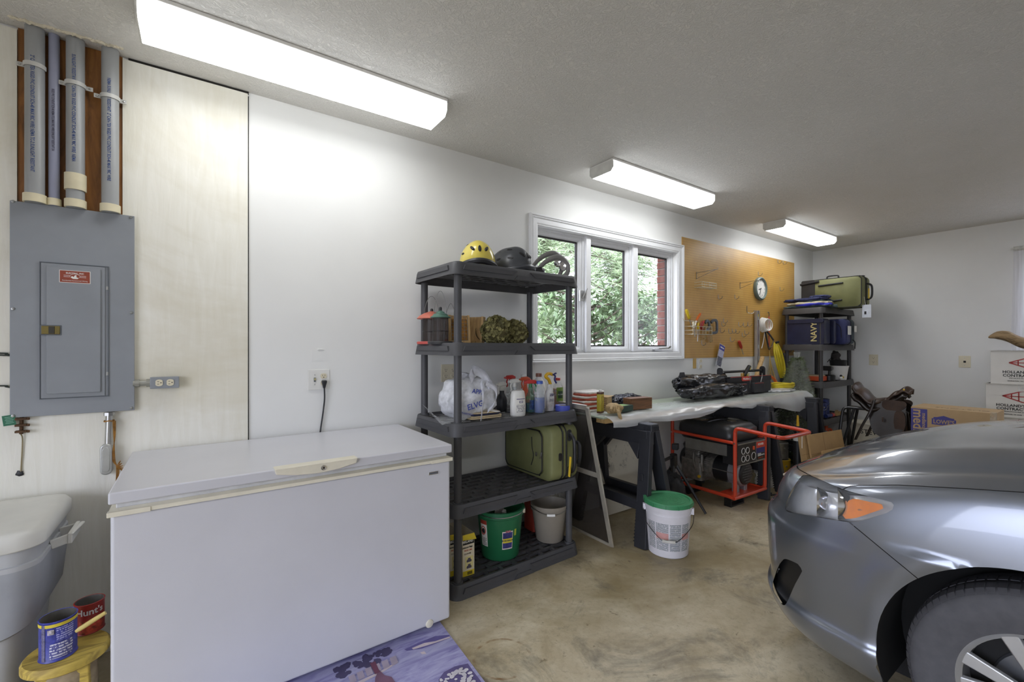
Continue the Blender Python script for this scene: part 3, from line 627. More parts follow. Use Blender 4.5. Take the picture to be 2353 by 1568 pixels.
# ---------------------------------------------------------------- printed mat
p0 = hit(1022, 1447, z=0); p1 = hit(1112, 1568, z=0); e = (p1-p0).normalized(); u = V((-e.y*-1, 0, 0)); u = V((e.y, -e.x, 0)); 
if u.x > 0: u = -u
t = thing('printed_mat', 'lavender printed floor mat showing a harbour, bottle and white flowers', 'mat', tuple(p0), world=True)
Wm, Lm = 1.0, .60; org = p0-e*.07
def mp_(a, c, z=.008): q = org+u*a+e*c; return V((q.x, q.y, z))
m, nt, b = nm('mat_print'); cv = co(nt); f = noi(nt, co(nt, (3, 14, 1)), 1.6, 6, .65, 1.)
nt.links.new(ramp(nt, [(.3, lin((118, 112, 170))), (.5, lin((160, 158, 200))), (.7, lin((184, 184, 214)))], f), b.inputs['Base Color']); b.inputs['Roughness'].default_value = .75; MATM = m
MB().add([mp_(0, 0, .001), mp_(Wm, 0, .001), mp_(Wm, Lm, .001), mp_(0, Lm, .001), mp_(0, 0), mp_(Wm, 0), mp_(Wm, Lm), mp_(0, Lm)], [(0, 3, 2, 1), (4, 5, 6, 7), (0, 1, 5, 4), (1, 2, 6, 5), (2, 3, 7, 6), (3, 0, 4, 7)]).build('mat', MATM, t, bev=.002)
def patch(name, polys, mt, z):
    mb = MB()
    for k, pl in enumerate(polys): mb.add([mp_(a, c, z+k*1.5e-5) for a, c in pl], [tuple(range(len(pl)))])
    return mb.build(name, mt, t, smooth=0, merge=False)
def pat(px, py): q = hit(px, py, z=.009)-org; return (q.dot(u), q.dot(e))
def pp(l): return [pat(*q) for q in l]
patch('printed_hills', [pp([(929, 1493), (960, 1478), (1000, 1462), (1032, 1459), (1036, 1466), (970, 1491), (935, 1496)])], mat('print_violet', (104, 96, 156), .7), .0084)
patch('printed_shore', [pp([(946, 1490), (975, 1478), (1000, 1474), (1033, 1463), (1035, 1466), (1000, 1478), (950, 1493)]), pp([(820, 1568), (870, 1545), (905, 1525), (913, 1519), (915, 1523), (880, 1545), (835, 1568)]), pp([(965, 1500), (975, 1497), (980, 1503), (970, 1504)])], mat('print_pink_white', (214, 200, 206), .7), .0087)
r_ = random.Random(4); tr_ = []
for k in range(46):
    x = 772+r_.random()*125; y = 1568-(x-750)*.40-r_.random()*22; q = pat(x, y); s_ = .008+.012*r_.random(); tr_.append([(q[0]+s_*cos(a)*(.7+.5*r_.random()), q[1]+s_*sin(a)*(.7+.5*r_.random())) for a in [6.28*i/7 for i in range(7)]])
patch('printed_trees', tr_, mat('print_dark_violet', (78, 72, 108), .7), .0088)
bl = []
for k in range(6):
    x, y = 800+k*19, 1556-k*8.5; bl.append(pp([(x, y), (x+14, y-6), (x+20, y+10), (x+6, y+17)]))
patch('printed_houses', bl, mat('print_house', (176, 164, 182), .7), .0100)
patch('printed_bottle', [pp([(851, 1527), (862, 1522), (870, 1540), (884, 1553), (900, 1557), (912, 1575), (905, 1600), (860, 1600), (862, 1560), (866, 1550)])], mat('print_mauve', (122, 88, 112), .7), .0103)
patch('printed_bottle_cap', [pp([(850, 1526), (862, 1521), (873, 1546), (862, 1551)])], mat('print_maroon', (116, 66, 90), .7), .0106)
fl = []
for k in range(90):
    x = 1010+r_.random()*80; y = 1532+r_.random()*46
    if y < 1545-(x-1010)*.2+abs(x-1055)*.4: continue
    q = pat(x, y); s_ = .005+.006*r_.random(); fl.append([(q[0]+s_*cos(a), q[1]+s_*sin(a)*.9) for a in [6.28*i/7 for i in range(7)]])
patch('printed_blossom_shade', [pp([(1008, 1562), (1020, 1545), (1045, 1532), (1075, 1525), (1085, 1540), (1105, 1566), (1118, 1600), (1010, 1600)])], mat('print_leaf_violet', (98, 88, 138), .7), .0088)
patch('printed_blossoms', fl, mat('print_blossom', (216, 212, 220), .7), .0105)
# ---------------------------------------------------------------- plastic shelf units
SHM = mat('charcoal_shelf_plastic', (74, 74, 77), .48, var=.05, vs=6, bump=.08, bs=200); SHM2 = mat('black_shelf_plastic', (62, 60, 60), .5, var=.06, vs=6)
LV = [.075, .510, .949, 1.389, 1.829]
def shelf_unit(label, cx, cy, W, Dd, rz, mt, fancy=True):
    t = thing('shelf_unit', label, 'shelf', (cx, cy, 0), rz)
    for k, z in enumerate(LV):
        hgt = .075 if k == 0 else .07
        mb = MB(); o = [(0, .0), (.004, -.004), (.016, -hgt)]; r = .05
        rs = [rrect(W-.03, Dd-.03, .03, 5, z), rrect(W-.008, Dd-.008, .045, 5, z), rrect(W, Dd, .05, 5, z-.006), rrect(W+.022, Dd+.022, .055, 5, z-hgt), rrect(W+.012, Dd+.012, .05, 5, z-hgt), rrect(W-.03, Dd-.03, .04, 5, z-.02), rrect(W-.034, Dd-.034, .03, 5, z-.008)]
        mb.rings(rs, (False, False), loop=True)
        # slotted deck: long bars with staggered cross bars
        nb = 8; zz = z-.016
        for j in range(nb+1):
            y = -Dd/2+.02+(Dd-.04)*j/nb; mb.box((0, y, zz), (W-.04, .024, .016))
            if j < nb:
                for i in range(9):
                    x = -W/2+.03+(W-.06)*(i+(.5 if j % 2 else 0))/8.5
                    if x < W/2-.03: mb.box((x, y+(Dd-.04)/nb/2, zz), (.022, (Dd-.04)/nb, .015))
        if fancy:   # pressed relief of the front and end aprons
            for s in (-1, 1):
                zf = z-.018; y0 = s*(Dd/2+.004); Lh = W/2-.06
                for e in (-1, 1):
                    pts = [(e*.03, zf-.036), (e*.055, zf-.012), (e*Lh, zf-.012), (e*(Lh+.01), zf-.030), (e*.09, zf-.036)]
                    pl = [(e*.05, zf), (e*Lh, zf), (e*(Lh+.012), zf-.026), (e*.085, zf-.026)]
                    mb.prism(pl if e > 0 else pl[::-1], *sorted((s*(Dd/2-.004), s*(Dd/2+.0125))), 'y')
                mb.prism([(-.075, z-hgt+.002), (.075, z-hgt+.002), (.05, z-hgt+.026), (-.05, z-hgt+.026)], *sorted((s*(Dd/2), s*(Dd/2+.0165))), 'y')
                x0 = s*(W/2+.004); Ld = Dd/2-.06
                mb.prism([(-Ld, zf), (Ld, zf), (Ld+.01, zf-.026), (-Ld-.01, zf-.026)], *sorted((s*(W/2-.004), s*(W/2+.0125))), 'x')
        for sx in (-1, 1):
            for sy in (-1, 1): mb.cyl((sx*(W/2-.045), sy*(Dd/2-.045), z-.03), (sx*(W/2-.045), sy*(Dd/2-.045), z+.004), .034, .028, n=16)
        mb.build('shelf', mt, t, smooth=30, merge=False)
    post = None
    for k in range(4):
        for sx in (-1, 1):
            for sy in (-1, 1):
                if post is None: post = MB().cyl((0, 0, 0), (0, 0, .372), .0215, n=18).build('post', mt, t, smooth=40); p = post
                else:
                    p = post.copy(); COL.objects.link(p)
                p.location = (sx*(W/2-.045), sy*(Dd/2-.045), LV[k]+(.003))
    return t
SX, SY, SR = 1.575, 2.395, .035
shelf_unit('charcoal plastic five-tier shelf unit standing beside the freezer', SX, SY, .935, .50, SR, SHM)
CSX, CSY = 6.42, 2.40
shelf_unit('dark plastic five-tier shelf unit in the room corner by the pegboard', CSX, CSY, .95, .46, 0, SHM2, False)
DK = [z-.0075 for z in LV]     # deck surfaces
def on(px, y, z): return V((hit(px, 796, y=y).x, y, z))
# ---------------------------------------------------------------- bicycle helmets on the top shelf
def helmet(label, p, rz, shell, trim, L=.145, Wd=.112, Hh=.178, extra=None):
    t = thing('bike_helmet', label, 'helmet', p, rz, group='bike helmets on the top shelf')
    def fn(u, v):
        a = u*2*pi; b = v*pi*.56
        n = 1+.045*abs(sin(2.5*a*1.0+.3))*sin(min(b, 1.5))
        rx = sin(b)*L*n*(1+.12*cos(a)); ry = sin(b)*Wd*n
        return V((cos(a)*rx, sin(a)*ry, .035+cos(b)*(Hh-.035)*1.0+.02*cos(a)*cos(a)*sin(b)))
    MB().grid(fn, 60, 16, cu=True).build('shell', shell, t, smooth=50, solid=.004)
    mb = MB()   # lower rim
    pts = [V((cos(a)*L*1.10*(1+.1*cos(a)), sin(a)*Wd*1.06, .024+.012*cos(2*a))) for a in [2*pi*i/40 for i in range(40)]]
    mb.tube(pts, .019, 8, True); mb.build('rim', trim, t)
    for j, ph in enumerate((-66, -36, 0, 36, 66)):
        for i, th in enumerate((-52, -16, 20, 54)):
            if abs(ph) > 60 and abs(th) > 50: continue
            a, b = R(th+(6 if j % 2 else -4)), R(ph); d = V((sin(a), cos(a)*sin(b), cos(a)*cos(b)))
            P = V((d.x*L*1.035, d.y*Wd*1.035, .035+(Hh-.035)*d.z*1.015)); nv = V((d.x/L, d.y/Wd, d.z/(Hh-.035))).normalized()
            X = V((cos(a), -sin(a)*sin(b), -sin(a)*cos(b))); X = (X-nv*X.dot(nv)).normalized(); Yv = nv.cross(X)
            T = Matrix.Translation(P) @ Matrix((X, Yv, nv)).transposed().to_4x4()
            mb = MB(); mb.lathe([(.0001, .003), (.7, .0022), (1, -.006)], 16, T=T @ Matrix.Diagonal((.026, .0105, 1, 1))); mb.build('vent', INK, t)
    mb = MB()
    for s in (-1, 1): mb.tube(bez([(L*.3, s*Wd*.9, .03), (L*.15, s*Wd*1.15, .012), (-L*.2, s*Wd*1.0, .012), (-L*.5, s*Wd*.85, .03)], 6), .004, 6)
    mb.build('strap', extra or BLACKP, t)
    return t
YH = mat('yellow_helmet_shell', (226, 206, 92), .25, var=.03, coat=.5); GH = mat('grey_black_helmet', (66, 68, 72), .35, var=.05)
YS = 2.36
t = helmet('yellow and black vented bike helmet on the top of the charcoal shelf', on(1097, YS, DK[4]+.010), 1.15, YH, BLACKP, Wd=.104)
t = helmet('dark grey vented bike helmet with a tan strap on the top shelf', on(1177, YS+.01, DK[4]+.010), 1.9, GH, GH, Wd=.104, extra=mat('tan_strap', (186, 164, 96), .7))
p = on(1262, YS+.02, DK[4]+.002)
t = thing('curved_handle_pair', 'pair of grey curved plastic loops on the top shelf in front of the window', 'equipment', p, -.35); t.scale = (1, 1, 1.35)
GL = mat('grey_loop_plastic', (128, 126, 124), .35, var=.04)
for s, dz in ((-1, 0), (1, .035)):
    pts = bez([(-.12, s*.03, .03+dz), (-.04, s*.045, .09+dz), (.05, s*.05, .115+dz), (.11, s*.05, .085+dz), (.115, s*.05, .04+dz), (.07, s*.045, .012), (.0, s*.03, .014)], 7)
    MB().tube(pts, [.010+.006*sin(i/(len(pts)-1)*pi) for i in range(len(pts))], 10).build('loop', GL, t)
    MB().lathe([(.0001, .008), (.022, .007), (.028, 0), (.022, -.007), (.0001, -.008)], 16, T=TR(.08, s*.05, .07+dz) @ Matrix.Rotation(pi/2, 4, 'X')).build('pivot', CHROME, t)
MB().blob((-.10, 0, .032), (.06, .06, .032), .1, 3, 1, p=.6).build('mount', BLACKP, t)
mb = MB(); mb.tube(bez([(-.02, 0, .02), (.02, .02, .03), (.05, -.01, .02), (.02, -.02, .016), (-.01, .01, .026)], 5), .007, 6); mb.build('cord', mat('pale_cord', (196, 186, 160), .8), t)
# ---------------------------------------------------------------- bird feeders, suet cages, dried hydrangeas
MESHM, nt, b = nm('wire_mesh_cloth'); tc = co(nt, (1, 1, 1)); 
vor = nt.nodes.new('ShaderNodeTexChecker'); vor.inputs['Scale'].default_value = 260
nt.links.new(tc, vor.inputs['Vector']); b.inputs['Base Color'].default_value = (*lin((70, 62, 58)), 1); b.inputs['Metallic'].default_value = .3; b.inputs['Roughness'].default_value = .5
nt.links.new(mth(nt, 'ADD', mth(nt, 'MULTIPLY', vor.outputs['Fac'], .55), .4), b.inputs['Alpha'])
def mesh_feeder(label, p, roof_c, tray_c, r=.052, h=.15, dome=True, wire_h=.07):
    t = thing('bird_feeder', label, 'bird feeder', p, group='bird feeders on the shelf')
    rm = mat('feeder_%s' % label.split()[0], roof_c, .45, var=.08)
    MB().lathe([(.0001, .0), (r*1.55, 0), (r*1.6, .012), (r*1.5, .016), (r*1.45, .006), (.0001, .005)], 32).build('tray', mat('tray_%s' % label.split()[0], tray_c, .5), t)
    MB().lathe([(r, .006), (r, h)], 32).build('mesh_tube', MESHM, t)
    mb = MB()
    for k in range(8):
        a = 2*pi*k/8; mb.tube([(r*1.01*cos(a), r*1.01*sin(a), .006), (r*1.01*cos(a), r*1.01*sin(a), h)], .0012, 5)
    for z in (.008, h*.5, h): mb.tube([(r*1.01*cos(2*pi*i/24), r*1.01*sin(2*pi*i/24), z) for i in range(24)], .0018, 5, True)
    mb.build('wire_ribs', BLKMET, t)
    rf = MB().lathe([(r*1.55, h), (r*1.6, h+.003), (r*1.35, h+.018), (r*.85, h+.034), (r*.3, h+.045), (.008, h+.048)] if dome else [(r*1.25, h), (r*1.28, h+.004), (r*.95, h+.014), (r*.9, h+.02), (r*.55, h+.028), (r*.5, h+.034), (.01, h+.042)], 32, cap=(True, True)).build('roof', rm, t)
    MB().lathe([(.009, h+.04), (.009, h+.058), (.005, h+.064), (.0001, h+.064)], 14).build('cap', BLACKP, t)
    MB().tube(bez([(-r*.75, 0, h*.9), (-r*.8, 0, h+.06), (-r*.3, 0, h+.06+wire_h), (r*.3, 0, h+.06+wire_h), (r*.8, 0, h+.06), (r*.75, 0, h*.9)], 7), .0014, 6).build('bail_wire', WIRE, t)
    return t
mesh_feeder('red domed mesh bird feeder on a red tray', on(992, 2.50, DK[3]+.001), (208, 116, 96), (206, 92, 84), .056, .152)
q = on(1012, 2.34, DK[3]+.001); mesh_feeder('green roofed mesh bird feeder standing before the red one', q, (86, 122, 106), (56, 56, 58), .046, .150, False, .085)
p = on(1036, 2.46, DK[3]+.001)
t = thing('nectar_feeder', 'red nectar feeder with clear bottles and wire bail behind the suet cages', 'bird feeder', p)
MB().lathe([(.0001, 0), (.06, 0), (.066, .012), (.05, .028), (.02, .034), (.0001, .034)], 28).build('base', mat('red_plastic', (176, 40, 36), .3), t)
MB().lathe([(.02, .03), (.034, .06), (.036, .12), (.03, .15), (.02, .17), (.0001, .172)], 24).build('bottle', glassy('clear_red', (214, 150, 140), .4), t)
MB().tube(bez([(-.03, 0, .14), (-.034, 0, .18), (0, 0, .25), (.034, 0, .18), (.03, 0, .14)], 7), .0015, 6).build('bail_wire', WIRE, t)
WOODL = grain('pale_wood', (150, 118, 76), (196, 162, 110), 2, 8, .7); SUET = mat('suet_cake', (176, 126, 58), .8, var=.3, vs=40)
def suet(label, p, rz, cage=True):
    t = thing('suet_feeder', label, 'bird feeder', p, rz, group='wooden suet feeders leaning on the shelf')
    lean = Matrix.Rotation(-.14, 4, 'X')
    MB().box((0, .03, .09), (.13, .016, .176), lean).build('back_board', WOODL, t, bev=.002)
    for s in (-1, 1): MB().box((s*.058, .01, .09), (.016, .04, .168), lean).build('side_rail', WOODL, t, bev=.002)
    MB().box((0, .01, .012), (.13, .045, .014), lean).build('bottom_rail', WOODL, t, bev=.002)
    if cage:
        MB().box((0, .012, .088), (.098, .022, .13), lean).build('suet_block', SUET, t, bev=.003)
        mb = MB()
        for i in range(6): x = -.05+.02*i; mb.tube([lean @ V((x, -.013, .02)), lean @ V((x, -.013, .165))], .0011, 5)
        for i in range(8): z = .02+.0205*i; mb.tube([lean @ V((-.05, -.013, z)), lean @ V((.05, -.013, z))], .0011, 5)
        mb.build('wire_cage', WIRE, t)
    return t
suet('wooden suet feeder with a wire cage over an orange block', on(1056, 2.36, DK[3]+.002), -.25)
suet('plain pale wooden feeder back leaning beside the wire caged one', on(1086, 2.44, DK[3]+.002), -.9, False)
p = on(1107, 2.47, DK[3]+.002)
t = thing('small_dark_pan', 'small dark round pan behind the dried hydrangea heads', 'pan', p)
MB().lathe([(.0001, 0), (.05, 0), (.062, .03), (.06, .03), (.048, .004), (.0001, .004)], 24, T=TR(0, 0, .06) @ Matrix.Rotation(1.2, 4, 'X')).build('bowl', BLKMET, t)
MB().tube([(0, -.02, .06), (0, .01, .004)], .008, 8).build('stand', BLKMET, t)
HYD = mat('dried_hydrangea', (140, 134, 86), .8, var=.35, vs=24)
for px, y, r, lb in ((1139, 2.30, .090, 'large dried brown-green hydrangea head beside the wooden feeders'), (1183, 2.33, .082, 'smaller dried brown-green hydrangea head toward the window post')):
    p = on(px, y, DK[3]+r*.93); t = thing('dried_hydrangea', lb, 'dried flower', (p.x, p.y, DK[3]), world=True, group='dried hydrangea heads')
    rr = random.Random(px); mb = MB()
    for k in range(520):
        d = V((rr.gauss(0, 1), rr.gauss(0, 1), rr.gauss(0, 1))).normalized(); c = p+d*r*(.86+.16*rr.random()); q = (d+V((rr.gauss(0, .5), rr.gauss(0, .5), rr.gauss(0, .5)))).to_track_quat('Z', 'Y')
        T = Matrix.Translation(c) @ q.to_matrix().to_4x4(); s_ = .009+.005*rr.random()
        mb.add([(0, 0, -.002), (s_, s_*.3, .002), (s_*.4, s_, 0), (-s_*.4, s_*.8, .003), (-s_, 0, 0), (-s_*.4, -s_, .002), (s_*.5, -s_*.8, 0)], [(0, 1, 2), (0, 2, 3), (0, 3, 4), (0, 4, 5), (0, 5, 6), (0, 6, 1)], T)
    mb.build('petals', HYD, t, smooth=0, merge=False, kind='stuff')
    MB().blob(p, r*.9, .1, 4, 3, 16, 10).build('core', mat('hydrangea_core', (92, 84, 52), .9), t)
# ---------------------------------------------------------------- third shelf: bags and bottles
BAGW = film('white_bag_plastic', (236, 238, 244), .72, .3, .25); CLEARP = film('clear_sheet_plastic', (226, 228, 230), .3, .12, .35)
def crumple(mb, c, r, seed, amp=.28, nu=44, nv=28, p=.9, flat=None, T=None, fq=2.4):
    def sg(v, e): return math.copysign(abs(v)**e, v)
    def fn(u, v):
        a, bb_ = u*2*pi, (v-.5)*pi*.998; d = V((sg(cos(bb_), p)*sg(cos(a), p), sg(cos(bb_), p)*sg(sin(a), p), sg(sin(bb_), p)))
        w_ = V((d.x*r[0], d.y*r[1], d.z*r[2]))*(fq/sorted(r)[1]/1.6); n1 = NZ.noise(w_+V((seed*5.1, 0, 0))); n2 = abs(NZ.noise(w_*2.1+V((0, seed*3.7, 0)))); n3 = abs(NZ.noise(w_*4.6+V((0, 0, seed))))
        k = 1+amp*(n1*.9-n2*.8-n3*.16+.2); q = V((d.x*r[0]*k, d.y*r[1]*k, d.z*r[2]*k))
        if flat is not None and q.z < flat: q.z = flat
        return q+V(c)
    return mb.grid(fn, nu, nv, T=T, cu=True)
p = on(1075, 2.31, DK[2]+.095)
t = thing('grocery_bag', 'crumpled white plastic grocery bag with blue lettering on the shelf', 'bag', (p.x, p.y, DK[2]), world=True)
crumple(MB(), p+V((0, 0, .035)), (.155, .13, .125), 3, .3, p=.8, flat=-.12).build('bag', BAGW, t, smooth=70)
HB = film('bag_handle_plastic', (228, 230, 240), .85, .3)
def strap_(pts, w, name, mt, par):
    P = bez(pts, 6); mb = MB(); n = len(P)
    mb.grid(lambda u, v: P[min(n-1, int(round(u*(n-1))))]+V((w*(v-.5)*.5, w*(v-.5)*.2, w*(v-.5)*.9)), n, 3); return mb.build(name, mt, par, smooth=70, solid=.001)
strap_([p+V((-.02, -.10, .14)), p+V((-.03, -.09, .20)), p+V((.06, -.08, .165)), p+V((.09, -.11, .10))], .05, 'handle', HB, t)
strap_([p+V((.06, -.11, .12)), p+V((.12, -.12, .08)), p+V((.10, -.14, .01)), p+V((.05, -.14, -.04))], .03, 'handle', HB, t)
strap_([p+V((.02, -.12, .13)), p+V((.015, -.15, .05)), p+V((.005, -.155, -.03)), p+V((.0, -.15, -.09))], .03, 'handle', HB, t)
BLT = mat('bag_blue_print', (58, 74, 158), .5)
text('APPE', .036, t, BLT, FY(p+V((-.012, -.139, .075)), -.2), bold=.0006); text('ELVG', .045, t, BLT, FY(p+V((-.030, -.140, .0)), .2), bold=.0008); text('PHARMACY', .016, t, BLT, FY(p+V((-.075, -.131, -.045)), -.25))
# crinkled clear sheet under and left of the bag
t = thing('clear_plastic_sheet', 'clear crinkled plastic packaging sheet spread under the grocery bag', 'plastic sheet', (p.x-.05, p.y, DK[2]), world=True)
def fn(u, v):
    x = p.x-.235+u*.52; y = 2.175+v*.27; z = DK[2]+.004+.018*abs(NZ.noise(V((u*5, v*4, 1))))+.012*abs(NZ.noise(V((u*13, v*9, 4))))+max(0, .16-u*1.4)**1.0*.55*v
    return V((x, y-.02*sin(u*pi), z))
MB().grid(fn, 46, 26).build('sheet', CLEARP, t, smooth=80)
p2 = on(1108, 2.235, DK[2]+.03)
t = thing('folded_bags', 'small stack of folded tan cloth bags lying at the shelf edge', 'cloth', (p2.x, p2.y, DK[2]), world=True)
TAN = mat('tan_canvas', (204, 186, 150), .85, var=.1, vs=40, bump=.2)
for k in range(4):
    MB().rings([rrect(.22-.01*k, .12-.008*k, .03, 4, z, (p2.x+.008*(k % 2), p2.y)) for z in (DK[2]+.014+.009*k, DK[2]+.021+.009*k)]).build('fold', TAN if k != 2 else mat('navy_canvas', (44, 48, 74), .8), t, bev=.003)
MB().rings([rrect(.03, .1, .004, 3, z, (p2.x+.06, p2.y-.03)) for z in (DK[2]+.049, DK[2]+.052)]).build('white_strip', PAPER, t)
def bottle(name, label, p, prof, body, n=28, sx=1, sy=1, rz=0, cat='bottle', group='bottles and sprays on the shelf'):
    t = thing(name, label, cat, p, rz, group=group); MB().lathe(prof, n, sx=sx, sy=sy, cap=(True, True)).build('body', body, t, smooth=40); return t
def cap(t, r, z0, z1, mt, name='cap'): return MB().lathe([(r, z0), (r, z1-.002), (r-.002, z1), (.0001, z1)], 20).build(name, mt, t, smooth=40)
def trigger(t, z, mt, mt2, s=1, name='trigger_head'):
    h = MB().rings([[V((x, y*w, z+zz)) for y, zz in ((-.011, .0), (.011, .0), (.011, h_), (-.011, h_))] for x, w, h_ in ((-.045*s, .6, .016), (-.03*s, 1, .024), (.015*s, 1, .026), (.045*s, .8, .014))]).build(name, mt, t, bev=.004)
    MB().cyl((0, 0, z-.024), (0, 0, z+.002), .012, .009, n=14).build('collar', mt2, h)
    MB().cyl((-.045*s, 0, z+.010), (-.058*s, 0, z+.010), .006, n=10).build('nozzle', mt2, h)
    MB().tube(bez([(-.026*s, 0, z+.002), (-.036*s, 0, z-.018), (-.030*s, 0, z-.04), (-.036*s, 0, z-.052)], 4), .005, 8).build('lever', mt2, h)
    return h
def label_wrap(t, r, z0, z1, a0, a1, mt, name='label', sx=1, sy=1):
    mb = MB(); n = 16
    mb.grid(lambda u, v: V(((r+.0008)*cos(a0+(a1-a0)*u)*sx, (r+.0008)*sin(a0+(a1-a0)*u)*sy, z0+(z1-z0)*v)), n, 2); return mb.build(name, mt, t, smooth=60)
WP = mat('white_bottle_plastic', (232, 231, 226), .4, var=.02); CLR = glassy('clear_bottle', (222, 230, 232), .28); LQB = mat('blue_liquid', (42, 76, 168), .15, var=.05, alpha=.9); LQA = mat('amber_liquid', (172, 106, 52), .2, alpha=.9); ORG = mat('orange_red_plastic', (206, 84, 44), .35, var=.04); REDC = mat('red_cap', (190, 46, 40), .35); YEL = mat('yellow_trigger', (222, 176, 40), .3); NAVY = mat('navy_plastic', (42, 44, 108), .35)
FRONT = -pi/2
def sprayp(r, h): return [(.0001, 0), (r*.96, 0), (r, .006), (r, h*.55), (r*.86, h*.66), (r*.5, h*.82), (.015, h*.92), (.0145, h)]
Zs = DK[2]+.001
t = bottle('spray_bottle', 'black bottle with a tall white spray head beside the grocery bag', on(1153, 2.40, Zs), sprayp(.034, .15), mat('black_label', (34, 36, 42), .35, var=.4, vs=50), rz=.3); trigger(t, .172, WP, WP); MB().lathe([(.0145, .14), (.024, .15), (.028, .17), (.0001, .172)], 18).build('shroud', WP, t)
t = bottle('spray_bottle', 'clear bottle with a red spray trigger behind the white spray', on(1173, 2.50, Zs), sprayp(.036, .18), CLR, rz=.2); trigger(t, .205, REDC, REDC)
t = bottle('spray_bottle', 'clear bottle with a white spray trigger behind the white tub', on(1182, 2.36, Zs), sprayp(.034, .165), CLR, rz=.2); trigger(t, .19, WP, WP)
t = bottle('white_tub', 'white oval cleaner tub with a printed paper label at the shelf edge', on(1190, 2.225, Zs), [(.0001, 0), (.048, 0), (.052, .006), (.053, .06), (.049, .13), (.044, .15), (.036, .157), (.0001, .158)], WP, sy=.66)
label_wrap(t, .0535, .022, .118, FRONT-.75, FRONT+.75, PAPER, sy=.66)
def ltxt(t, s, size, z, r, mt, sy=1, bold=.0002, x0=0):
    o = text(s, size, t, mt, Matrix.Identity(4), bold=bold)
    for v in o.data.vertices:
        a = FRONT+(v.co.x+x0)/r; v.co = V(((r+.0014)*cos(a), (r+.0014)*sin(a)*sy, z+v.co.y))
label_wrap(t, .0540, .104, .108, FRONT-.6, FRONT+.6, NAVY, 'label_bar', sy=.66); label_wrap(t, .0540, .082, .095, FRONT-.26, FRONT+.26, NAVY, 'logo', sy=.66)
label_wrap(t, .0540, .024, .072, FRONT-.62, FRONT+.62, print_lines('tub_print', (236, 234, 228), (120, 120, 130), .007, 200), 'small_print', sy=.66); label_wrap(t, .0546, .0855, .0915, FRONT-.2, FRONT+.2, PAPER, 'logo_stripe', sy=.66)
t = bottle('white_jug', 'white handled jug standing at the back of the bottles', on(1203, 2.55, Zs), [(.0001, 0), (.055, 0), (.058, .01), (.058, .11), (.05, .15), (.024, .19), (.018, .195), (.018, .21)], WP, sy=.8); cap(t, .02, .205, .228, WP)
MB().tube(bez([(.02, -.01, .19), (.05, -.012, .185), (.068, -.012, .14), (.056, -.012, .10)], 6), .009, 8).build('handle', WP, t)
t = bottle('spray_bottle', 'orange spray bottle with an orange trigger among the cleaners', on(1207, 2.43, Zs), sprayp(.040, .17), ORG, rz=.2, sy=.7); trigger(t, .195, ORG, ORG); label_wrap(t, .040, .07, .09, FRONT-.5, FRONT+.5, mat('lime_label', (170, 176, 60), .5), sy=.7)
t = bottle('spray_bottle', 'green-tinted clear bottle with a red and green trigger', on(1219, 2.30, Zs), sprayp(.033, .16), glassy('green_bottle', (106, 146, 122), .55), rz=2.6, sy=.8); trigger(t, .185, REDC, mat('green_plastic', (52, 126, 76), .4)); label_wrap(t, .033, .02, .08, FRONT-3.4, FRONT-2.0, mat('blue_orange_label', (60, 90, 150), .5, var=.5, vs=40), sy=.8)
MB().lathe([(.0001, .003), (.030, .003), (.030, .06), (.0001, .06)], 20, sy=.8).build('liquid', LQB, t)
t = bottle('blue_cleaner_bottle', 'clear bottle half full of blue liquid with a blue cap', on(1240, 2.245, Zs), [(.0001, 0), (.034, 0), (.038, .008), (.038, .14), (.03, .165), (.019, .175), (.019, .19)], CLR, sy=.85); cap(t, .021, .186, .205, mat('blue_cap', (72, 104, 196), .35)); MB().lathe([(.0001, .004), (.0355, .004), (.0355, .10), (.0001, .10)], 24, sy=.85).build('liquid', LQB, t)
label_wrap(t, .038, .03, .15, FRONT+.55, FRONT+1.0, PAPER, sy=.85)
t = bottle('white_jug', 'white jug with a brown cap behind the blue cleaner', on(1238, 2.50, Zs), [(.0001, 0), (.05, 0), (.054, .01), (.054, .13), (.045, .17), (.02, .205), (.02, .215)], WP, sy=.8); cap(t, .022, .21, .235, mat('brown_cap', (132, 82, 62), .4))
t = bottle('spray_bottle', 'white bottle of amber cleaner with a yellow spray trigger and blue lettering', on(1262, 2.29, Zs), sprayp(.036, .175), film('milky_bottle', (232, 232, 232), .75), rz=0, sy=.85)
MB().lathe([(.0001, .003), (.034, .003), (.034, .045), (.0001, .045)], 22, sy=.85).build('liquid', LQA, t); ltxt(t, 'ZEP', .022, .105, .036, NAVY, .85, .0008); ltxt(t, 'HEAVY-DUTY', .0065, .075, .036, NAVY, .85); ltxt(t, 'SPRAY CLEANER', .006, .066, .036, NAVY, .85)
h = MB().tube(bez([(.010, 0, .175), (-.004, 0, .205), (-.03, 0, .228), (-.004, 0, .246), (.03, 0, .238)], 6), [.011]*25, 10).build('trigger_head', YEL, t); MB().tube(bez([(.02, -.008, .242), (.045, -.008, .228), (.04, -.008, .205), (.055, -.008, .18)], 5), .006, 8).build('lever', NAVY, h); MB().cyl((.036, 0, .24), (.06, 0, .246), .006, n=10).build('nozzle', NAVY, h)
t = bottle('oil_soap_bottle', 'clear bottle of amber oil soap with a green round label and red cap', on(1282, 2.40, Zs), [(.0001, 0), (.037, 0), (.041, .008), (.041, .13), (.034, .155), (.016, .18), (.016, .19)], CLR, sy=.7); cap(t, .017, .186, .204, REDC); MB().lathe([(.0001, .004), (.038, .004), (.038, .13), (.0001, .13)], 24, sy=.7).build('liquid', LQA, t)
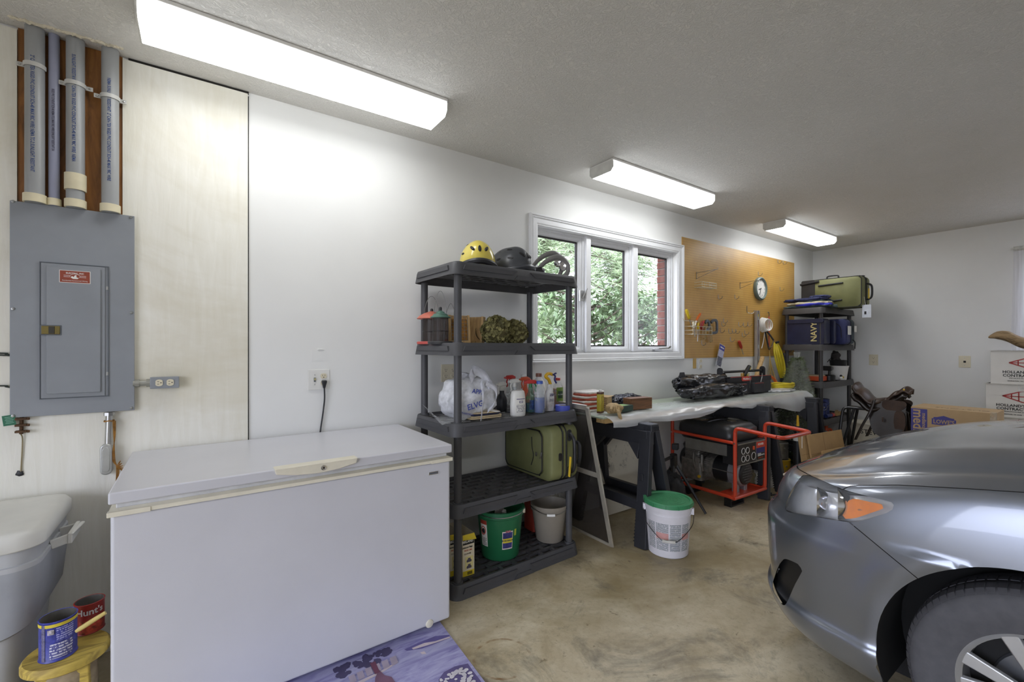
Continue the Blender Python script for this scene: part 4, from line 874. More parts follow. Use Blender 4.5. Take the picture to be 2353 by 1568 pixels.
label_wrap(t, .041, .04, .138, FRONT-.8, FRONT+.8, mat('green_label', (120, 150, 60), .5, var=.15), sy=.7); label_wrap(t, .0418, .062, .112, FRONT-.5, FRONT+.5, mat('dark_green_label', (36, 66, 44), .5), 'label_disc', sy=.7); ltxt(t, 'OIL SOAP', .012, .088, .0422, PAPER, .7, .0004)
p = on(1294, 2.235, Zs); t = thing('tape_roll', 'roll of blue masking tape lying flat at the shelf end', 'tape', p)
MB().lathe([(.03, 0), (.052, 0), (.052, .036), (.03, .036), (.03, 0)], 36).build('tape', mat('blue_tape', (74, 88, 186), .55), t, smooth=30); MB().lathe([(.0275, 0), (.0298, 0), (.0298, .036), (.0275, .036), (.0275, 0)], 36).build('core', mat('card_core', (196, 184, 160), .8), t, smooth=30)
# ---------------------------------------------------------------- green suitcases
OLV = mat('olive_nylon', (124, 126, 82), .6, var=.07, vs=10, bump=.15, bs=220); OLV2 = mat('olive_nylon_dark', (104, 106, 68), .6, var=.06, bump=.15, bs=220); ZIP = mat('black_piping', (30, 30, 30), .55)
def zipline(par, pts, r, name='zip', loop=False, mt=ZIP, n=6): return MB().tube(bez(pts, n, loop), r, 7, loop).build(name, mt, par)
def rr3(w, h, r, x=0, n=5):    # rounded loop in the yz plane at x
    return [V((x, q.x, q.y+h/2)) for q in rrect(w, h, r, n)]
# suitcase standing on its side: local x = thickness, y = length, z = height; its -x face is the pocket side, -y the handle end
def suitcase(label, p, rz, L, Wx, Hz, back=False):
    t = thing('suitcase', label, 'suitcase', p, rz)
    prof = [(-Wx/2, .94), (-Wx/2+.012, .99), (-Wx*.10, 1.0), (Wx*.4, 1.0), (Wx/2-.01, .985), (Wx/2, .94)]
    rs = []
    for x, k in prof: rs.append([V((x, q.x, q.y+Hz/2)) for q in rrect(L*k if k < 1 else L, Hz*k if k < 1 else Hz, .06, 6)])
    MB().rings(rs).build('body', OLV, t, smooth=50)
    for x in (-Wx*.12, Wx*.02): zipline(t, [V((x, q.x*1.003, q.y*1.003+Hz/2)) for q in rrect(L, Hz, .06, 4)], .0055, 'zip', True, n=2)
    if back:
        for y0 in (-.12, .12): pass
    return t
a = hit(1268, 1113, z=DK[1]); c = hit(1334, 1098, z=DK[1])
p = V((a.x+.105, 2.15+.26, DK[1]+.002))
t = suitcase('olive green wheeled suitcase standing on its side on the shelf beside the screen', p, .03, .52, .23, .355)
# pocket panel on the -x face
mb = MB(); rs = []
for x, k in ((-.113, 1.0), (-.128, .985), (-.133, .95)): rs.append([V((x, q.x+.02, q.y+.175)) for q in rrect(.40*k, .29*k, .05, 6)])
pk = mb.rings(rs, (False, True)).build('front_pocket', OLV2, t, smooth=50)
zipline(pk, [V((-.129, q.x+.02, q.y+.175)) for q in rrect(.395, .285, .05, 4)], .0045, 'zip', True, n=2)
zipline(pk, [V((-.135, -.08, .27)), V((-.135, -.085, .20)), V((-.136, -.10, .15)), V((-.135, -.075, .085))], .003, 'zip')
MB().blob((-.135, -.125, .165), (.003, .011, .014), 0, 1, 0, 14, 8).build('emblem', STEEL, pk)
MB().tube(bez([(-.134, -.175, .185), (-.14, -.178, .165), (-.14, -.17, .145)], 5), .004, 6).build('zip_pull', STEEL, pk)
# handle end (-y)
for z in (.29, .055): MB().rings([[V((q.x+.03, y, q.y+z)) for q in rrect(.03, .075, .014, 5)] for y in (-.2605, -.268)]).build('handle_anchor', BLACKP, t, bev=.002)
MB().tube(bez([(.03, -.266, .30), (.03, -.305, .265), (.03, -.312, .17), (.03, -.305, .085), (.03, -.266, .05)], 6), .012, 10).build('carry_handle', BLACKP, t)
MB().tube(bez([(.075, -.262, .24), (.08, -.30, .23), (.08, -.302, .13), (.075, -.262, .11)], 6), .012, 10).build('pull_handle', BLACKP, t)
mb = MB(); mb.box((-.005, -.292, .13), (.003, .016, .13), Matrix.Rotation(.1, 4, 'X')); mb.build('luggage_tag', mat('yellow_ribbon', (226, 190, 46), .6), t)
MB().rings([[V((q.x-.05, y, q.y+.16)) for q in rrect(.022, .05, .01, 4)] for y in (-.2605, -.266)]).build('name_plate', BLACKP, t)
# ---------------------------------------------------------------- bottom shelf: buckets, bag boxes
GRN = mat('green_bucket_plastic', (38, 112, 74), .4, var=.04, vs=5); GRY = mat('taupe_bucket_plastic', (148, 140, 128), .45, var=.04, vs=5)
def pail(name, label, p, r0, r1, h, mt, rim=.012, rz=0, group=None):
    t = thing(name, label, 'bucket', p, rz, group=group)
    MB().lathe([(.0001, 0), (r0-.006, 0), (r0, .006), (r1, h-.02), (r1+.001, h-.045), (r1+rim*.5, h-.04), (r1+rim*.5, h-.012), (r1+rim, h-.010), (r1+rim, h), (r1-.003, h), (r0-.004, .01), (.0001, .008)], 48).build('shell', mt, t, smooth=40); return t
q = hit(1150, 1305, z=DK[0]); p = V((hit(1150, 1250, y=2.34).x, 2.345, DK[0]+.001))
t = pail('green_bucket', 'green plastic bucket with white and blue labels on the bottom shelf', p, .118, .143, .30, GRN, rz=.0)
def plabel(t, r0, r1, h, a0, a1, z0, z1, mt, name='label', e=.0012):
    rad = lambda z: r0+(r1-r0)*(z/h)+e
    return MB().grid(lambda u, v: V((rad(z0+(z1-z0)*v)*cos(a0+(a1-a0)*u), rad(z0+(z1-z0)*v)*sin(a0+(a1-a0)*u), z0+(z1-z0)*v)), 14, 3).build(name, mt, t, smooth=60)
g = (.118, .143, .28); CA = math.atan2(-p.y, -p.x)   # angle that faces the camera
lb = plabel(t, *g, CA+.10, CA+.62, .075, .185, mat('label_border', (226, 214, 208), .5)); plabel(t, *g, CA+.13, CA+.59, .082, .178, mat('label_navy', (58, 60, 124), .5, var=.3, vs=50), 'label_field', .0018); plabel(t, *g, CA+.13, CA+.59, .115, .142, mat('label_yellow', (222, 206, 60), .5), 'label_band', .0024)
plabel(t, *g, CA+.25, CA+.5, .178, .192, mat('label_flag', (186, 120, 130), .5, var=.5, vs=90), 'label_crest', .0015)
def pail_text(t, s, size, a, z, g, mt, bold=.0005, e=.003):
    o = text(s, size, t, mt, Matrix.Identity(4), bold=bold)
    for v in o.data.vertices:
        zz = z+v.co.y; rad = g[0]+(g[1]-g[0])*zz/g[2]+e; aa = a+v.co.x/rad; v.co = V((rad*cos(aa), rad*sin(aa), zz))
pail_text(t, 'FORTIFLEX', .0145, CA+.36, .1285, g, NAVY)
plabel(t, *g, CA+.70, CA+.82, .15, .19, mat('label_yellow_green', (176, 190, 70), .5), 'round_sticker')
plabel(t, *g, CA-1.02, CA-.62, .085, .245, PAPER, 'warning_label'); plabel(t, *g, CA-1.02, CA-.62, .22, .245, mat('warning_red', (168, 62, 48), .5), 'warning_band', .002)
plabel(t, *g, CA-.98, CA-.66, .09, .14, print_lines('warn_print', (236, 234, 228), (110, 108, 104), .007, 160), 'warning_text', .002)
mb = MB(); rad = .133; mb.tube([V(((.1385)*cos(CA-.82+.13*cos(a)), (.1385)*sin(CA-.82+.13*cos(a)), .182+.024*sin(a))) for a in [2*pi*i/24 for i in range(24)]], .0022, 5, True); mb.build('warning_ring', REDC, t)
MB().blob((.136*cos(CA-.82), .136*sin(CA-.82), .180), (.008, .012, .014), .3, 3, 1, 12, 8).build('warning_figure', INK, t)
MB().tube(bez([V(((.15)*cos(CA+a), (.15)*sin(CA+a), .285-.012*cos(a))) for a in (-1.4, -.9, -.3, .3, .9, 1.4)], 6), .0035, 7).build('bail_wire', WIRE, t)
for s in (-1, 1): MB().box((.146*cos(CA+s*1.35), .146*sin(CA+s*1.35), .28), (.03, .03, .03), rz=CA).build('bail_ear', CHROME, t, bev=.004)
pp_ = thing('papers', 'loose white papers standing in the green bucket', 'paper', p+V((0, 0, .02)), .5)
MB().box((-.03, .02, .155), (.12, .003, .27), Matrix.Rotation(.12, 4, 'X')).build('sheet', mat('grey_paper', (206, 200, 196), .7), pp_, smooth=0); MB().box((.045, -.03, .13), (.03, .02, .24), Matrix.Rotation(-.2, 4, 'Y')).build('roll', PAPER, pp_, bev=.004)
p = V((hit(1263, 1250, y=2.33).x, 2.33, DK[0]+.001))
t = pail('mop_bucket', 'taupe plastic bucket with a white handle grip on the bottom shelf', p, .092, .122, .245, GRY, .008); CA = math.atan2(-p.y, -p.x)
MB().tube(bez([V(((.136)*cos(CA+a), (.136)*sin(CA+a), .232-.028*math.exp(-(a-.1)**2*2))) for a in (-1.35, -.8, -.2, .4, .9, 1.5)], 7), .0022, 6).build('bail_wire', WIRE, t)
MB().tube([V(((.137)*cos(CA+a), (.137)*sin(CA+a), .205)) for a in (-.12, .0, .12, .25)], .0085, 10).build('grip', WHITE, t)
# contractor-bag boxes
def bagbox(label, x, y, rz, z, w=.075, d=.2, h=.235):
    t = thing('bag_box', label, 'box', (x, y, z), rz, group='contractor bag boxes')
    KB = mat('kraft_white_card', (222, 212, 188), .7, var=.04); YC = mat('yellow_card', (222, 196, 44), .6)
    mb = MB(); mb.rings([[V((sx*w/2, sy*d/2, z)) for sx, sy in ((1, 1), (-1, 1), (-1, -1), (1, -1))] for z in (0, h)], (True, False)); mb.build('carton', KB, t, smooth=0, solid=.002)
    yf = -d/2-.0012
    MB().add([(-w/2, -d/2, h), (w/2, -d/2, h), (w/2+.004, -d/2-.018, h-.03), (-w/2, -d/2-.004, h-.028)], [(0, 1, 2, 3)]).build('torn_flap', YC, t, smooth=0, solid=.0015)
    for z0, z1, mt, nme in ((.0, .03, YC, 'yellow_band'), (.178, .205, INK, 'name_band'), (.205, .235, YC, 'top_band')):
        MB().bb((-w/2+.001, yf-.0005, z0), (w/2-.001, yf+.001, z1)).build(nme, mt, t, smooth=0)
    text('KIRKLAND', .019, t, PAPER, FY((-.012, yf-.001, .1945)), bold=.0005, sx=.9); text('Contractor Bags', .013, t, INK, FY((-.012, yf-.001, .163)), bold=.0003, sx=.85); text('PACK 3 MIL', .0125, t, mat('orange_print', (196, 92, 52), .6), FY((-.002, yf-.001, .145)), bold=.0002, sx=.8); text('CLOSURE', .0115, t, INK, FY((-.006, yf-.001, .126)), sx=.9)
    for z in (.075, .04):
        MB().bb((-.022, yf-.0005, z), (.03, yf+.001, z+.034)).build('picture_panel', mat('pale_yellow_card', (226, 214, 150), .6), t, smooth=0)
        MB().prism([(-.012, .002), (.018, .002), (.019, .012), (.010, .022), (.014, .028), (.004, .024), (-.006, .028), (-.002, .021), (-.013, .012)], yf-.0012, yf, 'y', T=TR(0, 0, z)).build('bag_picture', mat('dark_print', (70, 66, 62), .6), t, smooth=0)
    mb = MB(); [mb.bb((-.008+.0036*k, yf-.0012, .006), (-.0062+.0036*k+(.0006 if k % 3 else 0), yf+.001, .024)) for k in range(9)]; mb.build('barcode', INK, t, smooth=0)
    return t
q = V((hit(1075, 1300, y=2.215).x, 2.215, DK[0]+.001)); bagbox('open yellow and white contractor bag box beside the green bucket', q.x+.004, q.y+.1, .0, DK[0]+.001)
q = V((hit(1036, 1300, y=2.27).x, 2.3, DK[0]+.001)); bagbox('contractor bag box half hidden between the freezer and the shelf post', SX-.385, 2.36, .0, DK[0]+.001, w=.066)
p = V((hit(1240, 1150, y=2.5).x, 2.52, DK[0]))
t = thing('red_container', 'red plastic container standing behind the taupe bucket', 'container', p)
MB().rings([rrect(.17, .14, .03, 5, z) for z in (0, .19)]+[rrect(.15, .12, .03, 5, .215), rrect(.06, .06, .02, 5, .235)]).build('body', mat('red_orange_can', (172, 66, 50), .45), t, bev=.004)
cap(t, .022, .235, .262, REDC)
p = V((hit(1298, 1150, y=2.52).x-.10, 2.53, DK[0]))
t = thing('clear_bag', 'clear plastic bag standing behind the taupe bucket', 'bag', p)
crumple(MB(), (0, 0, .15), (.09, .07, .15), 9, .3, flat=-.149).build('bag', CLEARP, t, smooth=80)
# ---------------------------------------------------------------- trash can, stool and tins beside the freezer
TC = mat('pale_grey_bin', (184, 186, 188), .45, var=.05, vs=5); TCL = mat('bin_lid', (214, 213, 206), .4, var=.04, vs=6)
yb_ = DW-.05; c1 = hit(157, 1128, y=yb_); TZ = c1.z; fr_ = hit(112, 1222, z=TZ-.01)
TX1 = (c1.x+fr_.x)/2; TW, TD = .56, yb_-fr_.y; TYC = (yb_+fr_.y)/2; TXC = TX1-TW/2
t = thing('trash_can', 'pale grey plastic trash can with a lid and side handles against the plywood', 'trash can', (TXC, TYC, 0))
rs = [rrect(TW-.17, TD-.14, .05, 6, .0), rrect(TW-.10, TD-.075, .06, 6, TZ-.30), rrect(TW-.085, TD-.06, .06, 6, TZ-.24), rrect(TW-.075, TD-.055, .06, 6, TZ-.235), rrect(TW-.035, TD-.025, .07, 6, TZ-.13), rrect(TW-.018, TD-.01, .07, 6, TZ-.128), rrect(TW-.018, TD-.01, .07, 6, TZ-.112), rrect(TW-.03, TD-.02, .07, 6, TZ-.11), rrect(TW-.02, TD-.012, .075, 6, TZ-.062)]
# the lower skirt dips to a curve at its middle like the moulded belly
MB().rings(rs, (True, False)).build('body', TC, t, smooth=40)
bel = []
for k, (e, zz) in enumerate(((-.020, -.128), (-.024, -.2), (-.046, -.29), (-.075, -.30))):
    ring = rrect(TW+e, TD+e+.006, .07, 6, 0)
    bel.append([V((q.x*1.004, q.y*1.004, TZ+zz-(.075*(max(0, 1-(q.x/(TW/2))**2)**.5) if k > 1 else 0))) for q in ring])
MB().rings(bel, (False, False)).build('belly_band', mat('grey_bin_band', (158, 161, 166), .5, var=.04), t, smooth=40)
rs = [rrect(TW, TD, .08, 6, TZ-.062), rrect(TW+.006, TD+.006, .08, 6, TZ-.058), rrect(TW+.004, TD+.004, .08, 6, TZ-.02), rrect(TW-.02, TD-.02, .07, 6, TZ-.004), rrect(TW-.05, TD-.05, .06, 6, TZ), rrect(TW-.12, TD-.12, .05, 6, TZ-.001)]
MB().rings(rs, (False, True)).build('lid', TCL, t, smooth=40)
for s in (1, -1):
    mb = MB(); x0 = s*(TW/2-.012); hz = TZ-.115
    for y in (-.07, .07): mb.beam((x0, y, hz), (x0+s*.055, y*.86, hz+.012), .012, .034)
    mb.beam((x0+s*.052, -.072, hz+.012), (x0+s*.052, .072, hz+.012), .014, .040); mb.beam((x0+s*.055, -.072, hz+.028), (x0+s*.068, .06, hz+.028), .014, .008)
    mb.build('handle', TCL, t, bev=.004)
# small yellow stool
WOODY = grain('worn_yellow_wood', (112, 88, 36), (204, 178, 84), 0, 9, .6, 5)
b0 = hit(134, 1508, z=.36); SZ = .36
scx, scy = hit(150, 1500, z=SZ).x+.055, hit(150, 1500, z=SZ).y+.02
scx = min(scx, -.252-.11)
t = thing('wooden_stool', 'small round worn yellow wooden stool wedged beside the freezer', 'stool', (scx, scy, 0))
SRd = .108
MB().lathe([(.0001, SZ), (SRd-.006, SZ), (SRd, SZ-.008), (SRd, SZ-.026), (SRd-.008, SZ-.032), (.0001, SZ-.032)], 40).build('seat', WOODY, t, smooth=40)
for a in (.8, 2.4, 3.9, 5.5): MB().beam((.065*cos(a), .065*sin(a), SZ-.03), (.09*cos(a), .09*sin(a), 0), .03, .03).build('leg', WOODY, t, bev=.004)
MB().lathe([(.06, SZ-.035), (.075, SZ-.06), (.085, .04), (.0001, .04)], 28).build('apron', mat('beige_cloth', (164, 148, 120), .85, var=.25, vs=22), t)
TIN = mat('tin_inside', (176, 172, 164), .35, .8, var=.15); 
def tin(label, p, r, h, body, name='food_tin', rot=0):
    t = thing(name, label, 'tin can', p, rot, group='empty tins on the stool')
    MB().lathe([(.0001, .003), (r*.96, .003), (r*.96, h)], 40).build('inside', TIN, t, smooth=40)
    MB().lathe([(.0001, 0), (r, 0), (r+.002, .002), (r, .005), (r, h-.004), (r+.002, h-.001), (r, h+.001), (r*.965, h)], 40).build('wall', body, t, smooth=40); return t
p = hit(134, 1505, z=SZ); p.z = SZ+.0005; R1 = .045; CA = math.atan2(-p.y, -p.x)
BT = mat('blue_tin_label', (66, 72, 160), .4, var=.25, vs=70)
t = tin('blue printed coffee tin with a yellow rim band on the yellow stool', p, R1, .128, BT)
plabel(t, R1, R1, 1, CA-1.5, CA+1.5, .112, .122, mat('yellow_band', (220, 200, 60), .5), 'rim_band'); plabel(t, R1, R1, 1, CA-.95, CA-.72, .006, .122, mat('tin_seam', (120, 118, 150), .4, .4, var=.3, vs=90), 'seam'); plabel(t, R1, R1, 1, CA-.45, CA+.8, .012, .06, print_lines('tin_print', (84, 86, 150), (206, 206, 222), .009, 220), 'label_text'); plabel(t, R1, R1, 1, CA-.1, CA+.85, .066, .108, print_lines('tin_print2', (66, 72, 160), (176, 178, 220), .007, 260), 'label_text_2')
plabel(t, R1, R1, 1, CA-.55, CA-.2, .09, .106, mat('tin_logo', (170, 164, 170), .5, var=.4, vs=120), 'logo', .002)
p = hit(206, 1447, z=SZ); p.z = SZ+.0005
if p.x > -.255-.047+.0: p.x = min(p.x, -.258-.042)
R2 = .040; CA = math.atan2(-p.y, -p.x)
t = tin('red tomato tin with white lettering behind the blue tin', p, R2, .105, mat('red_tin_label', (150, 40, 34), .4, var=.1), rot=0)
pail_text(t, "Hunt's", .03, CA+.0, .078, (R2, R2, 1), PAPER, .0008, .0012)
plabel(t, R2, R2, 1, CA-.7, CA+1.0, .004, .05, mat('tomato_picture', (186, 70, 50), .5, var=.45, vs=60), 'tomato_picture')
p = hit(182, 1455, z=SZ+.06); e = p+V((.055, -.01, .025))
t = thing('paint_brush', 'pale wooden brush handle propped across the two tins', 'brush', (p.x, p.y, SZ), world=True)
q0 = hit(174, 1452, y=p.y-.03); q1 = hit(243, 1408, y=p.y-.03)
MB().tube([q0, q0+(q1-q0)*.15, q0+(q1-q0)*.6, q1], [.005, .0075, .0075, .006], 10).build('handle', mat('yellow_wood_handle', (206, 184, 110), .5), t)
# ---------------------------------------------------------------- sawhorses and the long bench
SAW = mat('sawhorse_plastic', (44, 45, 50), .5, var=.08, vs=10, bump=.12, bs=160)
BZ = .822
def sawhorse(label, x, y0=1.985, y1=2.60):
    t = thing('sawhorse', label, 'sawhorse', (x, (y0+y1)/2, 0), group='plastic sawhorses under the bench'); a, c = y0-(y0+y1)/2, y1-(y0+y1)/2
    bm_ = MB().rings([rrect(.085, c-a, .012, 3, z) for z in (BZ-.055, BZ-.006)]+[rrect(.075, c-a-.01, .01, 3, BZ)]).build('beam', SAW, t, bev=.004)
    mb = MB()
    for s in (-1, 1):
        for k in range(7): mb.box((s*.043, a+.012+.009*k, BZ-.032), (.004, .004, .03)); mb.box((-.03+.01*k, a-.002, BZ-.032), (.005, .004, .03))
    mb.build('grip_teeth', SAW, bm_, smooth=0)
    for s in (-1, 1):
        xt, xb = s*.03, s*.165; top = BZ-.05
        def X(z): return xb+(xt-xb)*z/top
        for e, yy in ((1, a), (-1, c)):
            mb = MB(); mb.beam((X(0), yy+e*.02-e*.03, 0.0), (X(top), yy+e*.05, top), .045, .095, up=(0, e, 0), taper=.95)
            for k in range(26): z = .03+k*(top-.2)/26; mb.box((X(z)+s*.0, yy+e*.046+e*.03*z/top, z), (.03, .014, .010))
            mb.build('leg', SAW, t, bev=.004)
        mb = MB(); mb.beam((X(top-.05), a+.03, top-.05), (X(top-.05), c-.03, top-.05), .045, .10)
        for e, yy in ((1, a), (-1, c)):
            z1, z2 = top-.09, top-.2
            mb.add([(X(z1)-.02, yy+e*.09, z1), (X(z1)-.02, yy+e*.20, z1), (X(z2)-.02, yy+e*.09, z2), (X(z1)+.02, yy+e*.09, z1), (X(z1)+.02, yy+e*.20, z1), (X(z2)+.02, yy+e*.09, z2)], [(0, 1, 2), (5, 4, 3), (0, 3, 4, 1), (1, 4, 5, 2), (2, 5, 3, 0)])
        mb.build('header', SAW, t, bev=.003)
        z = .27; mb = MB(); mb.beam((X(z), a+.05, z), (X(z), c-.05, z), .04, .07); mb.build('cross_rail', SAW, t, bev=.004)
        MB().box((X(.42), a+.035, .46), (.05, .03, .05)).build('lock_tab', SAW, t, bev=.005)
    MB().bb((-.115, a+.06, .235), (.115, c-.06, .25)).build('tray', SAW, t, bev=.004)
    return t
sawhorse('black plastic sawhorse under the bench end near the charcoal shelf', 2.62)
sawhorse('black plastic sawhorse under the bench beside the red generator', 4.30)
sawhorse('black plastic sawhorse under the far bench end by the wrapped tree', 5.36, 2.0, 2.60)
TB = .870; BX_0, BX_1, BY_0, BY_1 = 2.31, 5.50, 2.19, 2.665
PINE = grain('pine_lumber', (176, 138, 82), (222, 190, 132), 0, 6, .7)
t = thing('work_bench', 'long pale green bench board on pine rails across the sawhorses', 'bench', ((BX_0+BX_1)/2, (BY_0+BY_1)/2, BZ), world=True)
MB().bb((BX_0, BY_0, TB-.012), (BX_1, BY_1, TB)).build('board', mat('pale_green_board', (190, 202, 182), .35, var=.04, vs=4), t, bev=.002)
for y in (2.225, 2.56): MB().bb((BX_0+.03, y-.03 if y < 2.3 else y, BZ+.0005), (BX_1-.02, y+.06, TB-.0125)).build('rail', PINE, t, bev=.003)
# translucent sheet draped over the front edge
hem = [(1384, 963), (1401, 985.6), (1428, 985.6), (1462, 980.5), (1491, 971), (1530, 969), (1590, 965), (1640, 950), (1665, 936), (1690, 938), (1726, 941), (1760, 931), (1782, 939), (1810, 944), (1837, 948), (1860, 936), (1873, 913)]
hp = [hit(a, c, y=2.10) for a, c in hem]
def hemz(x):
    if x <= hp[0].x: return hp[0].z
    for p, q in zip(hp, hp[1:]):
        if p.x <= x <= q.x: return p.z+(q.z-p.z)*(x-p.x)/(q.x-p.x)
    return hp[-1].z
SHEET = film('milky_sheet_plastic', (228, 230, 230), .55, .2, 0, .12, 3)
def fn(u, v):
    x = 2.325+u*(5.485-2.325); zb = hemz(x); dr = max(.0, TB-zb); w = NZ.noise(V((x*2.2, v*2.5, 3)))
    wr = .012*abs(NZ.noise(V((x*3.2+v*2, v*1.5, 1))))+.004*abs(NZ.noise(V((x*9-v*4, v*3, 2))))
    yb = 2.50+.05*sin(x*3.1)
    if v < .5:
        k = v/.5; y = yb+(BY_0-.004-yb)*k; return V((x, y, TB+.0015+wr*(.25+.9*k)))
    k = (v-.5)/.5; out = .012+.075*sin(min(1, k*1.2)*pi/2)+.03*NZ.noise(V((x*3.3, 0, 7)))*k
    return V((x, BY_0-.004-out, TB+.0015+wr*1.2-(TB-zb)*(k**1.35)+.006*NZ.noise(V((x*7, k*2, 5)))*(k > .02)))
tag(MB().grid(fn, 190, 34).build('plastic_drop_sheet', SHEET, smooth=75), 'milky translucent plastic sheet draped over the front of the bench', 'plastic sheet')
def bt(px, py, z=TB): return hit(px, py, z=z)
# quilt pile
CLR_W = mat('white_cotton', (226, 222, 216), .85, var=.06, vs=30, bump=.2); CLR_R = mat('brick_red_cotton', (176, 82, 62), .85, var=.15, vs=30, bump=.2)
t = thing('folded_quilt', 'folded red and white striped quilt piled behind the shelf post', 'blanket', (2.49, 2.52, TB+.001))
for k in range(9):
    w, d = (.27, .2) if k < 6 else (.22, .17)
    def fnq(u, v, k=k, w=w, d=d):
        a = u*2*pi; cx_, cy_ = math.copysign(abs(cos(a))**.5, cos(a)), math.copysign(abs(sin(a))**.5, sin(a)); r = .5+.06*NZ.noise(V((cos(a)*2, sin(a)*2, k*3.3)))
        b_ = (v-.5)*pi; e = cos(b_)**.5 if cos(b_) > 0 else 0
        return V((cx_*w*r*(.86+.14*e)*(e if e < .3 else 1)+.012*(k % 3-1), cy_*d*r*(.86+.14*e)*(e if e < .3 else 1), .0095+.0165*k+sin(b_)*.0092+.004*NZ.noise(V((cos(a)*3, sin(a)*3, k)))))
    MB().grid(fnq, 40, 9, cu=True).build('fold', CLR_R if k in (1, 3, 5, 7) else CLR_W, t, smooth=70)
t = thing('shipping_carton', 'small brown shipping carton with a dark printed side under the quilt', 'box', (2.60, 2.44, TB+.001), .35)
KR = mat('kraft_card', (186, 158, 116), .75, var=.05, vs=12); 
MB().box((0, 0, .055), (.13, .10, .11)).build('carton', KR, t, bev=.002); MB().box((.035, -.0505, .058), (.05, .001, .1)).build('dark_panel', mat('dark_navy_print', (40, 44, 56), .5), t, smooth=0)
MB().tube([(.035+.008*cos(a), -.0515, .078+.01*sin(a)) for a in [pi*i/8 for i in range(9)]], .0012, 5).build('headphone_mark', PAPER, t); MB().box((.035, -.0513, .03), (.036, .0008, .02)).build('blue_patch', mat('pale_blue_print', (110, 140, 170), .5), t, smooth=0)
mb = MB(); [mb.box((-.0655, .01+.011*k, .06), (.001, .002, .05)) for k in (-1, 0, 1)]; [mb.box((-.0655, -.028, .03+.014*k), (.001, .026, .003)) for k in range(6)]; mb.build('handling_marks', INK, t, smooth=0)
# yellow oil can
p = bt(1382, 954); t = thing('oil_can', 'tall yellow and brown rectangular tin with a white cap on the bench', 'can', (p.x+.01, p.y+.02, TB+.012), .35)
YC_ = mat('yellow_tin', (196, 178, 62), .4, var=.08, vs=40); BRC = mat('brown_tin', (92, 58, 38), .4)
MB().rings([rrect(.058, .036, .006, 3, z) for z in (.0, .014)]).build('base_band', BRC, t, bev=.002); MB().rings([rrect(.057, .035, .006, 3, z) for z in (.014, .138)]).build('body', YC_, t); MB().rings([rrect(.058, .036, .006, 3, .138), rrect(.058, .036, .006, 3, .152), rrect(.05, .03, .006, 3, .154)]).build('top_band', BRC, t); MB().lathe([(.012, .154), (.012, .168), (.0001, .168)], 16).build('cap', PAPER, t)
MB().box((0, -.0178, .078), (.046, .0006, .09)).build('label_print', print_lines('oil_print', (196, 178, 62), (120, 104, 40), .01, 150), t, smooth=0)
# gloves, dark bag, green boxes, wood block, blue wrap
p = bt(1415, 955); t = thing('work_gloves', 'crumpled tan leather work gloves hanging over the bench edge', 'gloves', (p.x, p.y+.02, TB+.012), world=True)
GLV = mat('tan_leather', (178, 152, 108), .8, var=.2, vs=40, bump=.4)
crumple(MB(), (p.x, p.y+.02, TB+.047), (.07, .05, .036), 5, .35, 36, 20, flat=-.034).build('glove_body', GLV, t, smooth=60)
for k in range(4): MB().tube(bez([(p.x-.03+.012*k, p.y+.0, TB+.06), (p.x-.06+.02*k, p.y-.02, TB+.07-.006*k), (p.x-.09+.03*k, p.y-.035, TB+.05-.012*k)], 5), [.011]*11, 8).build('finger', GLV, t)
MB().tube(bez([(p.x-.02, p.y-.02, TB+.04), (p.x-.03, p.y-.055, TB+.03), (p.x-.03, p.y-.07, TB-.02)], 5), .013, 8).build('cuff', GLV, t)
p = bt(1436, 936); BLKB = mat('dark_bag_film', (40, 42, 52), .22, var=.3, vs=18, bump=.6, bs=24)
t = thing('dark_plastic_bag', 'small crumpled dark plastic bag with blue print on the bench', 'bag', (p.x+.02, 2.47, TB+.001), world=True)
crumple(MB(), (p.x+.02, 2.47, TB+.05), (.16, .09, .055), 11, .4, 50, 26, flat=-.048).build('bag', BLKB, t, smooth=60); MB().blob((p.x, 2.40, TB+.055), (.022, .01, .014), .4, 3, 2, 12, 8).build('blue_print', mat('bright_blue_film', (60, 84, 190), .3), t)
GB = mat('dark_green_card', (44, 66, 54), .6); 
p = bt(1443, 950); t = thing('green_carton', 'flat dark green carton lying open at the bench front', 'box', (p.x, p.y+.05, TB+.012), .1); MB().box((0, 0, .022), (.14, .09, .044)).build('carton', GB, t, bev=.002); MB().box((-.02, 0, .0448), (.09, .07, .0012)).build('light_panel', mat('lime_print', (140, 176, 90), .6), t, smooth=0)
p = bt(1402, 934); t = thing('green_carton', 'smaller dark green carton beside the yellow oil can', 'box', (p.x+.03, 2.385, TB+.012), -.3); MB().box((0, 0, .02), (.10, .07, .04)).build('carton', GB, t, bev=.002); MB().box((0, 0, .0408), (.07, .045, .0012)).build('printed_panel', mat('grey_green_print', (120, 136, 116), .6, var=.2, vs=60), t, smooth=0)
a, c = bt(1496, 942), bt(1452, 936); t = thing('wood_block', 'dark brown wooden block lying on the bench beside the dark bag', 'wood block', (a.x-.10, a.y+.05, TB+.010), -.12)
MB().box((0, 0, .045), (.22, .09, .088)).build('block', grain('walnut', (74, 48, 28), (118, 80, 48), 0, 10, .55), t, bev=.003)
p = bt(1352, 946); t = thing('clear_wrap', 'crumpled clear and pale blue plastic wrap at the bench end', 'plastic', (p.x, p.y+.05, TB+.001), world=True); crumple(MB(), (p.x+.0, p.y+.04, TB+.024), (.10, .06, .025), 21, .45, 40, 20, flat=-.023).build('wrap', film('blue_clear_wrap', (186, 206, 222), .5, .1, .4), t, smooth=70)
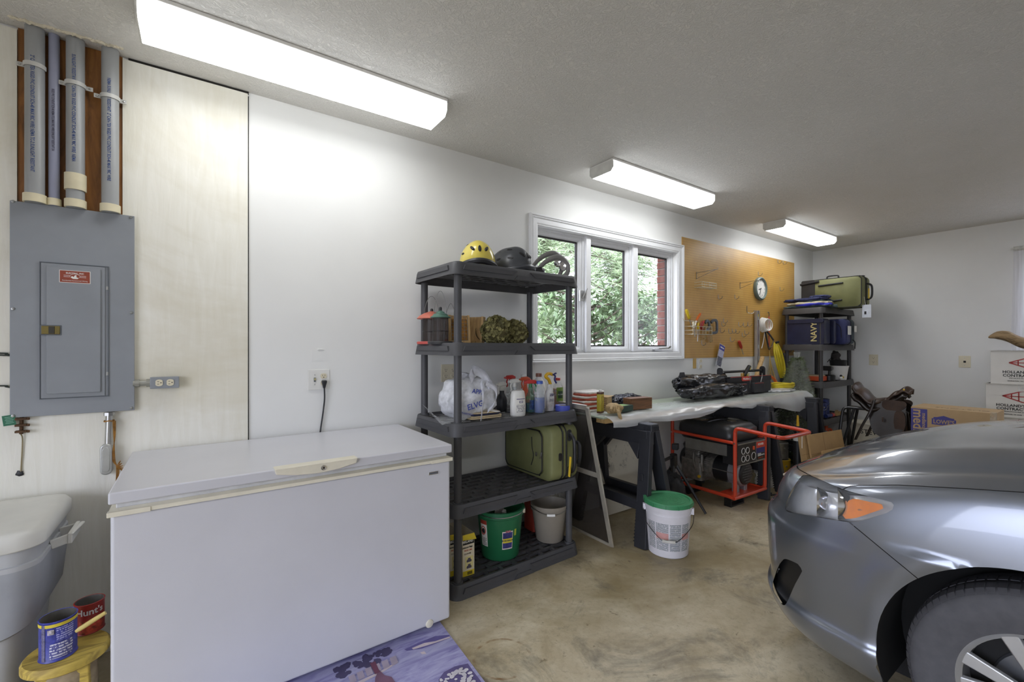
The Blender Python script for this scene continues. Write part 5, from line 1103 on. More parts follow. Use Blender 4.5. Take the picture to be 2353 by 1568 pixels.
# black garbage bag bundle
GBG = mat('black_garbage_bag', (36, 37, 40), .2, var=.2, vs=14, bump=.5, bs=26)
x0, x1 = hit(1555, 900, y=2.42).x, hit(1690, 900, y=2.42).x; xc = (x0+x1)/2; hw = (x1-x0)/2
t = thing('garbage_bag_bundle', 'black plastic garbage bag bundle with two strap ends on the bench', 'bag', (xc, 2.42, TB+.012), world=True)
crumple(MB(), (xc-.02, 2.40, TB+.078), (hw*.98, .115, .068), 31, .24, 90, 40, p=.75, flat=-.064, fq=1.7).build('lower_roll', GBG, t, smooth=55)
crumple(MB(), (xc-.06, 2.47, TB+.155), (hw*.82, .10, .075), 32, .26, 80, 36, p=.8, fq=1.7).build('upper_roll', GBG, t, smooth=55)
crumple(MB(), (xc+hw*.82, 2.36, TB+.065), (.10, .07, .05), 33, .5, 50, 26, flat=-.05, fq=3.5).build('gathered_end', GBG, t, smooth=55)
q = hit(1572, 880, y=2.44); MB().rings([[V((q.x+w*cos(a), 2.44+.02*cos(a)+dy, TB+.06+z)) for w, dy, z in ((.05, 0, 0), (.05, .0, .16), (.035, 0, .20), (-.035, 0, .20), (-.05, 0, .16), (-.05, 0, 0))] for a in (0,)][0:1]*1+[[V((q.x+w, 2.462, TB+.06+z)) for w, z in ((.05, 0), (.05, .16), (.035, .20), (-.035, .20), (-.05, .16), (-.05, 0))]]).build('strap_end', BLACKP, t, bev=.004)
# tool tote
x0, x1 = hit(1640, 900, y=2.46).x, hit(1768, 900, y=2.34).x
t = thing('tool_tote', 'open black canvas tool tote with a red badge and tube handle on the bench', 'tool bag', ((x0+x1)/2+.10, 2.46, TB+.012), -.06)
NYL = mat('black_nylon', (40, 40, 43), .7, var=.12, vs=20, bump=.3, bs=120); RDB = mat('red_badge', (206, 62, 42), .4); Lh = (x1-x0)/2-.05
MB().rings([rrect(2*Lh, .20, .03, 4, 0), rrect(2*Lh+.01, .21, .03, 4, .06), rrect(2*Lh, .19, .03, 4, .16), rrect(2*Lh-.02, .175, .03, 4, .16), rrect(2*Lh-.02, .175, .03, 4, .03)], (True, True)).build('body', NYL, t, smooth=40)
for s in (-1, 1): MB().rings([[V((s*Lh+x, q.x, q.y+.19)) for q in rrect(.06, .16, .028, 5)] for x in (-.008, .008)]).build('end_panel', NYL, t, bev=.003)
MB().tube([(-Lh, 0, .225), (Lh, 0, .225)], .013, 12).build('handle_tube', BLKMET, t)
MB().box((0, -.098, .15), (2*Lh-.03, .014, .055)).build('front_band', NYL, t, bev=.004); MB().box((0, -.1055, .178), (2*Lh-.04, .002, .004)).build('red_piping', RDB, t, smooth=0)
bd = MB().rings([[V((q.x-.1, y, q.y+.155)) for q in rrect(.17, .042, .02, 5)] for y in (-.106, -.11)]).build('badge', RDB, t, bev=.001)
text('Workforce', .028, t, PAPER, FY((-.1, -.1108, .155)), bold=.0006)
for k, (x, w) in enumerate(((.09, .2), (-.2, .16))): pk = MB().rings([[V((q.x+x, y, q.y+.06)) for q in rrect(w*kk, .105, .02, 4)] for y, kk in ((-.1, 1), (-.132, .94))]).build('pocket', NYL, t, bev=.004); MB().box((x, -.1335, .105), (w*.8, .002, .003)).build('trim', RDB, pk, smooth=0)
mb = MB(); mb.tube(bez([(.13, -.11, .06), (.16, -.12, .16), (.20, -.1, .2)], 5), .004, 6); mb.tube(bez([(-.05, -.112, .06), (-.055, -.12, .14), (-.045, -.09, .21)], 5), .003, 6); mb.build('wire_clips', WIRE, t)
MB().rings([[V((Lh+.012+x, q.x*kk-.03, q.y*kk+.1)) for q in rrect(.06, .10, .02, 4)] for x, kk in ((0, 1), (.014, .9))]).build('end_pouch', NYL, t, bev=.004)
def tool(name, label, pts, rad, mt, cat='tool', tip=None, tipm=None, group=None):
    pts = [V(q) for q in pts]; t = thing(name, label, cat, tuple(pts[0]), world=True, group=group)
    MB().tube(bez(pts, 6), rad, 10).build('handle', mt, t)
    if tip: MB().tube(bez(tip, 5), tip_r(tip), 8).build('blade', tipm or STEEL, t)
    return t
def tip_r(_): return .0045
HY = mat('yellow_black_grip', (196, 180, 60), .5, var=.5, vs=16)
q = hit(1722, 842, y=2.45); qb = hit(1709, 862, y=2.45)
tool('hammer', 'black and yellow hammer handle sticking up out of the tool tote', [(qb.x, 2.45, TB+.19), (qb.x+.01, 2.45, qb.z), (q.x, 2.45, q.z)], .02, mat('black_grip', (34, 34, 32), .6), tip=[(q.x-.02, 2.434, q.z-.04), (q.x-.004, 2.434, q.z-.005)], tipm=mat('yellow_grip', (214, 192, 52), .5))
for px, lb in ((1706, 'amber screwdriver handle standing in the tool tote by the hammer'), (1718, 'yellow screwdriver handle standing low in the tool tote')):
    q = hit(px, 858, y=2.44); tool('screwdriver', lb, [(q.x, 2.44, TB+.16), (q.x, 2.44, TB+.2), (q.x, 2.44, q.z)], .016, mat('amber_handle' if px == 1706 else 'yellow_handle', (186, 138, 34) if px == 1706 else (206, 184, 44), .3))
q = hit(1662, 862, y=2.47); tool('pliers', 'black plier grips showing above the tool tote handle', [(q.x-.03, 2.47, TB+.16), (q.x-.03, 2.47, q.z), (q.x, 2.47, q.z+.02), (q.x+.03, 2.47, q.z-.01), (q.x+.03, 2.47, TB+.16)], .012, BLKMET)
# coils at the bench end
def coil(name, label, c, r, n, wr, mt, cat='cord', flat=1, T=None, seed=0, ry=1):
    t = thing(name, label, cat, c); rr = random.Random(seed); mb = MB(); pts = []
    for k in range(n*20): a = 2*pi*k/20; pts.append(V((r*(1+.05*sin(k*.31)+.03*rr.random())*cos(a), r*ry*(1+.05*cos(k*.17))*sin(a), wr+wr*1.5*(k/20)/n*flat+wr*.4*sin(k*.7))))
    mb.tube(pts, wr, 7); o = mb.build('coil', mt, t, smooth=60)
    if T: o.matrix_basis = T
    return t
p = hit(1776, 884, y=2.42); coil('orange_extension_cord', 'coiled orange extension cord behind the tool tote', (p.x+.02, 2.45, TB+.03), .075, 6, .006, mat('orange_cord', (206, 104, 40), .5), T=Matrix.Translation((0, 0, .055)) @ Matrix.Rotation(1.1, 4, 'X'), flat=3)
p = hit(1800, 900, y=2.30); YCB = mat('yellow_cable', (214, 192, 36), .45)
coil('yellow_cable', 'yellow cable coiled flat at the bench end beside the wrapped tree', (p.x+.06, 2.33, TB+.035), .16, 4, .010, YCB, flat=3, ry=.55)
t = thing('white_plastic_bag', 'flat white plastic bag under the yellow cable', 'bag', (p.x-.02, 2.36, TB+.012), world=True); crumple(MB(), (p.x-.02, 2.36, TB+.018), (.26, .13, .016), 41, .5, 50, 20, flat=-.005).build('bag', BAGW, t, smooth=70)
# ---------------------------------------------------------------- pegboard and what hangs on it
m, nt, b = nm('pegboard_hardboard'); tc = nt.nodes.new('ShaderNodeTexCoord'); vm = N(nt, 'ShaderNodeVectorMath', operation='MULTIPLY'); vm.inputs[1].default_value = (1/.0254, 0, 1/.0254)
nt.links.new(tc.outputs['Object'], vm.inputs[0]); fr = N(nt, 'ShaderNodeVectorMath', operation='FRACTION'); nt.links.new(vm.outputs[0], fr.inputs[0]); sb = N(nt, 'ShaderNodeVectorMath', operation='SUBTRACT'); sb.inputs[1].default_value = (.5, 0, .5); nt.links.new(fr.outputs[0], sb.inputs[0]); ln = N(nt, 'ShaderNodeVectorMath', operation='LENGTH'); nt.links.new(sb.outputs[0], ln.inputs[0])
hole = mth(nt, 'LESS_THAN', ln.outputs['Value'], .12); bc = ramp(nt, [(.3, lin((184, 140, 66))), (.7, lin((200, 158, 82)))], noi(nt, co(nt), 5, 5))
nt.links.new(mixc(nt, hole, bc, lin((70, 46, 22))), b.inputs['Base Color']); b.inputs['Roughness'].default_value = .4; PEG = m
PX_0, PX_1, PZ_0, PZ_1 = 3.992, 6.425, 1.248, 2.468; YP = DW-.0065
MB_ = MB().bb((PX_0-.03, YP, 2.384), (PX_0, DW-.0005, PZ_1)).bb((PX_0, YP, PZ_0), (PX_1, DW-.0005, PZ_1)).build('pegboard', PEG, smooth=0); tag(MB_, 'large brown pegboard panel on the wall beside the window', 'pegboard')
def wp(px, py, off=.0): return hit(px, py, y=YP-off)
# wall clock
p = wp(1744, 664, .0); CR = (wp(1755, 664).x-wp(1732, 664).x)/2
t = thing('wall_clock', 'round wall clock with a grey-green rim on the pegboard', 'clock', (p.x, YP, p.z))
Tc = Matrix.Rotation(pi/2, 4, 'X'); CR = .135
MB().lathe([(.0001, 0), (CR, 0), (CR+.004, .01), (CR+.002, .03), (CR-.012, .04), (CR-.022, .034), (CR-.024, .02)], 48, T=Tc).build('rim', mat('clock_rim', (104, 118, 112), .4, var=.05), t, smooth=40)
MB().lathe([(.0001, .02), (CR-.022, .02)], 48, T=Tc).build('dial', mat('clock_dial', (236, 234, 228), .5), t)
for h in range(12):
    a = pi/2-2*pi*h/12; text(str(h or 12), .026, t, INK, FY(((CR-.044)*cos(a), -.0215, (CR-.044)*sin(a))), 'numeral')
for nme, a, L, w in (('hour_hand', R(195), .05, .008), ('minute_hand', R(250), .08, .006)): MB().beam((-.01*cos(a), -.024, -.01*sin(a)), (L*cos(a), -.024, L*sin(a)), .002, w, up=(-sin(a), 0, cos(a))).build(nme, INK, t)
# hooks
hk = None
hooks = [(1600, 632, .30, 'long'), (1700, 655, .26, 'long'), (1742, 630, 0, ''), (1688, 683, 0, ''), (1720, 712, 0, 'u'), (1650, 683, 0, ''), (1662, 738, 0, ''), (1697, 746, 0, ''), (1708, 747, 0, ''), (1718, 746, 0, ''), (1674, 762, 0, ''), (1682, 761, 0, ''), (1690, 762, 0, ''), (1655, 760, 0, ''), (1705, 770, 0, ''), (1711, 765, 0, ''), (1678, 781, 0, ''), (1787, 602, 0, ''), (1799, 604, 0, ''), (1792, 665, 0, ''), (1612, 789, 0, ''), (1658, 745, 0, ''), (1810, 805, 0, '')]
lab = {'long': 'long wire bracket hook angled out of the pegboard', 'u': 'U-shaped wire hook on the pegboard', '': 'small plain wire hook in the pegboard'}
protos = {}
HL = {(1600, 632): 'long wire bracket hook above the small empty wire basket', (1700, 655): 'long wire bracket hook angled out beside the wall clock', (1742, 630): 'small wire hook directly above the wall clock', (1792, 665): 'small wire hook between the wall clock and the corner shelves', (1612, 789): 'small wire hook below the wire tool basket', (1810, 805): 'small wire hook low beside the corner shelf post', (1787, 602): 'small wire hook of a pair near the upper corner of the pegboard', (1799, 604): 'small wire hook of a pair near the upper corner of the pegboard'}
for px, py, L, k in hooks:
    q = wp(px, py)
    if k not in protos:
        mb = MB()
        if k == 'long': mb.tube([(0, -.003, .03), (0, -.003, -.045)], .003, 6); mb.tube([(0, -.003, .02), (.02, -.22, .03), (.02, -.225, .045)], .0025, 6); mb.tube([(0, -.003, -.04), (.02, -.20, .028)], .002, 6)
        elif k == 'u': mb.tube(bez([(-.04, -.003, .04), (-.04, -.006, -.03), (-.02, -.03, -.045), (.02, -.045, -.04), (.04, -.045, -.005)], 5), .003, 6)
        else: mb.tube(bez([(0, -.002, .028), (0, -.004, -.012), (0, -.022, -.024), (0, -.045, -.012), (0, -.048, .006)], 5), .0028, 6)
        o = mb.build('peg_hook', WIRE, smooth=60); protos[k] = o
    else:
        o = protos[k].copy(); COL.objects.link(o)
    o.location = (q.x, YP, q.z); tag(o, HL.get((px, py), lab[k]), 'hook', {'long': 'bracket hooks', 'u': None, '': 'plain pegboard hooks'}[k])
def basket(label, x0, x1, z0, z1, d):
    t = thing('wire_basket', label, 'basket', ((x0+x1)/2, YP, z0), world=True); mb = MB(); W_ = WIRE; y0, y1 = YP-.004, YP-d
    for z in (z0, (z0+z1)/2, z1): mb.tube([(x0, y0, z), (x0, y1, z), (x1, y1, z), (x1, y0, z)], .0028, 6)
    n = 6
    for k in range(n+1): x = x0+(x1-x0)*k/n; mb.tube([(x, y0, z0), (x, y1, z0), (x, y1, z1)], .0022, 5)
    mb.build('wires', mat('cream_wire', (206, 200, 178), .4, .5), t); return t
a = wp(1605, 653, .05); c = wp(1634, 664, .05); basket('small empty wire basket high on the pegboard', a.x, a.x+.26, c.z, a.z+.02, .09)
a = wp(1584, 757, .06); c = wp(1622, 767, .06); basket('wire tool basket low on the pegboard holding screwdrivers', a.x, a.x+.34, c.z-.01, a.z+.03, .10); BZB = c.z-.01; BXB = a.x
mb = MB(); a = wp(1572, 737, .03); mb.tube([(a.x, YP-.004, a.z+.04), (a.x, YP-.03, a.z), (a.x+.2, YP-.05, a.z-.005), (a.x+.22, YP-.02, a.z-.02)], .004, 6); tag(mb.build('tool_bar_hook', _M['cream_wire']), 'pale wire bar hook holding tools above the low basket', 'hook')
def drv(label, p0, p1, p2, hm, r=.013):
    t = thing('screwdriver', label, 'screwdriver', tuple(p1), world=True, group=None); MB().tube([p0, p0+(p1-p0)*.12, p0+(p1-p0)*.8, p1], [r*.75, r, r, r*.6], 10).build('handle', hm, t); MB().tube([p1, p2], .0042, 8).build('shaft', STEEL, t)
o_ = .05
AM = mat('amber_clear_handle', (206, 176, 40), .25); OR_ = mat('orange_clear_handle', (206, 104, 40), .3)
drv('yellow and black screwdriver standing in the low wire basket by the casing', wp(1577, 712, o_), wp(1584, 733, o_), wp(1590, 755, o_), AM, .017); drv('orange handled screwdriver tilted over the low wire basket', wp(1610, 721, o_), wp(1600, 737, o_), wp(1597, 752, o_), OR_)
drv('ivory handled nut driver hanging through the low wire basket', wp(1593, 740, .07), wp(1595, 753, .07), wp(1597, 774, .07), IVORY, .014); drv('short yellow screwdriver in the low wire basket', wp(1605, 742, o_), wp(1604, 757, o_), wp(1603, 785, o_), AM, .014)
drv('red handled chisel hanging low on the pegboard', wp(1698, 784, .02), wp(1704, 801, .02), wp(1708, 815, .02), mat('red_handle', (172, 52, 34), .35), .017)
q = wp(1614, 745, .05); tool('pliers', 'red handled pliers in the low wire basket', [wp(1617, 738, .05), wp(1613, 750, .05), wp(1611, 757, .05)], .011, REDC)
q = wp(1618, 750, .05); tool('side_cutters', 'red and black cutters hanging beside the pliers on the pegboard', [wp(1613, 740, .07), wp(1610, 750, .07), wp(1616, 758, .07)], .012, mat('dark_red_grip', (150, 44, 34), .4))
def clamp(label, a, c, d):    # C clamp: frame top a, bottom c, depth d (metres along x)
    t = thing('c_clamp', label, 'clamp', tuple(c), world=True, group='C clamps on the pegboard'); y = YP-.03
    P = bez([V((a.x-d, y, a.z-.03)), V((a.x-d*.6, y, a.z-.004)), V((a.x, y, a.z-.01)), V((a.x+.012, y, (a.z+c.z)/2)), V((a.x, y, c.z+.01)), V((a.x-d, y, c.z))], 6)
    rs = []
    for i, p_ in enumerate(P):
        dd = (P[min(i+1, len(P)-1)]-P[max(i-1, 0)]).normalized(); nn = V((-dd.z, 0, dd.x)); rs.append([p_+nn*.014+V((0, -.008, 0)), p_+nn*.014+V((0, .008, 0)), p_-nn*.014+V((0, .008, 0)), p_-nn*.014+V((0, -.008, 0))])
    MB().rings(rs).build('frame', mat('grey_iron', (92, 95, 98), .45, .6), t, bev=.002)
    MB().cyl((a.x-d, y, c.z-.10), (a.x-d, y, a.z-.06), .007, n=10).build('screw', mat('brass_screw', (160, 136, 92), .4, .6), t); MB().cyl((a.x-d-.03, y, c.z-.09), (a.x-d+.03, y, c.z-.085), .005, n=8).build('tommy_bar', _M['brass_screw'], t)
clamp('smaller iron C clamp beside the low wire basket', wp(1628, 737, .03), wp(1628, 759, .03), .06); clamp('larger iron C clamp with a brass screw beside the smaller one', wp(1646, 736, .03), wp(1649, 766, .03), .10)
# hanging zip-tie bag
a, c = wp(1660, 792, .02), wp(1650, 845, .04); t = thing('cable_tie_bag', 'clear bag of grey cable ties with a blue header hanging off the pegboard', 'bag', (c.x, YP-.03, c.z), world=True)
Tb = Matrix.Translation(((a.x+c.x)/2, YP-.03, (a.z+c.z)/2)) @ Matrix.Rotation(.33, 4, 'Y'); Lb = (a.z-c.z)*1.04
MB().box((0, 0, 0), (.10, .006, Lb), Tb).build('bag', film('clear_bag_film', (226, 226, 230), .35, .1), t); MB().box((0, -.004, Lb*.36), (.1, .002, Lb*.2), Tb).build('header', mat('blue_header', (72, 72, 168), .5), t, smooth=0); MB().box((0, -.004, Lb*.10), (.1, .002, Lb*.30), Tb).build('card', mat('lilac_card', (190, 190, 214), .5, var=.15, vs=60), t, smooth=0); MB().box((.0, 0.0, -Lb*.24), (.075, .012, Lb*.36), Tb).build('ties', mat('grey_ties', (110, 112, 126), .5, var=.3, vs=90), t); MB().box((0, -.0055, Lb*.36), (.07, .001, .012), Tb).build('header_print', PAPER, t, smooth=0)
# level, cords and straps on the right part
a, c = wp(1740, 714, .03), wp(1742, 852, .03); t = thing('spirit_level', 'long aluminium spirit level with a red core hanging on the pegboard', 'level', (a.x, YP-.03, c.z), world=True)
ALU = mat('aluminium', (176, 174, 168), .35, .7); L_ = a.z-c.z
for s in (-1, 1): MB().bb((a.x+s*.022-.010, YP-.045, c.z), (a.x+s*.022+.010, YP-.012, a.z)).build('flange', ALU, t, bev=.002)
MB().bb((a.x-.012, YP-.032, c.z+.02), (a.x+.012, YP-.024, a.z)).build('web', mat('red_brown_core', (150, 60, 48), .5), t, smooth=0)
for z in (a.z-.11, a.z-.45, c.z+.12): MB().bb((a.x-.016, YP-.042, z), (a.x+.016, YP-.016, z+.05)).build('vial_holder', ALU, t, bev=.002)
MB().cyl((a.x, YP-.036, a.z-.075), (a.x, YP-.036, a.z-.04), .009, n=10).build('vial', AM, t)
p = wp(1758, 747, .05); t = thing('white_extension_cord', 'coiled white cord hanging beside the spirit level', 'cord', (p.x, YP-.04, p.z), world=True); mb = MB()
for k in range(5): mb.tube([V((p.x+.01*k-.02+(.075+.006*k)*cos(a), YP-.03-.012*k, p.z+(.085-.004*k)*sin(a))) for a in [2*pi*i/28 for i in range(28)]], .0055, 6, True)
mb.tube(bez([(p.x+.04, YP-.03, p.z-.07), (p.x+.02, YP-.02, p.z-.2), (p.x-.02, YP-.02, p.z-.28)], 6), .005, 6); mb.build('coil', WHITE, t)
a, c = wp(1767, 727, .02), wp(1767, 800, .02); t = thing('bungee_cord', 'red bungee cord hanging straight down the pegboard', 'cord', (a.x, YP-.02, c.z), world=True); MB().tube([a, a+(c-a)*.5+V((.004, 0, 0)), c], .006, 8).build('cord', REDC, t); MB().tube(bez([a+V((0, 0, -.02)), a+V((0, 0, .03)), a+V((-.015, 0, .05)), a+V((-.03, 0, .04))], 5), .004, 6).build('hook', BLKMET, t)
a = wp(1757, 757, .03); c = wp(1778, 783, .05); t = thing('black_strap', 'black webbing strap hung over a peg holding the yellow cord', 'strap', (a.x, YP-.03, c.z), world=True)
e = wp(1766, 800, .05)
for pp2 in ([a, (a+c)/2+V((0, 0, .01)), c], [a, (a+e)/2, e]):
    mb = MB(); P = bez(pp2, 6); mb.grid(lambda u, v, P=P: P[int(round(u*(len(P)-1)))]+V((.03*(v-.5), .0, .012*(v-.5))), len(P), 2); mb.build('webbing', NYL, t, solid=.003)
MB().tube([e, e+V((.05, -.01, .01)), c], .006, 6).build('buckle', mat('dark_buckle', (70, 56, 40), .5), t)
top, bot = wp(1782, 788, .07), wp(1797, 868, .10); t = thing('yellow_extension_cord', 'long hank of yellow extension cord hanging on a black strap', 'cord', tuple(bot), world=True); mb = MB()
for k in range(7):
    o = V((.024*(k-3), -.012*(k % 3), 0)); mb.tube(bez([top+o*.35, top+(bot-top)*.3+o*1.05+V((.0, 0, .0)), top+(bot-top)*.75+o+V((.012, 0, 0)), bot+o*.4], 6), .0115, 8)
mb.build('hank', YCB, t); MB().tube([top+V((-.03, -.02, .0)), top+V((.03, -.02, .01))], .014, 8).build('tie', BLACKP, t)
MB().tube(bez([bot+V((-.02, 0, .02)), bot+V((-.01, 0, -.06)), bot+V((.03, 0, -.05)), bot+V((.05, 0, .05)), bot+V((.06, 0, .30))], 6), .014, 8).build('plug_end', BLACKP, t)
a, c = wp(1768, 803, .04), wp(1772, 870, .05); t = thing('whisk_broom', 'thin straw whisk hanging below the straps on the pegboard', 'broom', tuple(c), world=True); rr = random.Random(2); mb = MB()
for k in range(16): o = V((rr.gauss(0, .012), rr.gauss(0, .008), 0)); mb.tube(bez([a, a+(c-a)*.5+o*.5, c+o*2.4], 4), .0028, 5)
mb.build('straw', mat('straw', (186, 158, 96), .8), t); MB().cyl(a+V((-.012, 0, -.0)), a+V((.012, 0, .012)), .012, n=8).build('binding', mat('twine_dark', (92, 70, 44), .8), t)
a, c = hit(1752, 822, y=2.60), hit(1738, 865, y=2.56); tag(MB().tube([a, c, c+(c-a)*.35], .024, 14).build('wooden_dowel', WOODL), 'thick pale wooden dowel leaning on the wall behind the tool tote', 'dowel')
# the painted block-wall strip below the pegboard
# ---------------------------------------------------------------- floor things by the bench
# leaning window screen
t = thing('window_screen', 'aluminium framed dark insect screen leaning against the charcoal shelf', 'screen', (2.30, 2.30, 0), world=True)
f0, f1 = V((2.30, 2.10, .004)), V((2.30, 2.62, .004)); up = V((2.068-2.30, 0, .965)); 
FRM = mat('aged_aluminium', (196, 190, 176), .4, .5, var=.08)
for a, c, n_ in ((f0, f0+up, 'stile'), (f1, f1+up, 'stile'), (f0, f1, 'rail'), (f0+up, f1+up, 'rail'), (f0+up*.52, f1+up*.52, 'rail')): MB().beam(a, c, .012, .034, up=(0, 1, 0) if n_ == 'stile' else up).build(n_, FRM, t, bev=.002)
m, nt, b = nm('insect_mesh'); b.inputs['Base Color'].default_value = (*lin((44, 40, 38)), 1); b.inputs['Roughness'].default_value = .6; ck = nt.nodes.new('ShaderNodeTexChecker'); ck.inputs['Scale'].default_value = 500; nt.links.new(co(nt), ck.inputs['Vector']); nt.links.new(mth(nt, 'ADD', mth(nt, 'MULTIPLY', ck.outputs['Fac'], .2), .72), b.inputs['Alpha']); 
MB().add([f0, f1, f1+up, f0+up], [(0, 1, 2, 3)]).build('mesh', m, t, smooth=0)
# stained panel behind the first sawhorse
m, nt, b = nm('mildewed_panel'); cv = co(nt); f = noi(nt, cv, 9, 8, .75); g_ = noi(nt, cv, 2.4, 3)
nt.links.new(mixc(nt, mth(nt, 'MULTIPLY', ramp(nt, [(.52, (0, 0, 0)), (.6, (1, 1, 1))], f), ramp(nt, [(.5, (0, 0, 0)), (.62, (1, 1, 1))], g_)), lin((206, 200, 184)), lin((52, 44, 34))), b.inputs['Base Color']); b.inputs['Roughness'].default_value = .7
t = thing('stained_panel', 'white panel with dark mildew stains leaning on the wall behind the sawhorse', 'panel', (2.85, 2.6, 0), world=True); x0, x1 = hit(1372, 1050, y=2.6).x, hit(1470, 1050, y=2.6).x
MB().add([(x0, 2.50, .005), (x1, 2.50, .005), (x1, 2.66, .70), (x0, 2.66, .74), (x0, 2.515, .005), (x1, 2.515, .005), (x1, 2.675, .70), (x0, 2.675, .74)], [(0, 1, 2, 3), (7, 6, 5, 4), (0, 4, 5, 1), (1, 5, 6, 2), (2, 6, 7, 3), (3, 7, 4, 0)]).build('panel', m, t, smooth=0)
# white bucket with green lid
q = hit(1535, 1282, z=0); k_ = (q.to_2d().length+.105)/q.to_2d().length; p = V((q.x*k_, q.y*k_, .0005)); CA = math.atan2(-p.y, -p.x)
t = pail('pail', 'white plastic pail with printed text columns and a green lid', p, .127, .146, .335, mat('white_pail', (226, 224, 230), .42, var=.03), .006)
LG = mat('green_lid', (62, 138, 92), .45, var=.08, vs=20)
ld = MB().lathe([(.0001, .345), (.135, .345), (.139, .353), (.150, .355), (.156, .350), (.158, .326), (.150, .326), (.150, .335)], 56).build('lid', LG, t, smooth=35)
mb = MB(); [mb.tube([(r*cos(2*pi*i/40), r*sin(2*pi*i/40), .3455) for i in range(40)], .0012, 5, True) for r in (.02, .04, .06, .085, .11)]; mb.build('ridges', LG, ld)
mb = MB(); [mb.box((.1575*cos(a), .1575*sin(a), .338), (.006, .008, .024), rz=a) for a in [2*pi*k/12 for k in range(12)]]; mb.build('tear_tabs', LG, ld)
for z in (.30, .312, .272): MB().tube([((.1275+.0188*z/.335+.002)*cos(2*pi*i/48), (.1275+.0188*z/.335+.002)*sin(2*pi*i/48), z) for i in range(48)], .0025, 5, True).build('rib', _M['white_pail'], t)
g2 = (.127, .146, .335); PL = print_lines('pail_print', (224, 222, 228), (96, 112, 116), .0065, 170, cover=.62); PK = mat('pink_print', (214, 160, 156), .5, var=.1)
for k, (a0, a1) in enumerate(((-1.05, -.62), (-.56, .02), (.08, .60), (.66, 1.1))):
    plabel(t, *g2, CA+a0, CA+a1, .05, .225, PL, 'text_column')
    if k in (1, 3): plabel(t, *g2, CA+a0, CA+a1, .125, .165, PK, 'pink_panel', .002)
P = bez([V((.16*cos(CA-1.45), .16*sin(CA-1.45), .285)), V((.165*cos(CA-1.0), .165*sin(CA-1.0), .215)), V((.17*cos(CA-.3), .17*sin(CA-.3), .14)), V((.172*cos(CA+.05), .172*sin(CA+.05), .128)), V((.17*cos(CA+.4), .17*sin(CA+.4), .14)), V((.165*cos(CA+1.1), .165*sin(CA+1.1), .215)), V((.16*cos(CA+1.5), .16*sin(CA+1.5), .285))], 6)
MB().tube(P, .0022, 6).build('bail_wire', BLKMET, t); MB().tube([V((.173*cos(CA+a), .173*sin(CA+a), .129)) for a in (-.2, -.05, .1, .25)], .008, 10).build('grip', mat('white_grip', (206, 204, 196), .5), t)
for s in (-1, 1): MB().box((.152*cos(CA+s*1.48), .152*sin(CA+s*1.48), .287), (.02, .03, .04), rz=CA+s*1.48).build('bail_ear', _M['white_pail'], t, bev=.003)
# ---------------------------------------------------------------- generator
GO = mat('orange_red_frame', (196, 62, 34), .35, var=.06, vs=8, coat=.3); TNK = mat('black_tank', (40, 40, 42), .38, var=.1, vs=8); CAST = mat('cast_aluminium', (136, 132, 124), .5, .6, var=.2, vs=30, bump=.4, bs=60); ALT = mat('alternator_black', (26, 27, 30), .3, var=.1)
t = thing('generator', 'portable generator in an orange-red tube frame under the bench', 'generator', (3.63, 1.965, 0), -.03)
GW, GL_, zb, zt_ = .47, .61, .11, .565; r = .0155
def frame_loop(x):
    P = [V((x, 0, .655)), V((x, 0, zb+.06))]+arc((x, .06, zb+.06), .06, pi, 1.5*pi, 6, 'yz')+[V((x, GL_, zb))]; return P
for x in (0, GW):
    P = [V((x, -.33, .668)), V((x, -.02, .682)), V((x, .03, .68))]
    P = bez([V((x, -.33, .672)), V((x, -.15, .684)), V((x, -.04, .690)), V((x, -.006, .672)), V((x, 0, .63))], 6)+[V((x, 0, .4)), V((x, 0, zb+.05))]
    MB().tube(P, r, 12).build('upright_tube', GO, t)
    MB().tube([V((x, GL_, zb)), V((x, GL_, .68))], r, 12).build('upright_tube', GO, t)
    MB().tube([V((x, 0, zt_)), V((x, GL_, zt_+.01))], r*.9, 12).build('side_rail', GO, t)
    MB().tube([V((x, .02, zb)), V((x, GL_, zb))], r, 12).build('base_rail', GO, t)
    for y in (0, GL_): MB().cyl((x-.018, y, zt_), (x+.018, y, zt_), .007, n=8).build('bolt', STEEL, t)
MB().tube(bez([(0, .05, zb), (.0, .012, zb-.002), (.03, 0, zb), (GW-.03, 0, zb), (GW, .012, zb-.002), (GW, .05, zb)], 5), r, 12).build('front_base_tube', GO, t)
for x in (0, GW): MB().tube(bez([(x, 0, zb+.06), (x, .004, zb+.02), (x, .03, zb)], 5), r, 12).build('corner_bend', GO, t)
MB().tube(bez([(0, -.33, .672), (.02, -.36, .670), (.08, -.37, .669), (GW-.08, -.37, .669), (GW-.02, -.36, .670), (GW, -.33, .672)], 6), r, 12).build('handle_bar', GO, t)
MB().bb((.02, .02, zb-.012), (GW-.02, .16, zb+.006)).build('base_plate', GO, t, bev=.002); MB().tube([(0, GL_, zb), (GW, GL_, zb)], r, 12).build('rear_base_tube', GO, t)
for y in (.10, GL_-.10):
    mb = MB(); [mb.bb((x, y-.03, 0), (x+.012, y+.03, zb)) for x in (.06, .25)]; mb.bb((.06, y-.03, 0), (.262, y+.03, .012)); mb.build('foot', BLKMET, t, bev=.002)
tk = MB(); L2 = GL_-.06
tk.rings([rrect(GW-.07, L2-.06, .06, 6, .53, (GW/2, GL_/2)), rrect(GW-.035, L2, .07, 6, .565, (GW/2, GL_/2)), rrect(GW-.03, L2+.01, .07, 6, .60, (GW/2, GL_/2)), rrect(GW-.045, L2, .07, 6, .655, (GW/2, GL_/2)), rrect(GW-.11, L2-.07, .06, 6, .690, (GW/2, GL_/2)), rrect(GW-.2, L2-.16, .05, 6, .695, (GW/2, GL_/2))]); tk = tk.build('fuel_tank', TNK, t, smooth=50)
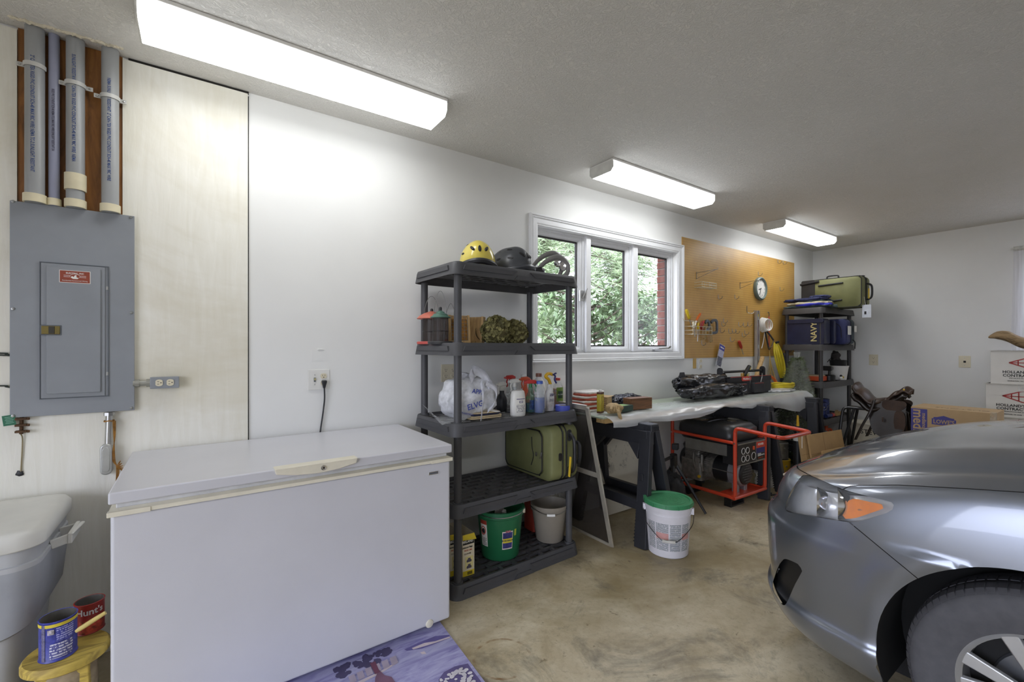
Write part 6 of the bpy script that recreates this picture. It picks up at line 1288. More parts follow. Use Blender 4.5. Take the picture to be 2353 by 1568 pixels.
for y in (.30, .40):
    MB().tube(bez([(.022, y, .575), (.028, y, .64), (.07, y, .688), (GW/2, y, .7), (GW-.07, y, .688)], 6), .006, 8).build('tank_ridge', TNK, tk)
MB().lathe([(.0001, .703), (.034, .703), (.036, .698), (.036, .69)], 24, c=(GW*.62, .2, 0)).build('fuel_cap', mat('dirty_cap', (70, 62, 44), .6, var=.3, vs=60), tk); MB().lathe([(.05, .692), (.06, .699), (.07, .697), (.07, .69)], 28, c=(GW*.62, .2, 0)).build('cap_recess', TNK, tk)
MB().box((GW*.3, .42, .6975), (.09, .12, .002)).build('warning_sticker', mat('brown_sticker', (150, 128, 104), .5, var=.2, vs=60), tk, smooth=0)
MB().bb((.012, .08, .44), (.018, .48, .535)).build('heat_shield', mat('brushed_alu', (150, 148, 142), .35, .8), t, bev=.001)
# control panel facing the room
pn = MB().bb((.02, -.012, .375), (GW-.02, .03, .56)).build('control_panel', mat('panel_black', (32, 30, 32), .4), t, bev=.003); MB().bb((.02, .03, .375), (GW-.05, .12, .53)).build('panel_box', BLKMET, t)
mb = MB(); [mb.bb((.02, -.016, z), (GW-.02, -.012, z+.005)) for z in (.375, .548)]; mb.build('panel_trim', ALU, pn, smooth=0)
for x, z in ((.10, .49), (.165, .49), (.10, .425), (.165, .425), (.26, .43)):
    s_ = .027 if x < .2 else .033; MB().tube([(x+s_*cos(a), -.0145, z+s_*sin(a)) for a in [2*pi*i/8+pi/8 for i in range(8)]], .0022, 5, True).build('receptacle_ring', PAPER, pn); MB().cyl((x, -.0125, z), (x, -.0165, z), s_*.7, n=16).build('receptacle', INK, pn)
MB().box((.255, -.018, .50), (.016, .012, .03)).build('switch', ORG, pn, bev=.002)
MB().bb((.30, -.0145, .385), (.44, -.0125, .545)).build('name_plate', ALU, pn, smooth=0); MB().bb((.303, -.0155, .49), (.437, -.0135, .542)).build('name_red', RDB, pn, smooth=0); MB().bb((.303, -.0155, .445), (.437, -.0135, .489)).build('name_blue', mat('deep_blue_print', (48, 46, 110), .5), pn, smooth=0); MB().bb((.303, -.0155, .388), (.437, -.0135, .444)).build('name_black', INK, pn, smooth=0)
text('POWER', .026, pn, PAPER, FY((.37, -.0162, .518)), bold=.0005); text('5500', .034, pn, PAPER, FY((.348, -.0162, .428)), bold=.001, sx=.8); text('WATTS', .017, pn, PAPER, FY((.405, -.0162, .424)), bold=.0004, sx=.9); text('GENERATOR', .014, pn, ORG, FY((.37, -.0162, .402)))
# alternator and engine
cx_, cz_ = .215, .275
mb = MB(); Ty = lambda: Matrix.Translation((cx_, 0, cz_)) @ Matrix.Rotation(-pi/2, 4, 'X')
def ly(prof, mt, name, par=t, n=40): return MB().lathe(prof, n, T=Ty()).build(name, mt, par, smooth=35)
ly([(.0001, .035), (.10, .035), (.112, .045), (.115, .07), (.115, .13), (.0001, .13)], mat('bright_cast', (176, 178, 184), .35, .7, var=.1), 'end_bell'); ly([(.108, .128), (.112, .13), (.112, .27), (.108, .272)], ALT, 'stator')
ly([(.106, .27), (.116, .275), (.116, .30), (.105, .36), (.09, .37)], CAST, 'adapter_housing')
ec = ly([(.0001, .012), (.078, .014), (.094, .024), (.098, .036), (.0001, .036)], mat('dark_end_cap', (40, 38, 38), .45), 'end_cap')
mb = MB()
for i in range(-3, 4):
    for j in range(-3, 4):
        if i*i+j*j < 11: mb.tube(bez([(cx_+i*.024-.009, .0125, cz_+j*.022), (cx_+i*.024, .006, cz_+j*.022+.007), (cx_+i*.024+.009, .0125, cz_+j*.022)], 3), .0022, 5)
mb.build('louvres', mat('louvre_grey', (96, 94, 92), .4), ec)
for k in range(9): MB().box((cx_-.108, .13-.0+.0, cz_-.07+.012*k) if False else (cx_-.113, .10, cz_-.075+.014*k), (.006, .05, .006)).build('fin', _M['bright_cast'], t)
for k in range(12): a = pi*.75+pi*.6*k/12; MB().box((cx_+.112*cos(a), .33, cz_+.112*sin(a)), (.008, .05, .009), rz=0).build('fin', CAST, t)
MB().tube([(cx_-.12, .06, cz_+.01), (cx_-.122, .2, cz_+.012), (cx_-.118, .33, cz_+.01)], .004, 6).build('tie_bolt', CAST, t)
mb = MB(); mb.rings([rrect(.25, .22, .03, 4, z, (cx_, .48)) for z in (.14, .33)]); mb.build('crankcase', CAST, t, bev=.006)
for k in range(6): MB().rings([rrect(.19, .16, .02, 4, z, (cx_-.03, .47)) for z in (.335+.014*k, .341+.014*k)]).build('cooling_fin', CAST, t)
MB().rings([rrect(.16, .14, .02, 4, z, (cx_-.03, .47)) for z in (.33, .42)]).build('cylinder', CAST, t)
MB().rings([rrect(.24, .20, .04, 4, .425, (cx_-.02, .46)), rrect(.26, .22, .05, 4, .45, (cx_-.02, .46)), rrect(.2, .16, .05, 4, .505, (cx_-.02, .46))]).build('air_cleaner', TNK, t, smooth=50)
mb = MB(); mb.tube(bez([(cx_-.11, .36, .24), (cx_-.13, .36, .30), (cx_-.11, .37, .38)], 5), .012, 8); mb.cyl((cx_-.14, .40, .33), (cx_-.08, .40, .33), .028, n=16); mb.tube(bez([(cx_-.12, .43, .24), (cx_-.14, .44, .34), (cx_-.1, .45, .42)], 5), .009, 8); mb.build('carburettor', CAST, t)
MB().lathe([(.006, 0), (.014, .002), (.014, .012), (.006, .014)], 12, T=TR(cx_-.128, .385, .185) @ Matrix.Rotation(-pi/2, 4, 'Y')).build('oil_plug', YEL, t)
mb = MB(); mb.box((cx_-.06, .085, .15), (.04, .05, .08)); mb.box((cx_+.06, .085, .15), (.04, .05, .08)); mb.build('mount', _M['bright_cast'], t, bev=.006)
MB().cyl((cx_-.06, .085, zb+.004), (cx_-.06, .085, .125), .022, n=14).build('rubber_mount', BLACKP, t)
MB().lathe([(.0001, 0), (.1, 0), (.112, .02), (.112, .05), (.0001, .055)], 32, T=Matrix.Translation((cx_, GL_+.005, .3)) @ Matrix.Rotation(pi/2, 4, 'X')).build('recoil_cover', ALT, t)
# price tag hanging on the handle bar
tag(MB().box((3.63+GW-.12, 1.965-.36, .60), (.035, .003, .10), None, rz=.4).build('paper_tag', PAPER, smooth=0), 'white paper tag hanging from the generator handle', 'tag')
# folded black tripod beside the sawhorse
q = hit(1550, 1150, z=0)
t = thing('folded_tripod', 'black folded tripod stand with a bag between sawhorse and generator', 'tripod', (3.25, 2.28, 0), world=True); c0 = V((3.28, 2.30, .40))
MB().tube([c0+V((0, 0, -.05)), c0+V((-.02, -.01, .06))], .03, 12).build('hub', BLKMET, t)
for e in ((3.36, 2.06, .012), (3.08, 2.20, .012), (3.30, 2.50, .012)): MB().tube([c0, V(e)], [.014, .010], 10).build('leg', BLKMET, t)
MB().tube([c0+V((-.30, -.03, .02)), c0+V((0, 0, .045))], .013, 10).build('pan_handle', BLKMET, t); MB().box(c0+V((.02, 0, .12)), (.06, .05, .05), rz=.4).build('head', BLACKP, t, bev=.006)
crumple(MB(), (3.20, 2.26, .16), (.10, .10, .16), 51, .35, 40, 26, flat=-.158).build('bag', NYL, t, smooth=60)
# loose bag, paint cans, cardboard, bits on the floor
q = hit(1790, 1130, z=0); p = V((q.x, q.y, 0)); t = thing('loose_plastic_bag', 'empty white plastic bag slumped on the floor beyond the generator', 'bag', (p.x+.05, p.y+.1, 0), world=True)
crumple(MB(), (p.x+.06, p.y+.14, .16), (.13, .10, .165), 61, .5, 50, 30, flat=-.158).build('bag', film('frosted_bag', (224, 224, 222), .6, .25, .2), t, smooth=70)
def paint_can(label, p, r, h, wall, lidm, band=None):
    t = thing('paint_can', label, 'paint can', p, 0, group='paint cans by the bench'); MB().lathe([(.0001, 0), (r, 0), (r+.002, .004), (r, .008), (r, h-.012), (r+.003, h-.006), (r, h), (r-.01, h), (r-.012, h-.006), (.0001, h-.006)], 36).build('can', wall, t, smooth=35)
    CA = math.atan2(-p[1], -p[0]); MB().lathe([(.0001, h-.004), (r-.016, h-.004), (r-.014, h-.007)], 30).build('lid', lidm, t)
    MB().tube(bez([V(((r+.006)*cos(CA+a), (r+.006)*sin(CA+a), h*.72-.10*(1-(a/1.4)**2)*h*3)) for a in (-1.4, -.8, 0, .8, 1.4)], 6), .0015, 5).build('bail_wire', WIRE, t)
    MB().lathe([(.0001, .006), (.008, .005), (.011, 0)], 14, T=Matrix.Translation((r*cos(CA+.6), r*sin(CA+.6), h*.68)) @ Matrix.Rotation(CA+.6, 4, 'Z') @ Matrix.Rotation(pi/2, 4, 'Y')).build('ear', STEEL, t); return t
TINM = mat('paint_tin', (158, 156, 150), .4, .6, var=.15, vs=20)
q = hit(1800, 1098, z=0); yx, yy = q.x+.02, q.y+.03
paint_can('yellow paint can standing on the floor under the bench', (yx, yy, 0), .084, .19, mat('yellow_can_label', (206, 168, 44), .45, var=.06), TINM); paint_can('bare grey metal paint can stacked on top of the yellow one', (yx+.02, yy+.02, .192), .075, .165, TINM, TINM)
paint_can('dark blue paint can on the floor beside the yellow one', (yx+.13, yy-.02+.12, 0), .08, .18, mat('dark_blue_label', (40, 46, 84), .45, var=.2, vs=30), TINM)
CB = mat('cardboard_flat', (184, 152, 106), .8, var=.05, vs=8)
a, c = hit(1822, 1008, y=2.02), hit(1846, 1105, y=2.0)
q = hit(1848, 1104, z=0); bx, by = q.x-.26, q.y-.22
for k, (dx, dy, w, h_, ln_, lb) in enumerate(((0, .10, .20, .50, .10, 'narrow folded cardboard carton leaning in front of the wrapped tree'), (.10, .05, .62, .50, .12, 'wide folded cardboard carton with a crease leaning behind the narrow ones'), (.12, -.04, .50, .36, .10, 'short folded cardboard carton with a white paper leaning at the front'))):
    t = thing('cardboard_flat', lb, 'cardboard', (bx+dx, by+dy, 0), -.12, group='folded cartons beside the generator')
    Tl = Matrix.Rotation(-ln_*1.4, 4, 'X'); MB().box((w/2, 0, h_/2), (w, .010, h_), Tl).build('panel', CB, t, bev=.001); MB().box((w/2+.002, .012, h_/2-.004), (w-.01, .008, h_-.008), Tl).build('panel', CB, t, bev=.001)
    mb = MB(); mb.box((w*.42, -.0055, h_/2), (.003, .001, h_), Tl); mb.box((w/2, -.0055, h_*.62), (w, .001, .003), Tl); mb.build('crease', mat('cardboard_crease', (142, 112, 74), .8), t, smooth=0)
    if k == 2: MB().box((w*.32, -.0062, h_*.55), (.12, .001, .1), Tl).build('paper_label', PAPER, t, smooth=0)
q = hit(1772, 1140, z=0); mb = MB(); mb.cyl((q.x, q.y, .0), (q.x, q.y, .03), .008, n=8); mb.cyl((q.x, q.y, .008), (q.x+.14, q.y-.06, .008), .007, n=8); tag(mb.build('steel_peg', BLKMET), 'small dark metal peg lying on the floor by the car', 'peg')
# ---------------------------------------------------------------- corner shelf contents
CX0, CX1, CY0_, CY1_ = CSX-.475, CSX+.475, CSY-.23, CSY+.23
# olive suitcase across the top, its back to the room
ya, yb2 = hit(1838, 700, x=6.33).y, hit(1977, 700, x=6.33).y
t = suitcase('olive green suitcase lying across the top of the corner shelf unit', V((6.33+.125, (ya+yb2)/2-.02, DK[4]+.009)), .0, ya-yb2, .25, .375); L_ = ya-yb2
MB().rings([[V((x, q.x+L_/2-.075, q.y+.19)) for q in rrect(.155, .365, .02, 4)] for x in (-.1185, -.130)]).build('black_base_panel', BLACKP, t, bev=.003)
for z, y0, y1, nme in ((.335, L_/2+.01, L_/2-.20, 'wheel_guard'), (.29, .13, -.13, 'skid_bar'), (.085, .06, -.12, 'skid_bar')): MB().tube([(-.134, y0, z-.01 if nme == 'wheel_guard' else z), (-.134, y1, z+.012)], .016 if nme == 'wheel_guard' else .010, 10).build(nme, BLACKP, t)
zipline(t, [V((-.122, q.x, q.y+.1875)) for q in rrect(L_*.965, .36, .05, 4)], .005, 'piping', True, n=2)
MB().tube(bez([(-.06, .06, .372), (-.06, .05, .405), (-.06, -.05, .405), (-.06, -.06, .372)], 5), .009, 8).build('top_handle', BLACKP, t)
MB().tube(bez([(.0, -L_/2, .28), (.0, -L_/2-.05, .25), (.0, -L_/2-.05, .12), (.0, -L_/2, .09)], 6), .011, 8).build('carry_handle', BLACKP, t); MB().box((-.02, -L_/2-.03, .16), (.004, .012, .12)).build('yellow_ribbon', _M['yellow_ribbon'], t)
q = hit(1990, 715, x=6.34); lt = thing('luggage_label', 'white luggage label hanging off the olive suitcase on the corner shelf', 'label', (6.36, q.y, q.z-.07), world=True)
MB().box((6.36, q.y, q.z), (.002, .085, .15), Matrix.Identity(4)).build('card', mat('pale_blue_card', (214, 220, 230), .6), lt, smooth=0); MB().tube([(6.36, q.y+.01, q.z+.075), (6.38, q.y+.03, q.z+.17)], .0015, 5).build('string', PAPER, lt); MB().box((6.3585, q.y+.012, q.z-.02), (.001, .02, .035)).build('mark', INK, lt, smooth=0)
# cloth pile in front of the suitcase
NVC = mat('navy_cloth', (46, 52, 88), .85, var=.15, vs=20, bump=.3); TLC = mat('teal_grey_cloth', (70, 84, 84), .85, var=.2, vs=20, bump=.3); CRC = mat('cream_cloth', (186, 178, 150), .85, var=.1, vs=20, bump=.3); RBC = mat('royal_blue_cloth', (56, 60, 186), .7, var=.1)
t = thing('folded_clothes', 'pile of folded navy, teal and cream cloths on the corner shelf top', 'cloth', (6.10, 2.35, DK[4]+.009), world=True)
for k, (mt, sx_, sy_, z, ox, oy) in enumerate(((TLC, .15, .25, .028, 0, 0), (RBC, .13, .18, .045, -.02, -.04), (CRC, .14, .22, .066, 0, .02), (TLC, .13, .17, .085, .02, -.03), (NVC, .13, .22, .112, .0, .04), (NVC, .10, .10, .14, .0, -.10))):
    crumple(MB(), (6.11+ox, 2.36+oy, DK[4]+z), (sx_, sy_, .022), 70+k, .32, 40, 14, p=.6).build('cloth', mt, t, smooth=60)
# NAVY bag on the fourth tier
t = thing('navy_cushion_bag', 'navy blue vinyl bag with gold block lettering on the corner shelf', 'bag', (6.02, 2.37, DK[3]+.009))
VIN = mat('navy_vinyl', (38, 42, 70), .35, var=.12, vs=10, bump=.3, bs=14); GOLD = mat('gold_print', (214, 198, 138), .5)
MB().rings([[V((x, q.x*k, q.y*k2+.15)) for q in rrect(.40, .295, .02, 5)] for x, k, k2 in ((-.05, .97, .97), (-.06, 1, 1), (.10, 1, 1), (.11, .97, .97))]).build('bag', VIN, t, smooth=50)
MB().rings([[V((x, q.x, q.y+.28)) for q in rrect(.39, .05, .02, 4)] for x in (-.065, .09)]).build('top_fold', VIN, t, smooth=50, bev=.004)
text('NAVY', .088, t, GOLD, FXm((-.0608, -.095, .15), pi/2), bold=.002)
NVL = mat('navy_luggage', (48, 54, 100), .6, var=.08, bump=.15, bs=160); DTL = mat('dark_teal_luggage', (54, 68, 76), .6, var=.08)
t = thing('garment_bag', 'folded navy garment bag standing beside the lettered vinyl bag', 'bag', (6.22, 2.33, DK[3]+.009)); 
for k in (0, 1): MB().rings([[V((x, q.x, q.y+.15)) for q in rrect(.37-.03*k, .28-.04*k, .03, 4)] for x in (-.03+.055*k, .015+.055*k)]).build('fold', VIN, t, bev=.008)
t = thing('blue_suitcase', 'blue soft suitcase standing on the corner shelf with luggage tags', 'suitcase', (6.46, 2.29, DK[3]+.009))
MB().rings([[V((x, q.x, q.y+.155)) for q in rrect(.42*k, .31*k, .05, 5)] for x, k in ((-.11, .95), (-.10, 1), (.02, 1), (.03, .97))]).build('front_shell', NVL, t, smooth=50)
MB().rings([[V((x, q.x, q.y+.155)) for q in rrect(.42*k, .31*k, .05, 5)] for x, k in ((.03, .97), (.04, 1), (.14, 1), (.15, .95))]).build('back_shell', DTL, t, smooth=50)
zipline(t, [V((.03, q.x*1.003, q.y*1.003+.155)) for q in rrect(.42, .31, .05, 4)], .005, 'zip', True, n=2); MB().tube(bez([(-.114, -.02, .26), (-.114, -.09, .26), (-.114, -.15, .21), (-.114, -.16, .08)], 6), .004, 6).build('pocket_zip', ZIP, t)
for y, z, x, s_ in ((-.225, .17, -.06, .10), (-.235, .19, .10, .07)): MB().box((x, y, z), (s_, .003, s_*1.05), Matrix.Identity(4)).build('luggage_tag', PAPER, t, smooth=0)
MB().tube(bez([(.08, -.21, .06), (.08, -.235, .03), (.08, -.235, -.03), (.09, -.232, -.05)], 5), .006, 6).build('strap', BLACKP, t)
# third tier: pots, lamp, orange box
Zc = DK[2]+.009
t = thing('white_planter', 'white round planter pot on the corner shelf', 'pot', (6.60, 2.25, Zc)); MB().lathe([(.0001, 0), (.085, 0), (.108, .16), (.112, .165), (.112, .175), (.104, .175), (.085, .02), (.0001, .02)], 36).build('pot', WP, t, smooth=40)
t = thing('nursery_pot', 'black nursery pot with a dead plant stacked in the white planter', 'pot', (6.60, 2.25, Zc+.09)); MB().lathe([(.0001, 0), (.07, 0), (.092, .15), (.096, .155), (.088, .155), (.07, .02), (.0001, .02)], 32).build('pot', BLACKP, t, smooth=40)
MB().lathe([(.0001, .14), (.088, .142)], 28).build('soil', mat('soil', (40, 32, 26), .95, bump=.6), t); crumple(MB(), (-.02, .02, .19), (.05, .05, .07), 81, .5, 30, 20).build('dead_plant', mat('dark_dead_leaf', (50, 46, 44), .8), t, smooth=50); MB().tube(bez([(-.03, .02, .18), (-.10, .05, .17), (-.16, .06, .13)], 5), .004, 6).build('stem', BLACKP, t)
t = thing('desk_lamp', 'small black clip lamp standing before the white planter', 'lamp', (6.33, 2.25, Zc)); MB().lathe([(.0001, 0), (.06, 0), (.062, .06), (.05, .07), (.0001, .07)], 24).build('base', BLKMET, t, smooth=40); MB().tube([(0, 0, .07), (.005, 0, .12)], .014, 10).build('neck', BLKMET, t); MB().rings([[V((x, y*k, z*k+.15)) for y, z in ((-.05, -.03), (.05, -.03), (.05, .03), (-.05, .03))] for x, k in ((-.07, 1), (.05, .5))]).build('head', BLKMET, t, bev=.008)
t = thing('orange_case', 'flat orange plastic case with papers on the corner shelf', 'case', (6.17, 2.38, Zc)); MB().rings([rrect(.20, .26, .015, 3, z) for z in (0, .055)]).build('case', ORG, t, bev=.004); MB().box((.02, 0, .062), (.16, .22, .014)).build('papers', mat('tan_papers', (190, 170, 140), .8), t, bev=.002)
t = thing('black_canister', 'tall black canister with a ribbed lid on the corner shelf', 'canister', (6.05, 2.53, Zc)); MB().lathe([(.0001, 0), (.07, 0), (.075, .19), (.08, .195), (.08, .225), (.07, .235), (.0001, .235)], 30).build('body', BLACKP, t, smooth=40)
t = thing('white_folder', 'white board leaning behind the orange case on the corner shelf', 'board', (6.35, 2.52, Zc)); MB().box((0, 0, .065), (.26, .006, .13), Matrix.Rotation(-.15, 4, 'X')).build('board', PAPER, t, smooth=0)
t = thing('small_toy_bird', 'small yellow and white trinket at the edge of the corner shelf', 'trinket', (6.50, 2.185, Zc+.003)); MB().blob((0, 0, .022), (.03, .02, .022), .1, 3, 1, 16, 10).build('body', PAPER, t); MB().blob((.03, -.005, .03), (.04, .012, .014), .1, 3, 2, 16, 10).build('wing', AM, t); MB().blob((.0, 0, .05), (.016, .014, .014), 0, 3, 3, 12, 8).build('head', BLACKP, t)
# second tier: paint tins, caulk tube
Zc = DK[1]+.009
BLB = mat('blue_can_label', (48, 64, 128), .45, var=.3, vs=30)
for x, y, r, h, lb in ((6.10, 2.28, .05, .17, 'small blue and yellow tin nearest the post on the low corner shelf tier'), (6.30, 2.34, .075, .16, 'wide blue paint tin on the low corner shelf tier'), (6.50, 2.40, .085, .19, 'large blue paint tin at the back of the low corner shelf tier')): paint_can(lb, (x, y, Zc), r, h, BLB, BLKMET)
t = thing('caulk_tube', 'red capped tube lying at the front of the low corner shelf tier', 'tube', (6.2, 2.205, Zc+.003)); MB().cyl((-.10, 0, .022), (.05, 0, .022), .022, n=18).build('tube', BLB, t); MB().cyl((.05, 0, .022), (.11, 0, .022), .024, n=18).build('cap', REDC, t)
t = thing('wood_scraps', 'thin wooden strips lying on the low corner shelf tier', 'wood', (6.52, 2.23, Zc+.003), .1); [MB().box((.02*k, .02*k-.02, .008+.012*k), (.30, .03, .011), rz=.1*k).build('strip', WOODL, t, bev=.001) for k in range(3)]
# bottom tier: jugs
Zc = DK[0]+.009
def jug(label, x, y, mt, capm, lab=None):
    t = thing('handled_jug', label, 'jug', (x, y, Zc), -.5, group='jugs at the foot of the corner shelf')
    MB().rings([rrect(.13, .09, .03, 4, z) for z in (0, .17)]+[rrect(.11, .08, .03, 4, .21), rrect(.045, .045, .02, 4, .27), rrect(.04, .04, .018, 4, .285)]).build('body', mt, t, smooth=45); MB().lathe([(.024, .28), (.024, .31), (.0001, .31)], 18).build('cap', capm, t); MB().tube(bez([(.02, 0, .265), (.07, 0, .26), (.085, 0, .2), (.06, 0, .16)], 5), .013, 8).build('handle', mt, t); MB().bb((-.055, -.0475, .03), (.055, -.045, .14)).build('label', lab or PAPER, t, smooth=0)
GJ = mat('grey_jug', (118, 116, 110), .45); jug('grey handled jug with a yellow label at the foot of the corner shelf', 6.13, 2.26, GJ, GJ, mat('yellow_jug_label', (176, 160, 60), .5)); jug('orange handled jug at the foot of the corner shelf', 6.36, 2.30, ORG, ORG, mat('orange_label', (190, 100, 50), .5))
# ---------------------------------------------------------------- wrapped artificial trees
FOL = mat('artificial_greenery', (92, 106, 66), .7, var=.35, vs=12); WRAP = film('tree_wrap_plastic', (220, 224, 218), .17, .1, .35, .5, 9)
def wrapped_tree(label, c, r, h, seed, apex=True, squash=1):
    t = thing('wrapped_tree', label, 'artificial tree', c, 0, group='plastic wrapped greenery'); rr = random.Random(seed); mb = MB()
    for k in range(5200):
        z = h*.93*rr.random()+.02; R_ = r*min(1, (h-z)/(.5*h))**.9*.92+.01; a = rr.random()*6.28; q = R_*rr.random()**.4; P = V((q*cos(a), q*sin(a)*squash, z)); d = V((cos(a)+rr.gauss(0, .5), sin(a)+rr.gauss(0, .5), rr.gauss(.2, .5))).normalized()*(.035+.035*rr.random()); s_ = d.orthogonal().normalized()*.008
        mb.add([P-s_, P+s_, P+d], [(0, 1, 2)]); s2 = d.cross(s_).normalized()*.005; mb.add([P-s2, P+s2, P+d*.9], [(0, 1, 2)])
    mb.build('greenery', FOL, t, smooth=0, merge=False, kind='stuff'); MB().cyl((0, 0, 0), (0, 0, h*.9), .018, .006, n=8).build('trunk', BARK, t)
    def fn(u, v):
        a = u*2*pi; z = v*h; R_ = r*min(1, (1-v)/.5)**.85+.02; n = 1+.14*NZ.noise(V((cos(a)*1.6, sin(a)*1.6, v*4+seed)))+.07*abs(NZ.noise(V((cos(a)*5, sin(a)*5, v*5))))
        if v > .93: R_ = .02+.02*(v-.93)/.07*abs(sin(a*4))
        return V((R_*n*cos(a), R_*n*sin(a)*squash, z))
    MB().grid(fn, 56, 40, cu=True).build('wrap', WRAP, t, smooth=70)
wrapped_tree('tall cone of artificial tree wrapped in clear plastic by the corner shelf', (5.725, 2.365, 0), .195, 1.30, 3)
wrapped_tree('low bundle of greenery wrapped in clear plastic under the bench end', (5.10, 2.48, 0), .17, .80, 5)
q = hit(1838, 975, y=2.05); t = thing('garden_sprayer', 'slim black bottle with a yellow nozzle standing by the far sawhorse', 'sprayer', (q.x, 2.07, 0)); MB().lathe([(.0001, 0), (.04, 0), (.042, .40), (.03, .46), (.03, .55), (.0001, .55)], 18).build('body', BLACKP, t, smooth=40); MB().cyl((0, 0, .55), (0, 0, .66), .014, .008, n=12).build('nozzle', YEL, t); MB().lathe([(.0425, .40), (.0425, .46)], 18).build('label', PAPER, t)
# ---------------------------------------------------------------- saddle on its rack, bin, boxes, driftwood
SDX = 5.85; sy0, sy1 = hit(1967, 890, x=SDX).y, hit(2094, 890, x=SDX).y       # cantle (far) to pommel (near)
LEA = mat('dark_saddle_leather', (42, 34, 30), .32, var=.25, vs=9, bump=.12, bs=90, coat=.25); LEB = mat('brown_saddle_leather', (70, 53, 42), .35, var=.25, vs=9, coat=.2)
sl = sy0-sy1; sz = lambda py, px=2030: hit(px, py, x=SDX).z
t = thing('saddle', 'dark brown leather english riding saddle on a black tube rack', 'saddle', (SDX, (sy0+sy1)/2, sz(960)), world=True); SC = (sy0+sy1)/2
def Y(k): return sy0-sl*k
zs = [(0, sz(879, 1970)), (.1, sz(893, 1980)), (.35, sz(917, 2010)), (.55, sz(916, 2040)), (.75, sz(900, 2070)), (.9, sz(890, 2085)), (1.0, sz(897, 2094))]
def zseat(k):
    for (a, p), (c, q) in zip(zs, zs[1:]):
        if a <= k <= c: f = (k-a)/(c-a); f = f*f*(3-2*f); return p+(q-p)*f
    return zs[-1][1]
wd = lambda k: .055+.095*max(0, 1-(k/.55)**2)**.5 if k < .55 else .055
def fn(u, v):     # seat
    k = v; s_ = (u-.5)*2; w = wd(k)*(1 if 0 < k < 1 else .6); return V((SDX+s_*w, Y(k)-.02*(1-abs(s_)), zseat(k)-.045*abs(s_)**2.2))
MB().grid(fn, 17, 40).build('seat', LEB, t, smooth=70, solid=.022)
def fn(u, v):     # panel under the seat
    k = .02+.93*v; s_ = (u-.5)*2; w = wd(k)*1.02+.01; return V((SDX+s_*w, Y(k), zseat(k)-.05-.06*abs(s_)-.012*cos(v*pi)))
MB().grid(fn, 17, 30).build('panel', LEA, t, smooth=70, solid=.03)
fz_ = sz(1002, 2055)
for s in (-1, 1):
    ol = [(.32, 0.0), (.33, -.22), (.40, -.40), (.55, -.485), (.72, -.485), (.90, -.40), (.98, -.25), (.96, -.1), (.90, .0)]
    ztop = zseat(.5)-.04
    mb = MB(); pts = [(Y(k), ztop+dz*(ztop-fz_)/.485) for k, dz in ol]; P = [V((SDX+s*(.075+.035*(1-(z-fz_)/(ztop-fz_))+.02), y, z)) for y, z in [(q.x, q.y) for q in [V((a, b_)) for a, b_ in bez2] ]] if False else None
    cur = bez([V((0, a, b_)) for a, b_ in pts], 5, True); rs = [[V((SDX+s*(.085+.07*(ztop-q.z)/(ztop-fz_)+e), q.y, q.z)) for q in cur] for e in (0, .007)]; MB().rings(rs).build('flap', LEA, t, smooth=50)
    sk = bez([V((0, Y(k), ztop+dz)) for k, dz in ((.58, .03), (.56, -.04), (.7, -.075), (.86, -.07), (.97, -.01), (.93, .03), (.75, .035))], 5, True); MB().rings([[V((SDX+s*(.10+e), q.y, q.z)) for q in sk] for e in (0, .006)]).build('skirt', LEB, t, smooth=50)
    kb = bez([V((0, Y(k), ztop+dz)) for k, dz in ((.80, -.08), (.78, -.2), (.86, -.33), (.95, -.25), (.97, -.12), (.9, -.06))], 5, True); MB().rings([[V((SDX+s*(.135+e), q.y, q.z)) for q in kb] for e in (0, .008)]).build('knee_roll', LEB, t, smooth=50)
    mb = MB(); lp = [V((SDX+s*.115, Y(.42), ztop+.03)), V((SDX+s*.15, Y(.36), ztop-.10)), V((SDX+s*.165, Y(.22), fz_+.08)), V((SDX+s*.165, Y(.10), fz_-.07))]; PP = bez(lp, 6); mb.grid(lambda u, v, PP=PP, s=s: PP[int(round(u*(len(PP)-1)))]+V((0, .028*(v-.5), -.008*(v-.5))), len(PP), 2); mb.build('stirrup_leather', LEA, t, solid=.004)
    MB().box((SDX+s*.165, Y(.60), ztop-.16), (.006, .012, .05), Matrix.Identity(4)).build('keeper', LEB, t)
for s in (-1, 1): MB().lathe([(.0001, .004), (.008, .003), (.01, 0)], 14, T=Matrix.Translation((SDX+s*.107, Y(.93), zseat(.93)-.015)) @ Matrix.Rotation(-s*-pi/2, 4, 'Y')).build('rivet', mat('brass', (196, 160, 70), .3, .8), t)
t = thing('saddle_rack', 'black steel tube rack holding the riding saddle', 'rack', (SDX, SC+.1, 0), world=True); zr = zseat(.5)-.125; r = .014
for s in (-1, 1):
    MB().tube([(SDX+s*.05, Y(.98), zr), (SDX+s*.05, Y(.2), zr), (SDX+s*.05, Y(-.12), zr)]+[tuple(q) for q in bez([(SDX+s*.05, Y(-.12), zr), (SDX+s*.07, Y(-.2), zr-.02), (SDX+s*.09, Y(-.22), zr-.1)], 5)[1:]]+[(SDX+s*.2, Y(-.28), .0)], r, 10).build('side_tube', BLKMET, t)
    MB().tube([(SDX+s*.05, Y(.9), zr), (SDX+s*.2, Y(1.0), .0)], r, 10).build('leg', BLKMET, t); MB().tube([(SDX+s*.05, Y(.0), zr), (SDX+s*.18, Y(-.3), .0)], r, 10).build('brace', BLKMET, t)
for k in (.2, .9): MB().tube([(SDX-.05, Y(k), zr), (SDX+.05, Y(k), zr)], r*.8, 8).build('cross_tube', BLKMET, t)
